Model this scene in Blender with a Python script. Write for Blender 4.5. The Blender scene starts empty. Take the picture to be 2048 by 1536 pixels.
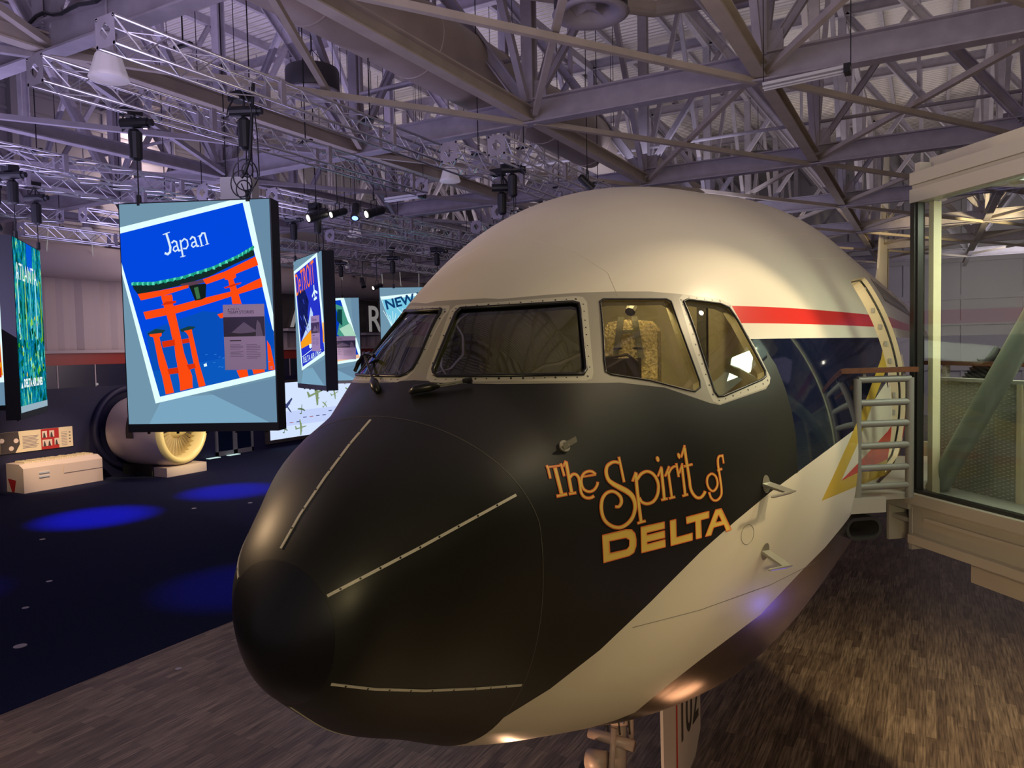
import bpy, bmesh, math, random
import numpy as np
from mathutils import Vector, Matrix
from mathutils.geometry import delaunay_2d_cdt
random.seed(7)
SC = bpy.context.scene
COL = SC.collection
# ------------------------------------------------------------------ camera, world, lights, exposure
HC = 5.45
YAW, PITCH, ROLL, FPX = math.radians(29.05), math.radians(2.75), math.radians(1.2), 1500.0
cd = bpy.data.cameras.new('camera'); cam = bpy.data.objects.new('camera', cd); COL.objects.link(cam)
cd.sensor_width = 36; cd.lens = 36*FPX/2048; cd.clip_end = 300
fw = Vector((-math.sin(YAW)*math.cos(PITCH), math.cos(YAW)*math.cos(PITCH), -math.sin(PITCH)))
rt = Vector((math.cos(YAW), math.sin(YAW), 0)); up = rt.cross(fw)
r2 = math.cos(ROLL)*rt - math.sin(ROLL)*up; u2 = math.sin(ROLL)*rt + math.cos(ROLL)*up
cam.matrix_world = Matrix(((r2.x,u2.x,-fw.x,0),(r2.y,u2.y,-fw.y,0),(r2.z,u2.z,-fw.z,HC),(0,0,0,1)))
SC.camera = cam
SC.view_settings.view_transform = 'Standard'; SC.view_settings.look = 'None'
SC.view_settings.exposure = 0.0; SC.view_settings.gamma = 1.0
SC.view_settings.use_curve_mapping = False
w = bpy.data.worlds.new('hall_ambient'); SC.world = w; w.use_nodes = True
w.node_tree.nodes['Background'].inputs[0].default_value = (0.30, 0.26, 0.33, 1)
w.node_tree.nodes['Background'].inputs[1].default_value = 0.35

def lamp(kind, name, loc, to, energy, color, size=0.3, spot=None, blend=0.6, sy=None):
    l = bpy.data.lights.new(name, kind); l.energy = energy; l.color = color
    if kind == 'AREA':
        l.size = size
        if sy: l.shape = 'RECTANGLE'; l.size_y = sy
    else: l.shadow_soft_size = size
    if spot: l.spot_size = math.radians(spot); l.spot_blend = blend
    o = bpy.data.objects.new(name, l); COL.objects.link(o); o.location = loc
    if to is not None: o.rotation_euler = (Vector(to)-Vector(loc)).to_track_quat('-Z', 'Y').to_euler()
    return o
WARM = (1.0, 0.80, 0.50); PURP = (0.62, 0.55, 1.0); PINK = (1.0, 0.72, 0.66)
# uplighting of the steelwork: cool violet on the left, warmer on the right
lamp('AREA', 'uplight_violet', (-20, 13, 13.5), (-20, 13, 18), 900, (0.72,0.62,1.0), 16, sy=24)
lamp('AREA', 'uplight_violet_low', (-18, 10, 5.0), (-16, 20, 17), 1000, (0.62,0.54,1.0), 9, sy=12)
lamp('AREA', 'uplight_rose', (-22, 36, 12.5), (-22, 36, 18), 900, (0.92,0.80,0.84), 16, sy=20)
lamp('AREA', 'uplight_violet_near', (-7.0, 3, 8.0), (-7, 12, 16), 260, (0.72,0.62,1.0), 5)
lamp('AREA', 'uplight_warm', (2, 14, 13.0), (2, 14, 18), 560, (1.0,0.86,0.74), 14, sy=22)
lamp('AREA', 'uplight_warm_far', (0, 38, 12.5), (0, 38, 18), 600, (1.0,0.88,0.82), 16, sy=20)
lamp('AREA', 'uplight_mid', (-9, 28, 8.5), (-9, 32, 17), 420, (0.80,0.76,1.0), 8, sy=14)
lamp('AREA', 'uplight_warm_near', (3.0, 4, 7.6), (-1, 14, 17), 260, (1.0,0.84,0.76), 5)
lamp('AREA', 'end_wall_fill', (5, 50, 9), (3, 62, 8), 420, (0.95,0.88,0.95), 6, sy=6)  # fill light added to lift the end wall, no fixture there
# museum spots on the nose
lamp('SPOT', 'key_spot', (1.2, 7.5, 8.6), (-1.15, 4.6, 3.5), 560, WARM, 0.06, 52, 0.45)
lamp('SPOT', 'front_spot', (1.8, -4.5, 6.4), (-2.0, 4.8, 5.2), 680, (1.0,0.80,0.38), 0.25, 60, 0.9)
lamp('SPOT', 'rim_spot', (-11.5, 2.6, 7.4), (-3.9, 4.8, 5.7), 1100, (1.0,0.66,0.36), 0.2, 50, 0.8)
lamp('SPOT', 'floor_spot', (4.5, 6.0, 9.8), (1.8, 7.8, 0), 4400, (1.0,0.78,0.46), 0.3, 80, 0.8)
lamp('SPOT', 'floor_spot_low', (0.5, 1.5, 5.0), (0.8, 6.0, 0), 420, (1.0,0.76,0.45), 0.3, 100, 1.0)
lamp('SPOT', 'floor_spot_left', (-8, 1.0, 9.8), (-7, 4.5, 0), 800, (0.95,0.80,0.88), 0.3, 80, 0.9)
for i, (x, y, p) in enumerate(((-24.7,15.2,26000), (-24.2,20.4,24000), (-14.2,12.1,3200), (-20.2,8.0,2500))):
    lamp('SPOT', 'blue_pool_spot', (x, y, 9.4), (x, y, 0), p, (0.012,0.02,1.0), 0.1, 27, 0.9)
lamp('SPOT', 'gear_spot', (-3.6, 6.6, 0.5), (-2.3, 6.6, 2.6), 70, (1.0,0.55,0.3), 0.05, 110, 0.8)
lamp('SPOT', 'belly_spot', (-1.5, 7.9, 0.35), (-1.8, 6.6, 2.5), 13, (1.0,0.50,0.26), 0.30, 90, 0.9)
lamp('SPOT', 'blue_belly_spot', (1.6, 8.6, 0.6), (-0.9, 6.6, 3.7), 60, (0.15,0.12,1.0), 0.05, 40, 0.9)
lamp('SPOT', 'tail_spot', (4.5, 34, 9.0), (-2.2, 42, 12.0), 2600, (1.0,0.78,0.42), 0.2, 50, 0.6)
# exhibit lights along the side wall
lamp('SPOT', 'bench_spot', (-27, 14.5, 6.5), (-32.3, 18.2, 1.2), 3200, (1.0,0.72,0.42), 0.1, 34, 0.8)
lamp('SPOT', 'engine_spot', (-23, 22.2, 5.0), (-30.4, 22.6, 1.8), 3000, (1.0,0.80,0.35), 0.1, 34, 0.7)
lamp('AREA', 'curtain_wash', (-28.5, 24, 11.5), (-33, 24, 7.0), 900, (0.95,0.74,0.76), 1.0, sy=24)

# ------------------------------------------------------------------ materials
def mat(name, col, rough=0.5, metal=0.0, spec=0.5, coat=0.0, noise=None, bump=None, emit=None, estr=1.0):
    m = bpy.data.materials.new(name); m.use_nodes = True; nt = m.node_tree; b = nt.nodes['Principled BSDF']
    b.inputs['Base Color'].default_value = (*col, 1); b.inputs['Roughness'].default_value = rough
    b.inputs['Metallic'].default_value = metal; b.inputs['Specular IOR Level'].default_value = spec
    b.inputs['Coat Weight'].default_value = coat; b.inputs['Coat Roughness'].default_value = 0.05
    if emit: b.inputs['Emission Color'].default_value = (*emit, 1); b.inputs['Emission Strength'].default_value = estr
    if noise or bump:
        tc = nt.nodes.new('ShaderNodeTexCoord'); nz = nt.nodes.new('ShaderNodeTexNoise')
        sc, amt = noise if noise else bump
        mp = nt.nodes.new('ShaderNodeMapping'); nt.links.new(tc.outputs['Object'], mp.inputs[0]); nt.links.new(mp.outputs[0], nz.inputs['Vector'])
        if isinstance(sc, tuple): mp.inputs['Scale'].default_value = sc; nz.inputs['Scale'].default_value = 1
        else: nz.inputs['Scale'].default_value = sc
        nz.inputs['Detail'].default_value = 5
        if noise:
            cr = nt.nodes.new('ShaderNodeValToRGB'); e = cr.color_ramp.elements
            e[0].position = 0.3; e[1].position = 0.7
            e[0].color = tuple(c*(1-amt) for c in col)+(1,); e[1].color = tuple(min(1, c*(1+amt)) for c in col)+(1,)
            nt.links.new(nz.outputs[0], cr.inputs[0]); nt.links.new(cr.outputs[0], b.inputs['Base Color'])
        if bump:
            bp = nt.nodes.new('ShaderNodeBump'); bp.inputs['Strength'].default_value = bump[1]; bp.inputs['Distance'].default_value = 0.02
            nt.links.new(nz.outputs[0], bp.inputs['Height']); nt.links.new(bp.outputs[0], b.inputs['Normal'])
    return m
def emat(name, col, s=1.0):
    m = bpy.data.materials.new(name); m.use_nodes = True; nt = m.node_tree; nt.nodes.clear()
    e = nt.nodes.new('ShaderNodeEmission'); e.inputs[0].default_value = (*col, 1); e.inputs[1].default_value = s
    o = nt.nodes.new('ShaderNodeOutputMaterial'); nt.links.new(e.outputs[0], o.inputs[0]); return m
def lin(r, g, b): return tuple((c/255/12.92 if c/255 <= .04045 else ((c/255+.055)/1.055)**2.4) for c in (r, g, b))
_ec = {}
def E8(r, g, b):
    k = (r, g, b)
    if k not in _ec: _ec[k] = emat('screen_light', lin(r, g, b))
    return _ec[k]
def glassmat(name, tint, f0=0.06, rough=0.0):
    m = bpy.data.materials.new(name); m.use_nodes = True; nt = m.node_tree; nt.nodes.clear()
    t = nt.nodes.new('ShaderNodeBsdfTransparent'); t.inputs[0].default_value = (*tint, 1)
    g = nt.nodes.new('ShaderNodeBsdfGlossy'); g.inputs['Roughness'].default_value = rough
    fr = nt.nodes.new('ShaderNodeFresnel'); fr.inputs[0].default_value = 1.5
    ad = nt.nodes.new('ShaderNodeMath'); ad.operation = 'ADD'; ad.use_clamp = True; ad.inputs[1].default_value = f0
    nt.links.new(fr.outputs[0], ad.inputs[0])
    mx = nt.nodes.new('ShaderNodeMixShader'); nt.links.new(ad.outputs[0], mx.inputs[0]); nt.links.new(t.outputs[0], mx.inputs[1]); nt.links.new(g.outputs[0], mx.inputs[2])
    o = nt.nodes.new('ShaderNodeOutputMaterial'); nt.links.new(mx.outputs[0], o.inputs[0]); return m
M = {}
M['steel'] = mat('painted_roof_steel', (0.34,0.31,0.35), 0.55, noise=(3.0,0.12))
M['steel_warm_lit'] = mat('warm_lit_roof_steel', (0.44,0.38,0.32), 0.5, noise=(2.0,0.1))  # roof steel again, with warm light from below put into the colour
M['duct'] = mat('painted_duct', (0.40,0.33,0.27), 0.45, noise=(1.5,0.08))
M['alu'] = mat('brushed_aluminium', (0.78,0.78,0.82), 0.3, metal=0.9)
M['black'] = mat('black_plastic', (0.012,0.012,0.015), 0.45)
M['fanblack'] = mat('fan_housing', (0.05,0.045,0.05), 0.4)
M['shade'] = mat('ribbed_glass_shade', (0.72,0.66,0.68), 0.35, emit=(0.8,0.72,0.85), estr=0.14)
M['white'] = mat('fuselage_white', (0.74,0.69,0.56), 0.32, spec=0.5, noise=(0.6,0.03))
M['matte'] = mat('nose_black', (0.014,0.014,0.012), 0.42, spec=0.38, noise=(1.2,0.15))
M['boot'] = mat('radome_boot_black', (0.008,0.008,0.010), 0.33, spec=0.5)
M['navy'] = mat('gloss_navy', (0.003,0.007,0.026), 0.06, spec=0.8, coat=0.6)
M['red'] = mat('livery_red', (0.62,0.03,0.02), 0.25)
M['yellow'] = mat('livery_gold', (0.62,0.42,0.05), 0.3)
M['belly'] = mat('polished_belly', (0.40,0.33,0.27), 0.24, metal=0.95, bump=((1.0,3.0,1.0),0.15))
M['belt'] = mat('window_belt_grey', (0.33,0.31,0.25), 0.4)
M['plate'] = mat('window_plate', (0.52,0.50,0.40), 0.38)
M['rubber'] = mat('window_rubber', (0.01,0.01,0.01), 0.35)
M['line'] = mat('panel_gap', (0.10,0.09,0.08), 0.5)
M['gline'] = mat('light_panel_gap', (0.22,0.21,0.18), 0.5)
M['strip'] = mat('lightning_strip', (0.66,0.62,0.52), 0.35)
M['gold'] = mat('lettering_gold', (0.95,0.66,0.14), 0.35)
M['orange'] = mat('lettering_outline', (0.90,0.20,0.05), 0.4)
M['probe'] = mat('probe_metal', (0.42,0.40,0.33), 0.3, metal=0.6)
M['wipe'] = mat('wiper_black', (0.015,0.015,0.015), 0.35)
M['glass'] = glassmat('cockpit_glass', (0.62,0.66,0.58), 0.03)
M['glass_dark'] = glassmat('windshield_glass', (0.22,0.26,0.18), 0.04)
M['bridge_glass'] = glassmat('bridge_glass', (0.86,0.90,0.86), 0.02)
M['cream'] = mat('cabin_cream', (0.62,0.54,0.36), 0.45)
M['fleece'] = mat('sheepskin', (0.62,0.48,0.26), 0.95, bump=(60.0,1.0), noise=(45.0,0.4))
M['belt_web'] = mat('harness_web', (0.12,0.11,0.08), 0.7)
M['chrome'] = mat('chrome', (0.8,0.8,0.8), 0.1, metal=1.0)
M['cockdark'] = mat('cockpit_grey', (0.06,0.055,0.045), 0.7)
M['seatdark'] = mat('cockpit_brown', (0.10,0.07,0.04), 0.8)
M['jamb'] = mat('door_jamb_cream', (0.66,0.58,0.40), 0.4)
M['bridge'] = mat('bridge_grey_paint', (0.36,0.35,0.32), 0.42)
M['bridge_warm'] = mat('bridge_beige_paint', (0.44,0.40,0.34), 0.45)
M['ladder'] = mat('gate_grey_paint', (0.20,0.20,0.185), 0.45)
M['wood'] = mat('handrail_wood', (0.11,0.04,0.018), 0.35, noise=((30,4,30),0.3))
M['tube'] = mat('strut_green_grey', (0.25,0.29,0.24), 0.3)
M['gearpaint'] = mat('gear_paint', (0.42,0.33,0.29), 0.4)
M['gearwhite'] = mat('gear_door_white', (0.66,0.56,0.54), 0.35)
M['tyre'] = mat('tyre', (0.02,0.02,0.02), 0.8)
M['navywall'] = mat('navy_wall', (0.010,0.010,0.045), 0.55, noise=(0.4,0.25))
M['band_red'] = mat('stripe_red', (0.30,0.03,0.02), 0.4)
M['band_navy'] = mat('stripe_navy', (0.015,0.015,0.04), 0.3)
M['curtain'] = mat('wall_curtain', (0.50,0.42,0.42), 0.7)
M['farwall'] = mat('hangar_panel', (0.40,0.37,0.39), 0.6)
M['nacelle'] = mat('nacelle_white', (0.62,0.52,0.52), 0.3)
M['lip'] = mat('inlet_lip', (0.70,0.58,0.30), 0.3)
M['bladem'] = mat('fan_blade', (0.62,0.50,0.30), 0.3, metal=0.5)
M['kiosk'] = mat('counter_white', (0.68,0.56,0.50), 0.35)
M['paper'] = mat('panel_cream', (0.70,0.60,0.42), 0.6)
M['panelred'] = mat('panel_red', (0.40,0.02,0.02), 0.5)
M['ink'] = mat('printed_ink', (0.05,0.04,0.04), 0.6)
M['greyframe'] = mat('door_frame_grey', (0.16,0.16,0.18), 0.4)
M['screenback'] = mat('screen_casing', (0.010,0.011,0.018), 0.5)
M['board'] = mat('story_board', (0.26,0.20,0.26), 0.5, emit=(0.14,0.09,0.15), estr=0.9)  # printed board, not a lamp; faint glow added to its colour
M['boarddark'] = mat('story_photo', (0.05,0.03,0.07), 0.5)
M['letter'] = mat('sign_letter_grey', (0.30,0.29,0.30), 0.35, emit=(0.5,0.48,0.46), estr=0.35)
M['mark'] = mat('floor_box_cover', (0.45,0.43,0.45), 0.4)
M['lens'] = emat('lamp_lens', (1.0,0.93,0.75), 6.0)
M['lensblue'] = emat('lamp_lens_blue', (0.2,0.35,1.0), 3.0)
M['tubewhite'] = mat('fluorescent_fitting', (0.62,0.62,0.64), 0.4)
M['yellowpaint'] = mat('yellow_placard', (0.70,0.50,0.05), 0.4)
def plate_mat():
    m = mat('tread_plate', (0.36,0.38,0.33), 0.35, metal=0.1); nt = m.node_tree; b = nt.nodes['Principled BSDF']
    tc = nt.nodes.new('ShaderNodeTexCoord'); outs = []
    for ang in (45, -45):
        mp = nt.nodes.new('ShaderNodeMapping'); mp.inputs['Rotation'].default_value = (0, math.radians(ang), 0)
        mp.inputs['Scale'].default_value = (16, 0.001, 42); nt.links.new(tc.outputs['Object'], mp.inputs[0])
        v = nt.nodes.new('ShaderNodeTexVoronoi'); v.inputs['Scale'].default_value = 1.0; v.inputs['Randomness'].default_value = 0.0
        nt.links.new(mp.outputs[0], v.inputs['Vector']); outs.append(v)
    mn = nt.nodes.new('ShaderNodeMath'); mn.operation = 'MINIMUM'
    nt.links.new(outs[0].outputs['Distance'], mn.inputs[0]); nt.links.new(outs[1].outputs['Distance'], mn.inputs[1])
    cr = nt.nodes.new('ShaderNodeValToRGB'); cr.color_ramp.elements[0].position = 0.18; cr.color_ramp.elements[0].color = (1,1,1,1)
    cr.color_ramp.elements[1].position = 0.30; cr.color_ramp.elements[1].color = (0,0,0,1); nt.links.new(mn.outputs[0], cr.inputs[0])
    bp = nt.nodes.new('ShaderNodeBump'); bp.inputs['Strength'].default_value = 0.8; bp.inputs['Distance'].default_value = 0.01
    nt.links.new(cr.outputs[0], bp.inputs['Height']); nt.links.new(bp.outputs[0], b.inputs['Normal'])
    cr2 = nt.nodes.new('ShaderNodeValToRGB'); cr2.color_ramp.elements[0].color = (0.30,0.31,0.27,1); cr2.color_ramp.elements[1].color = (0.52,0.54,0.47,1); nt.links.new(cr.outputs[0], cr2.inputs[0]); nt.links.new(cr2.outputs[0], b.inputs['Base Color']); return m
M['tread'] = plate_mat()
def plank_mat():
    m = mat('wood_plank_floor', (0.2,0.15,0.1), 0.38); nt = m.node_tree; b = nt.nodes['Principled BSDF']
    tc = nt.nodes.new('ShaderNodeTexCoord'); mp = nt.nodes.new('ShaderNodeMapping'); mp.inputs['Rotation'].default_value = (0,0,math.radians(90))
    nt.links.new(tc.outputs['Object'], mp.inputs[0])
    br = nt.nodes.new('ShaderNodeTexBrick'); br.inputs['Scale'].default_value = 1.0; br.inputs['Brick Width'].default_value = 0.8; br.inputs['Row Height'].default_value = 0.13
    br.inputs['Mortar Size'].default_value = 0.002; br.inputs['Color1'].default_value = (0.125,0.088,0.062,1); br.inputs['Color2'].default_value = (0.25,0.185,0.125,1); br.inputs['Mortar'].default_value = (0.05,0.035,0.02,1)
    br.offset = 0.37; br.inputs['Bias'].default_value = -0.1
    nt.links.new(mp.outputs[0], br.inputs['Vector'])
    m2 = nt.nodes.new('ShaderNodeMapping'); m2.inputs['Scale'].default_value = (22,1.2,1); nt.links.new(tc.outputs['Object'], m2.inputs[0])
    nz = nt.nodes.new('ShaderNodeTexNoise'); nz.inputs['Scale'].default_value = 1.6; nz.inputs['Detail'].default_value = 8; nt.links.new(m2.outputs[0], nz.inputs['Vector'])
    cr = nt.nodes.new('ShaderNodeValToRGB'); cr.color_ramp.elements[0].position = 0.35; cr.color_ramp.elements[0].color = (0.55,0.52,0.5,1)
    cr.color_ramp.elements[1].position = 0.66; cr.color_ramp.elements[1].color = (1.6,1.6,1.6,1); nt.links.new(nz.outputs[0], cr.inputs[0])
    mx = nt.nodes.new('ShaderNodeMix'); mx.data_type = 'RGBA'; mx.blend_type = 'MULTIPLY'; mx.inputs[0].default_value = 1.0
    nt.links.new(br.outputs['Color'], mx.inputs[6]); nt.links.new(cr.outputs[0], mx.inputs[7]); nt.links.new(mx.outputs[2], b.inputs['Base Color']); return m
M['planks'] = plank_mat()
M['carpet'] = mat('navy_carpet', (0.013,0.016,0.045), 0.95, spec=0.1, noise=(40.0,0.35))
def corr_mat():
    m = mat('corrugated_roof_deck', (0.74,0.68,0.66), 0.55); nt = m.node_tree; b = nt.nodes['Principled BSDF']
    tc = nt.nodes.new('ShaderNodeTexCoord'); wv = nt.nodes.new('ShaderNodeTexWave'); wv.wave_type = 'BANDS'; wv.bands_direction = 'Y'
    wv.inputs['Scale'].default_value = 1.1; wv.inputs['Distortion'].default_value = 0; nt.links.new(tc.outputs['Object'], wv.inputs['Vector'])
    bp = nt.nodes.new('ShaderNodeBump'); bp.inputs['Strength'].default_value = 1.0; bp.inputs['Distance'].default_value = 0.12
    nt.links.new(wv.outputs[1], bp.inputs['Height']); nt.links.new(bp.outputs[0], b.inputs['Normal']); return m
M['roof'] = corr_mat()
def foliage_screen():
    m = bpy.data.materials.new('poster_forest'); m.use_nodes = True; nt = m.node_tree; nt.nodes.clear()
    tc = nt.nodes.new('ShaderNodeTexCoord'); mp = nt.nodes.new('ShaderNodeMapping'); mp.inputs['Scale'].default_value = (3.2,3.2,1.5)
    nt.links.new(tc.outputs['Object'], mp.inputs[0]); n1 = nt.nodes.new('ShaderNodeTexNoise'); n1.inputs['Scale'].default_value = 1.6; n1.inputs['Detail'].default_value = 6; n1.inputs['Roughness'].default_value = 0.72
    nt.links.new(mp.outputs[0], n1.inputs['Vector']); cr = nt.nodes.new('ShaderNodeValToRGB'); e = cr.color_ramp.elements
    stops = [(0.30,(0.0,0.01,0.012)),(0.40,(0.0,0.06,0.05)),(0.46,(0.0,0.16,0.10)),(0.50,(0.0,0.16,0.62)),(0.54,(0.02,0.35,0.12)),(0.58,(0.0,0.45,0.55)),(0.62,(0.35,0.60,0.05)),(0.68,(0.55,0.95,0.85)),(0.75,(0.9,0.7,0.1))]
    e[0].position = stops[0][0]; e[0].color = (*stops[0][1],1); e[1].position = stops[-1][0]; e[1].color = (*stops[-1][1],1)
    for p, c in stops[1:-1]:
        k = e.new(p); k.color = (*c,1)
    nt.links.new(n1.outputs[0], cr.inputs[0]); em = nt.nodes.new('ShaderNodeEmission'); nt.links.new(cr.outputs[0], em.inputs[0])
    o = nt.nodes.new('ShaderNodeOutputMaterial'); nt.links.new(em.outputs[0], o.inputs[0]); return m
M['forest'] = foliage_screen()

# ------------------------------------------------------------------ helpers
class MB:
    def __init__(s): s.v = []; s.f = []; s.m = []
    def face(s, pts, mi=0):
        n = len(s.v); s.v += [tuple(p) for p in pts]; s.f.append(tuple(range(n, n+len(pts)))); s.m.append(mi)
    def box(s, lo, hi, mi=0, T=None):
        x0,y0,z0 = lo; x1,y1,z1 = hi; p = [Vector(c) for c in ((x0,y0,z0),(x1,y0,z0),(x1,y1,z0),(x0,y1,z0),(x0,y0,z1),(x1,y0,z1),(x1,y1,z1),(x0,y1,z1))]
        if T: p = [T @ c for c in p]
        n = len(s.v); s.v += [tuple(c) for c in p]
        for f in ((0,3,2,1),(4,5,6,7),(0,1,5,4),(1,2,6,5),(2,3,7,6),(3,0,4,7)): s.f.append(tuple(n+i for i in f)); s.m.append(mi)
        return s
    def frame(s, a, b):
        a, b = Vector(a), Vector(b); d = (b-a).normalized(); u = Vector((0,0,1)) if abs(d.z) < 0.95 else Vector((0,1,0))
        x = d.cross(u).normalized(); z = x.cross(d).normalized(); L = (b-a).length
        return Matrix(((x.x,d.x,z.x,a.x),(x.y,d.y,z.y,a.y),(x.z,d.z,z.z,a.z),(0,0,0,1))), L
    def bar(s, a, b, w, h, mi=0):
        T, L = s.frame(a, b); return s.box((-w/2,0,-h/2),(w/2,L,h/2), mi, T)
    def ibeam(s, a, b, w, h, t=0.03, mi=0):
        T, L = s.frame(a, b); s.box((-w/2,0,h/2-t),(w/2,L,h/2),mi,T); s.box((-w/2,0,-h/2),(w/2,L,-h/2+t),mi,T); s.box((-t/2,0,-h/2+t),(t/2,L,h/2-t),mi,T); return s
    def tube(s, pts, r, n=8, mi=0, cap=True):
        pts = [Vector(p) for p in pts]; rs = r if isinstance(r, (list,tuple)) else [r]*len(pts); rings = []; px = None
        for i, p in enumerate(pts):
            d = (pts[min(i+1,len(pts)-1)]-pts[max(i-1,0)]).normalized()
            if px is None:
                u = Vector((0,0,1)) if abs(d.z) < 0.9 else Vector((1,0,0)); px = d.cross(u).normalized()
            px = (px - d*px.dot(d)).normalized(); q = d.cross(px); base = len(s.v)
            for k in range(n):
                a = 2*math.pi*k/n; s.v.append(tuple(p + (px*math.cos(a)+q*math.sin(a))*rs[i]))
            rings.append(base)
        for i in range(len(pts)-1):
            for k in range(n):
                s.f.append((rings[i]+k, rings[i]+(k+1)%n, rings[i+1]+(k+1)%n, rings[i+1]+k)); s.m.append(mi)
        if cap:
            s.f.append(tuple(rings[0]+k for k in reversed(range(n)))); s.m.append(mi)
            s.f.append(tuple(rings[-1]+k for k in range(n))); s.m.append(mi)
        return s
    def lathe(s, T, prof, n=32, mi=0):
        base = len(s.v)
        for r, z in prof:
            for k in range(n):
                a = 2*math.pi*k/n; s.v.append(tuple(T @ Vector((r*math.cos(a), r*math.sin(a), z))))
        for i in range(len(prof)-1):
            for k in range(n):
                s.f.append((base+i*n+k, base+i*n+(k+1)%n, base+(i+1)*n+(k+1)%n, base+(i+1)*n+k)); s.m.append(mi)
        return s
    def build(s, name, mats, parent=None, smooth=False):
        me = bpy.data.meshes.new(name); me.from_pydata(s.v, [], s.f)
        mats = mats if isinstance(mats, (list,tuple)) else [mats]
        for m in mats: me.materials.append(m)
        if len(mats) > 1: me.polygons.foreach_set('material_index', s.m)
        if smooth: me.polygons.foreach_set('use_smooth', [True]*len(me.polygons))
        me.update(); o = bpy.data.objects.new(name, me); COL.objects.link(o)
        if parent: o.parent = parent; o.matrix_parent_inverse = parent.matrix_world.inverted() if parent.type != 'EMPTY' else Matrix.Translation(-Vector(parent.location))
        if smooth == 'edge':
            bm = bmesh.new(); bm.from_mesh(me)
            for e in bm.edges:
                if len(e.link_faces) == 2 and e.calc_face_angle(0) > 0.6: e.smooth = False
            bm.to_mesh(me); bm.free()
        return o
def empty(name, loc, label, cat, group=None):
    o = bpy.data.objects.new(name, None); COL.objects.link(o); o.location = loc; o['label'] = label; o['category'] = cat
    if group: o['group'] = group
    o.empty_display_size = 0.1; return o
def tag(o, label, cat, group=None, kind=None):
    if label: o['label'] = label
    if cat: o['category'] = cat
    if group: o['group'] = group
    if kind: o['kind'] = kind
    return o
def struct(o, label=None, cat=None):
    o['kind'] = 'structure'
    if label: o['label'] = label
    if cat: o['category'] = cat
    return o
def copy_thing(src, label, group, offset=None, M4=None):
    r = src.copy(); COL.objects.link(r); r['label'] = label
    if group: r['group'] = group
    if M4 is not None: r.matrix_world = M4
    elif offset is not None: r.location = Vector(src.location)+Vector(offset)
    for ch in list(src.children):
        c = ch.copy(); COL.objects.link(c); c.parent = r
        for g in ch.children:
            d = g.copy(); COL.objects.link(d); d.parent = c
    return r
def text_mesh(body, size, font_scale=1.0, offset=0.0, shear=0.0, space=1.0):
    cu = bpy.data.curves.new('lettering', 'FONT'); cu.body = body; cu.size = size; cu.offset = offset; cu.shear = shear; cu.space_character = space
    cu.align_x = 'LEFT'; o = bpy.data.objects.new('lettering', cu); COL.objects.link(o); bpy.context.view_layer.update()
    dg = bpy.context.evaluated_depsgraph_get(); me = bpy.data.meshes.new_from_object(o.evaluated_get(dg))
    bpy.data.objects.remove(o); bpy.data.curves.remove(cu); return me
def add_text(mb, body, size, T, mi=0, sx=1.0, **k):
    me = text_mesh(body, size, **k); base = len(mb.v)
    mb.v += [tuple(T @ Vector((v.co.x*sx, v.co.y, 0))) for v in me.vertices]
    for p in me.polygons: mb.f.append(tuple(base+i for i in p.vertices)); mb.m.append(mi)
    wd = max(v.co.x for v in me.vertices)*sx; bpy.data.meshes.remove(me); return wd
PG=[-2.8833, 2.5692, 3.9776, -0.0176, 1.1296, -0.1902, 6.6016, 0.1315]
KN=[0.0, 0.06, 0.22, 0.5, 0.95, 1.35, 1.7, 2.1, 2.6, 3.2, 4.0, 5.0, 6.2, 8.0]
TOP=[0.0, 0.2655, 0.5337, 0.8137, 1.0887, 1.3155, 1.7269, 2.025, 2.3529, 2.6704, 2.9266, 3.1297, 3.2804, 3.4618]
BOT=[0.0, -0.219, -0.3997, -0.6434, -0.8842, -1.108, -1.2628, -1.4062, -1.5652, -1.7525, -1.9119, -1.9601, -1.9513, -1.94]
WID=[0.0, 0.2289, 0.4587, 0.6264, 0.902, 1.0617, 1.1983, 1.3971, 1.6868, 1.9569, 2.1674, 2.2781, 2.3871, 2.5154]
ZC=[0.0, 0.0463, 0.1507, 0.3203, 0.4877, 0.4819, 0.45, 0.4151, 0.3851, 0.344, 0.3816, 0.49, 0.6198, 0.7501]
NU=[2.0, 1.9955, 1.9863, 1.9667, 1.9303, 1.8732, 1.8146, 1.7921, 1.8193, 1.8512, 1.8827, 1.9092, 1.9339, 1.9529]
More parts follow.
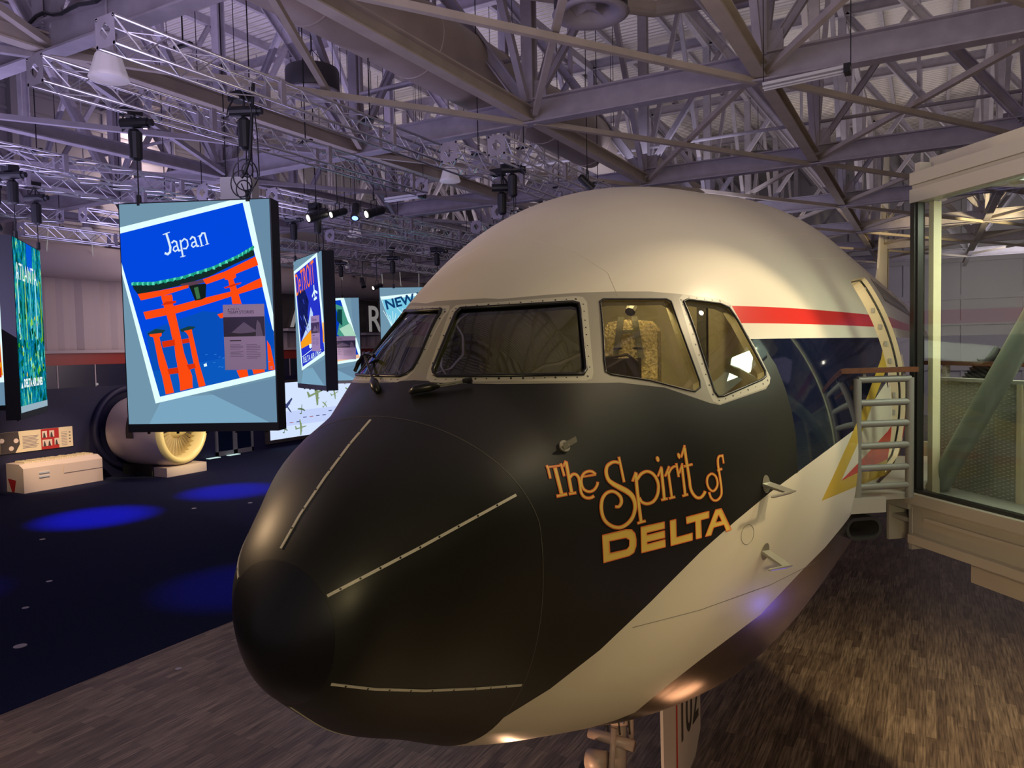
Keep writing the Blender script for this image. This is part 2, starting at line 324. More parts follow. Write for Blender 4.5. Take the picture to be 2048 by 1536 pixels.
LV={"belt_top":[[1.3689,1.2913],[1.3787,1.2597],[1.3892,1.2302],[1.4003,1.2023],[1.4119,1.176],[1.4239,1.1511],[1.4363,1.1272],[1.4488,1.1044],[1.4627,1.0786],[1.4769,1.0544],[1.4912,1.0315],[1.5058,1.0098],[1.52,0.9882],[1.5346,0.9678],[1.5494,0.9482],[1.5646,0.9295],[1.5776,0.9133],[1.591,0.8976],[1.6049,0.8825],[1.6193,0.8678],[1.6339,0.8536],[1.6486,0.8367],[1.6636,0.8204],[1.6791,0.8046],[1.695,0.7894],[1.7119,0.7725],[1.7294,0.7562],[1.7479,0.7405],[1.7674,0.7251],[1.7881,0.7102],[1.8057,0.6728],[1.8021,0.6456],[1.7993,0.6186],[1.7972,0.5919],[1.7969,0.5637],[1.7975,0.5358],[1.7988,0.508],[1.8008,0.4804],[1.799,0.4517],[1.7979,0.4231],[1.7977,0.3946],[1.7761,0.38],[1.749,0.3804],[1.7235,0.3801],[1.6991,0.3793],[1.6755,0.3784],[1.6526,0.3774],[1.6302,0.3765],[1.6067,0.394],[1.5909,0.4112],[1.5758,0.4288],[1.5613,0.4468],[1.5471,0.4652],[1.5332,0.4841],[1.5196,0.5035],[1.5042,0.5172],[1.4887,0.5314],[1.4732,0.5461],[1.4573,0.5614],[1.4412,0.5773],[1.425,0.5935],[1.4075,0.6064],[1.3898,0.6199],[1.3723,0.6343],[1.3548,0.6498],[1.3377,0.6671],[1.3209,0.6862],[1.3046,0.7075],[1.2892,0.732],[1.2749,0.76],[1.2618,0.7908],[1.2495,0.8239],[1.2381,0.8589],[1.2275,0.8954],[1.2175,0.9332],[1.208,0.972],[1.199,1.0116],[1.1908,1.0526],[1.1829,1.0942],[1.1753,1.1363],[1.1678,1.1789],[1.1605,1.2219],[1.1535,1.266],[1.1472,1.3119],[1.1417,1.36]],"w1":[[1.3145,1.4853],[1.3186,1.4327],[1.3241,1.3849],[1.3309,1.3409],[1.3389,1.3001],[1.348,1.2622],[1.3581,1.2268],[1.3692,1.1937],[1.3802,1.1653],[1.3918,1.1386],[1.4039,1.1133],[1.4164,1.0894],[1.4292,1.0665],[1.4422,1.0445],[1.4553,1.0233],[1.4685,1.0031],[1.4757,0.9801],[1.4649,0.9518],[1.4514,0.9225],[1.4383,0.8932],[1.4254,0.8637],[1.413,0.8339],[1.401,0.804],[1.3895,0.7739],[1.3784,0.7437],[1.3678,0.7135],[1.3531,0.7012],[1.3368,0.7191],[1.321,0.7388],[1.3056,0.7606],[1.2912,0.7852],[1.278,0.8131],[1.2657,0.8437],[1.2544,0.8765],[1.244,0.911],[1.2342,0.9471],[1.2251,0.9845],[1.2168,1.0226],[1.209,1.0616],[1.2017,1.1015],[1.1947,1.1423],[1.1882,1.1839],[1.182,1.2264],[1.1761,1.2699],[1.1706,1.3145],[1.1655,1.3605],[1.1609,1.4082],[1.1662,1.4566],[1.1796,1.4796],[1.1964,1.4848],[1.2114,1.4868],[1.2256,1.4872],[1.2395,1.4871],[1.2534,1.4872],[1.2678,1.4881],[1.2833,1.4911],[1.3008,1.4979]],"w2":[[1.5175,0.9301],[1.5287,0.9304],[1.5428,0.9115],[1.5572,0.8934],[1.572,0.876],[1.5872,0.8593],[1.603,0.8431],[1.6194,0.8276],[1.6362,0.8125],[1.6533,0.798],[1.6595,0.7807],[1.6499,0.7472],[1.6412,0.714],[1.6334,0.681],[1.6282,0.6555],[1.6235,0.6301],[1.6192,0.6048],[1.6154,0.5796],[1.612,0.5544],[1.6091,0.5293],[1.6066,0.5042],[1.6045,0.4792],[1.5984,0.4572],[1.5823,0.4501],[1.5695,0.461],[1.5541,0.4779],[1.539,0.4952],[1.5242,0.513],[1.5095,0.5314],[1.495,0.5503],[1.4794,0.567],[1.4637,0.5844],[1.4478,0.6024],[1.4317,0.621],[1.4157,0.6401],[1.4077,0.6621],[1.4223,0.7086]],"w3":[[1.6881,0.7592],[1.7015,0.7589],[1.7193,0.7425],[1.7379,0.7266],[1.7574,0.7112],[1.7781,0.6962],[1.7963,0.671],[1.796,0.646],[1.7963,0.6212],[1.7944,0.5954],[1.7933,0.5699],[1.7928,0.5445],[1.7929,0.5194],[1.7934,0.4909],[1.7948,0.4627],[1.7969,0.4345],[1.7908,0.4177],[1.7753,0.413],[1.7474,0.4117],[1.7211,0.4098],[1.696,0.4074],[1.6718,0.4049],[1.6482,0.4023],[1.6336,0.4066],[1.6294,0.4252],[1.6316,0.4521],[1.6342,0.479],[1.6373,0.5059],[1.6409,0.5329],[1.6451,0.5598],[1.6497,0.5868]],"p1":[[1.3244,1.5399],[1.3273,1.4844],[1.3318,1.4359],[1.3376,1.3918],[1.3446,1.3512],[1.3527,1.3135],[1.3618,1.2784],[1.3717,1.2457],[1.3825,1.215],[1.394,1.1856],[1.4062,1.158],[1.4189,1.1319],[1.4319,1.1071],[1.4451,1.0833],[1.4585,1.0605],[1.472,1.0388],[1.4857,1.0183],[1.497,0.9916],[1.4936,0.9621],[1.4806,0.9344],[1.468,0.9069],[1.4557,0.8795],[1.4437,0.8521],[1.432,0.8245],[1.4207,0.7966],[1.4097,0.7684],[1.399,0.7401],[1.3888,0.7117],[1.379,0.683],[1.3662,0.663],[1.3495,0.6687],[1.3334,0.6862],[1.3177,0.7054],[1.3025,0.7267],[1.2882,0.751],[1.275,0.7784],[1.2627,0.8083],[1.2513,0.8404],[1.2407,0.8741],[1.2307,0.9093],[1.2214,0.9456],[1.2127,0.983],[1.2044,1.0212],[1.1958,1.0625],[1.1875,1.1045],[1.1795,1.1471],[1.1716,1.1903],[1.1638,1.2339],[1.1562,1.2782],[1.1491,1.3242],[1.1429,1.3724],[1.1375,1.4233],[1.1473,1.4805],[1.1733,1.5098],[1.1905,1.5197],[1.2056,1.5256],[1.2196,1.5294],[1.2331,1.5323],[1.2465,1.5351],[1.2602,1.5385],[1.2746,1.5433],[1.2904,1.5512],[1.3091,1.566]],"p3":[[1.6836,0.7765],[1.701,0.7826],[1.7168,0.7673],[1.7334,0.7524],[1.7506,0.738],[1.7688,0.7239],[1.7881,0.7102],[1.8091,0.6775],[1.806,0.6512],[1.8037,0.6251],[1.802,0.5994],[1.8012,0.5722],[1.8012,0.5453],[1.8018,0.5185],[1.8032,0.4919],[1.8034,0.4641],[1.8044,0.4364],[1.8061,0.4087],[1.794,0.3908],[1.7709,0.3853],[1.7451,0.3852],[1.7207,0.3845],[1.6974,0.3835],[1.6748,0.3823],[1.6527,0.381],[1.6311,0.3798],[1.617,0.3951],[1.615,0.4299],[1.6167,0.4549],[1.6187,0.4799],[1.6212,0.505],[1.6241,0.53],[1.6274,0.5551],[1.6311,0.5803],[1.6353,0.6055]],"blk":[[1.791,0.3748],[1.8062,0.396],[1.8221,0.417],[1.8389,0.4378],[1.8566,0.4586],[1.8753,0.4793],[1.861,0.5023]],"blkr":[[1.8332,0.4948],[1.8378,0.4665],[1.8433,0.4383],[1.8426,0.4127],[1.8426,0.3871],[1.8432,0.3614],[1.8416,0.3367],[1.8406,0.312],[1.8402,0.2871],[1.8373,0.2604],[1.8351,0.2334],[1.8337,0.2061],[1.8296,0.1823],[1.8261,0.1582],[1.8233,0.1337],[1.8211,0.1086],[1.8196,0.0828]],"stu":[[1.1546,-1.2644],[1.1317,-1.1706],[1.1237,-1.1026],[1.122,-1.0458],[1.1242,-0.9962],[1.1292,-0.9517],[1.138,-0.9177],[1.148,-0.8863],[1.1589,-0.857],[1.1706,-0.8297],[1.1829,-0.8038],[1.1958,-0.779],[1.2092,-0.7553],[1.2229,-0.7326],[1.2335,-0.7079],[1.2444,-0.6841],[1.2557,-0.6611],[1.2672,-0.6389],[1.2788,-0.6173],[1.2907,-0.5964],[1.3026,-0.5761],[1.3146,-0.5563],[1.3266,-0.537],[1.3374,-0.5136],[1.3483,-0.4908],[1.3594,-0.4684],[1.3706,-0.4465],[1.3818,-0.425],[1.3932,-0.4039],[1.4047,-0.3832],[1.4163,-0.3628],[1.428,-0.3427],[1.4385,-0.3239],[1.4491,-0.3054],[1.4597,-0.2872],[1.4702,-0.2691],[1.4807,-0.2512],[1.4912,-0.2335],[1.5017,-0.216],[1.5122,-0.1987],[1.5229,-0.1816],[1.5336,-0.1646],[1.5466,-0.1474],[1.5598,-0.1304],[1.5734,-0.1136],[1.5874,-0.097],[1.602,-0.0805],[1.6173,-0.0642],[1.633,-0.049],[1.6489,-0.0336],[1.6652,-0.018],[1.682,-0.0026],[1.6994,0.0171],[1.7176,0.0344],[1.7381,0.0488],[1.7599,0.0616],[1.7832,0.0724],[1.8082,0.0814],[1.8341,0.0893],[1.8611,0.0963],[1.8896,0.1022],[1.9198,0.1073],[1.9528,0.1113],[1.99,0.1139],[2.0332,0.1142],[2.0818,0.111],[2.1359,0.1049],[2.1942,0.0974]],"stl":[[1.6136,-1.0801],[1.6163,-1.0476],[1.6222,-1.0196],[1.63,-0.9944],[1.6178,-0.9417],[1.6117,-0.8969],[1.6095,-0.8573],[1.6099,-0.8214],[1.6121,-0.7882],[1.6168,-0.7599],[1.6223,-0.733],[1.6286,-0.7072],[1.6356,-0.6824],[1.6431,-0.6585],[1.6512,-0.6353],[1.6605,-0.6133],[1.6703,-0.5919],[1.6805,-0.571],[1.6912,-0.5508],[1.7025,-0.5311],[1.7144,-0.5121],[1.7269,-0.4937],[1.7401,-0.4761],[1.7543,-0.4593],[1.7696,-0.4436],[1.7809,-0.4227],[1.7935,-0.403],[1.8069,-0.384],[1.821,-0.3657],[1.836,-0.3481],[1.8519,-0.3312],[1.8689,-0.3152],[1.8871,-0.3],[1.9084,-0.2865],[1.9318,-0.2743],[1.9578,-0.2639],[1.9879,-0.2557]],"yo":[[1.9195,-0.0578],[1.9366,-0.0365],[1.9555,-0.0158],[1.9766,0.005],[1.9955,0.0226],[2.0165,0.0382],[2.0394,0.0523],[2.0642,0.065],[2.0908,0.0767],[2.1193,0.0874],[2.1509,0.1002],[2.1839,0.1129],[2.2181,0.1259],[2.253,0.1398],[2.2893,0.1537],[2.3243,0.1686],[2.3613,0.1838],[2.4004,0.1993],[2.4422,0.2154],[2.4873,0.2324],[2.5337,0.2502]],"yi":[[2.0428,-0.0272],[2.066,-0.0131],[2.0912,-0.0],[2.1184,0.0138],[2.1474,0.026],[2.1777,0.0375],[2.2043,0.0507],[2.2314,0.0641],[2.2592,0.0779],[2.2881,0.0914],[2.3184,0.1048],[2.3501,0.1182],[2.3846,0.1318],[2.421,0.1457],[2.4597,0.1602],[2.501,0.1754],[2.5422,0.1911]],"yb":[[1.9195,-0.0578],[1.9615,-0.0621],[2.0123,-0.0703],[2.0758,-0.0864],[2.154,-0.1121],[2.2376,-0.1418],[2.3288,-0.1747],[2.437,-0.2154],[2.5626,-0.2616],[2.7101,-0.317]],"ro":[[2.0354,-0.0313],[2.0837,-0.0298],[2.1384,-0.0323],[2.1977,-0.0366],[2.2582,-0.0398],[2.3188,-0.0423],[2.3836,-0.0459],[2.4535,-0.0495],[2.5275,-0.052]],"rb":[[2.0354,-0.0313],[2.0938,-0.0445],[2.1618,-0.0637],[2.232,-0.0852],[2.3057,-0.1075],[2.3884,-0.1339],[2.4829,-0.1634],[2.5818,-0.1936]],"wb":[[2.0354,-0.0313],[2.0938,-0.0445],[2.1618,-0.0637],[2.232,-0.0852],[2.3057,-0.1075],[2.3884,-0.1339],[2.4829,-0.1634],[2.5818,-0.1936]],"cap":[[0.3607,1.7837],[0.3587,1.1062],[0.3648,0.6522],[0.354,0.1118],[0.3609,-0.2384],[0.3821,-0.6861]],"st1":[[0.9511,1.6082],[0.9224,1.6016],[0.8934,1.5947],[0.8643,1.5881],[0.8354,1.5824],[0.8038,1.5698],[0.773,1.5596],[0.7431,1.5527],[0.7142,1.5494],[0.6864,1.55],[0.6614,1.5476],[0.6368,1.5478],[0.6126,1.5504],[0.5886,1.5552],[0.5649,1.5624],[0.5413,1.5721],[0.5163,1.5756],[0.4912,1.5814],[0.466,1.5898],[0.4409,1.6017],[0.4159,1.6182]],"st2":[[1.0101,0.2978],[0.988,0.2863],[0.9665,0.2747],[0.946,0.2652],[0.9262,0.2582],[0.9069,0.2534],[0.8881,0.2506],[0.8695,0.2495],[0.8511,0.2501],[0.8328,0.2521],[0.8144,0.2553],[0.7958,0.2596],[0.777,0.2648],[0.7579,0.2707],[0.7382,0.2774],[0.7179,0.2847],[0.6962,0.2944],[0.6738,0.3072],[0.6509,0.3234],[0.6275,0.3425],[0.6036,0.364],[0.5795,0.3872],[0.5551,0.4114],[0.5306,0.436],[0.5061,0.4601],[0.4815,0.483],[0.4571,0.5042],[0.4329,0.5249],[0.4088,0.546],[0.3846,0.5679]],"st3":[[1.1135,-0.7074],[1.0876,-0.7124],[1.0619,-0.7182],[1.0364,-0.7243],[1.011,-0.7304],[0.9858,-0.7361],[0.9607,-0.7409],[0.9371,-0.7418],[0.9134,-0.7412],[0.8895,-0.7391],[0.8655,-0.7359],[0.8414,-0.7318],[0.8169,-0.7271],[0.7922,-0.7223],[0.7662,-0.7138],[0.7397,-0.7059],[0.7127,-0.6996],[0.6847,-0.695],[0.6556,-0.6912],[0.6255,-0.6882],[0.5946,-0.6863],[0.5611,-0.6792],[0.5274,-0.6731],[0.4942,-0.6682],[0.4618,-0.6648],[0.4303,-0.662],[0.3995,-0.6602]],"line":[[1.3995,-0.4436],[1.4194,-0.4375],[1.4392,-0.4315],[1.4588,-0.4257],[1.4777,-0.4199],[1.4962,-0.4142],[1.5144,-0.4084],[1.5325,-0.4028],[1.5507,-0.3972],[1.5691,-0.3918],[1.5861,-0.384],[1.6037,-0.3764],[1.622,-0.3689],[1.6404,-0.361],[1.6589,-0.353],[1.6777,-0.3449],[1.697,-0.3371],[1.717,-0.3297],[1.7381,-0.3231],[1.7606,-0.3177],[1.7845,-0.3097],[1.8108,-0.3038],[1.8384,-0.299],[1.8677,-0.2955],[1.8997,-0.2938],[1.9355,-0.2945],[1.978,-0.2995]],"port":[[1.653,-0.0806],[1.6681,-0.1143],[1.6585,-0.1495],[1.6426,-0.1154]],"crown":[[1.5935,1.3983],[1.5902,1.3501],[1.5889,1.3057],[1.5894,1.2642],[1.5913,1.2252],[1.5944,1.1883],[1.5922,1.1512],[1.5912,1.1157],[1.591,1.0815],[1.5918,1.0485],[1.5933,1.0166],[1.5818,0.9808],[1.5714,0.9457],[1.5621,0.9113]],"crown2":[[2.1433,0.8692],[2.204,0.8679],[2.2712,0.8698],[2.3466,0.8749],[2.4094,0.874],[2.4787,0.8747],[2.5485,0.8743],[2.6153,0.8713],[2.6918,0.871],[2.8061,0.8811]],"crown3":[[2.374,0.7393],[2.431,0.7335],[2.4928,0.7283],[2.5536,0.7217],[2.6133,0.7137],[2.6794,0.7067],[2.7744,0.7073]],"doorf":[[2.5931,0.6147],[2.5459,0.4093],[2.5542,0.2107],[2.5525,-0.0533],[2.6178,-0.2931]],"pit":[[1.2078,0.472],[1.7071,0.0692],[1.7147,-0.1827]],"piv":[[1.1257,1.8635],[1.0971,1.401]],"blade":[[1.1794,1.1986],[1.1858,1.1554],[1.1925,1.1131],[1.1997,1.0715],[1.2072,1.0308],[1.2153,0.991],[1.2239,0.9521],[1.233,0.9143],[1.2429,0.8778],[1.2535,0.8428],[1.265,0.8097],[1.2774,0.7788],[1.2908,0.7505],[1.3053,0.7256],[1.3207,0.7035],[1.3366,0.6834],[1.3529,0.6653]]}
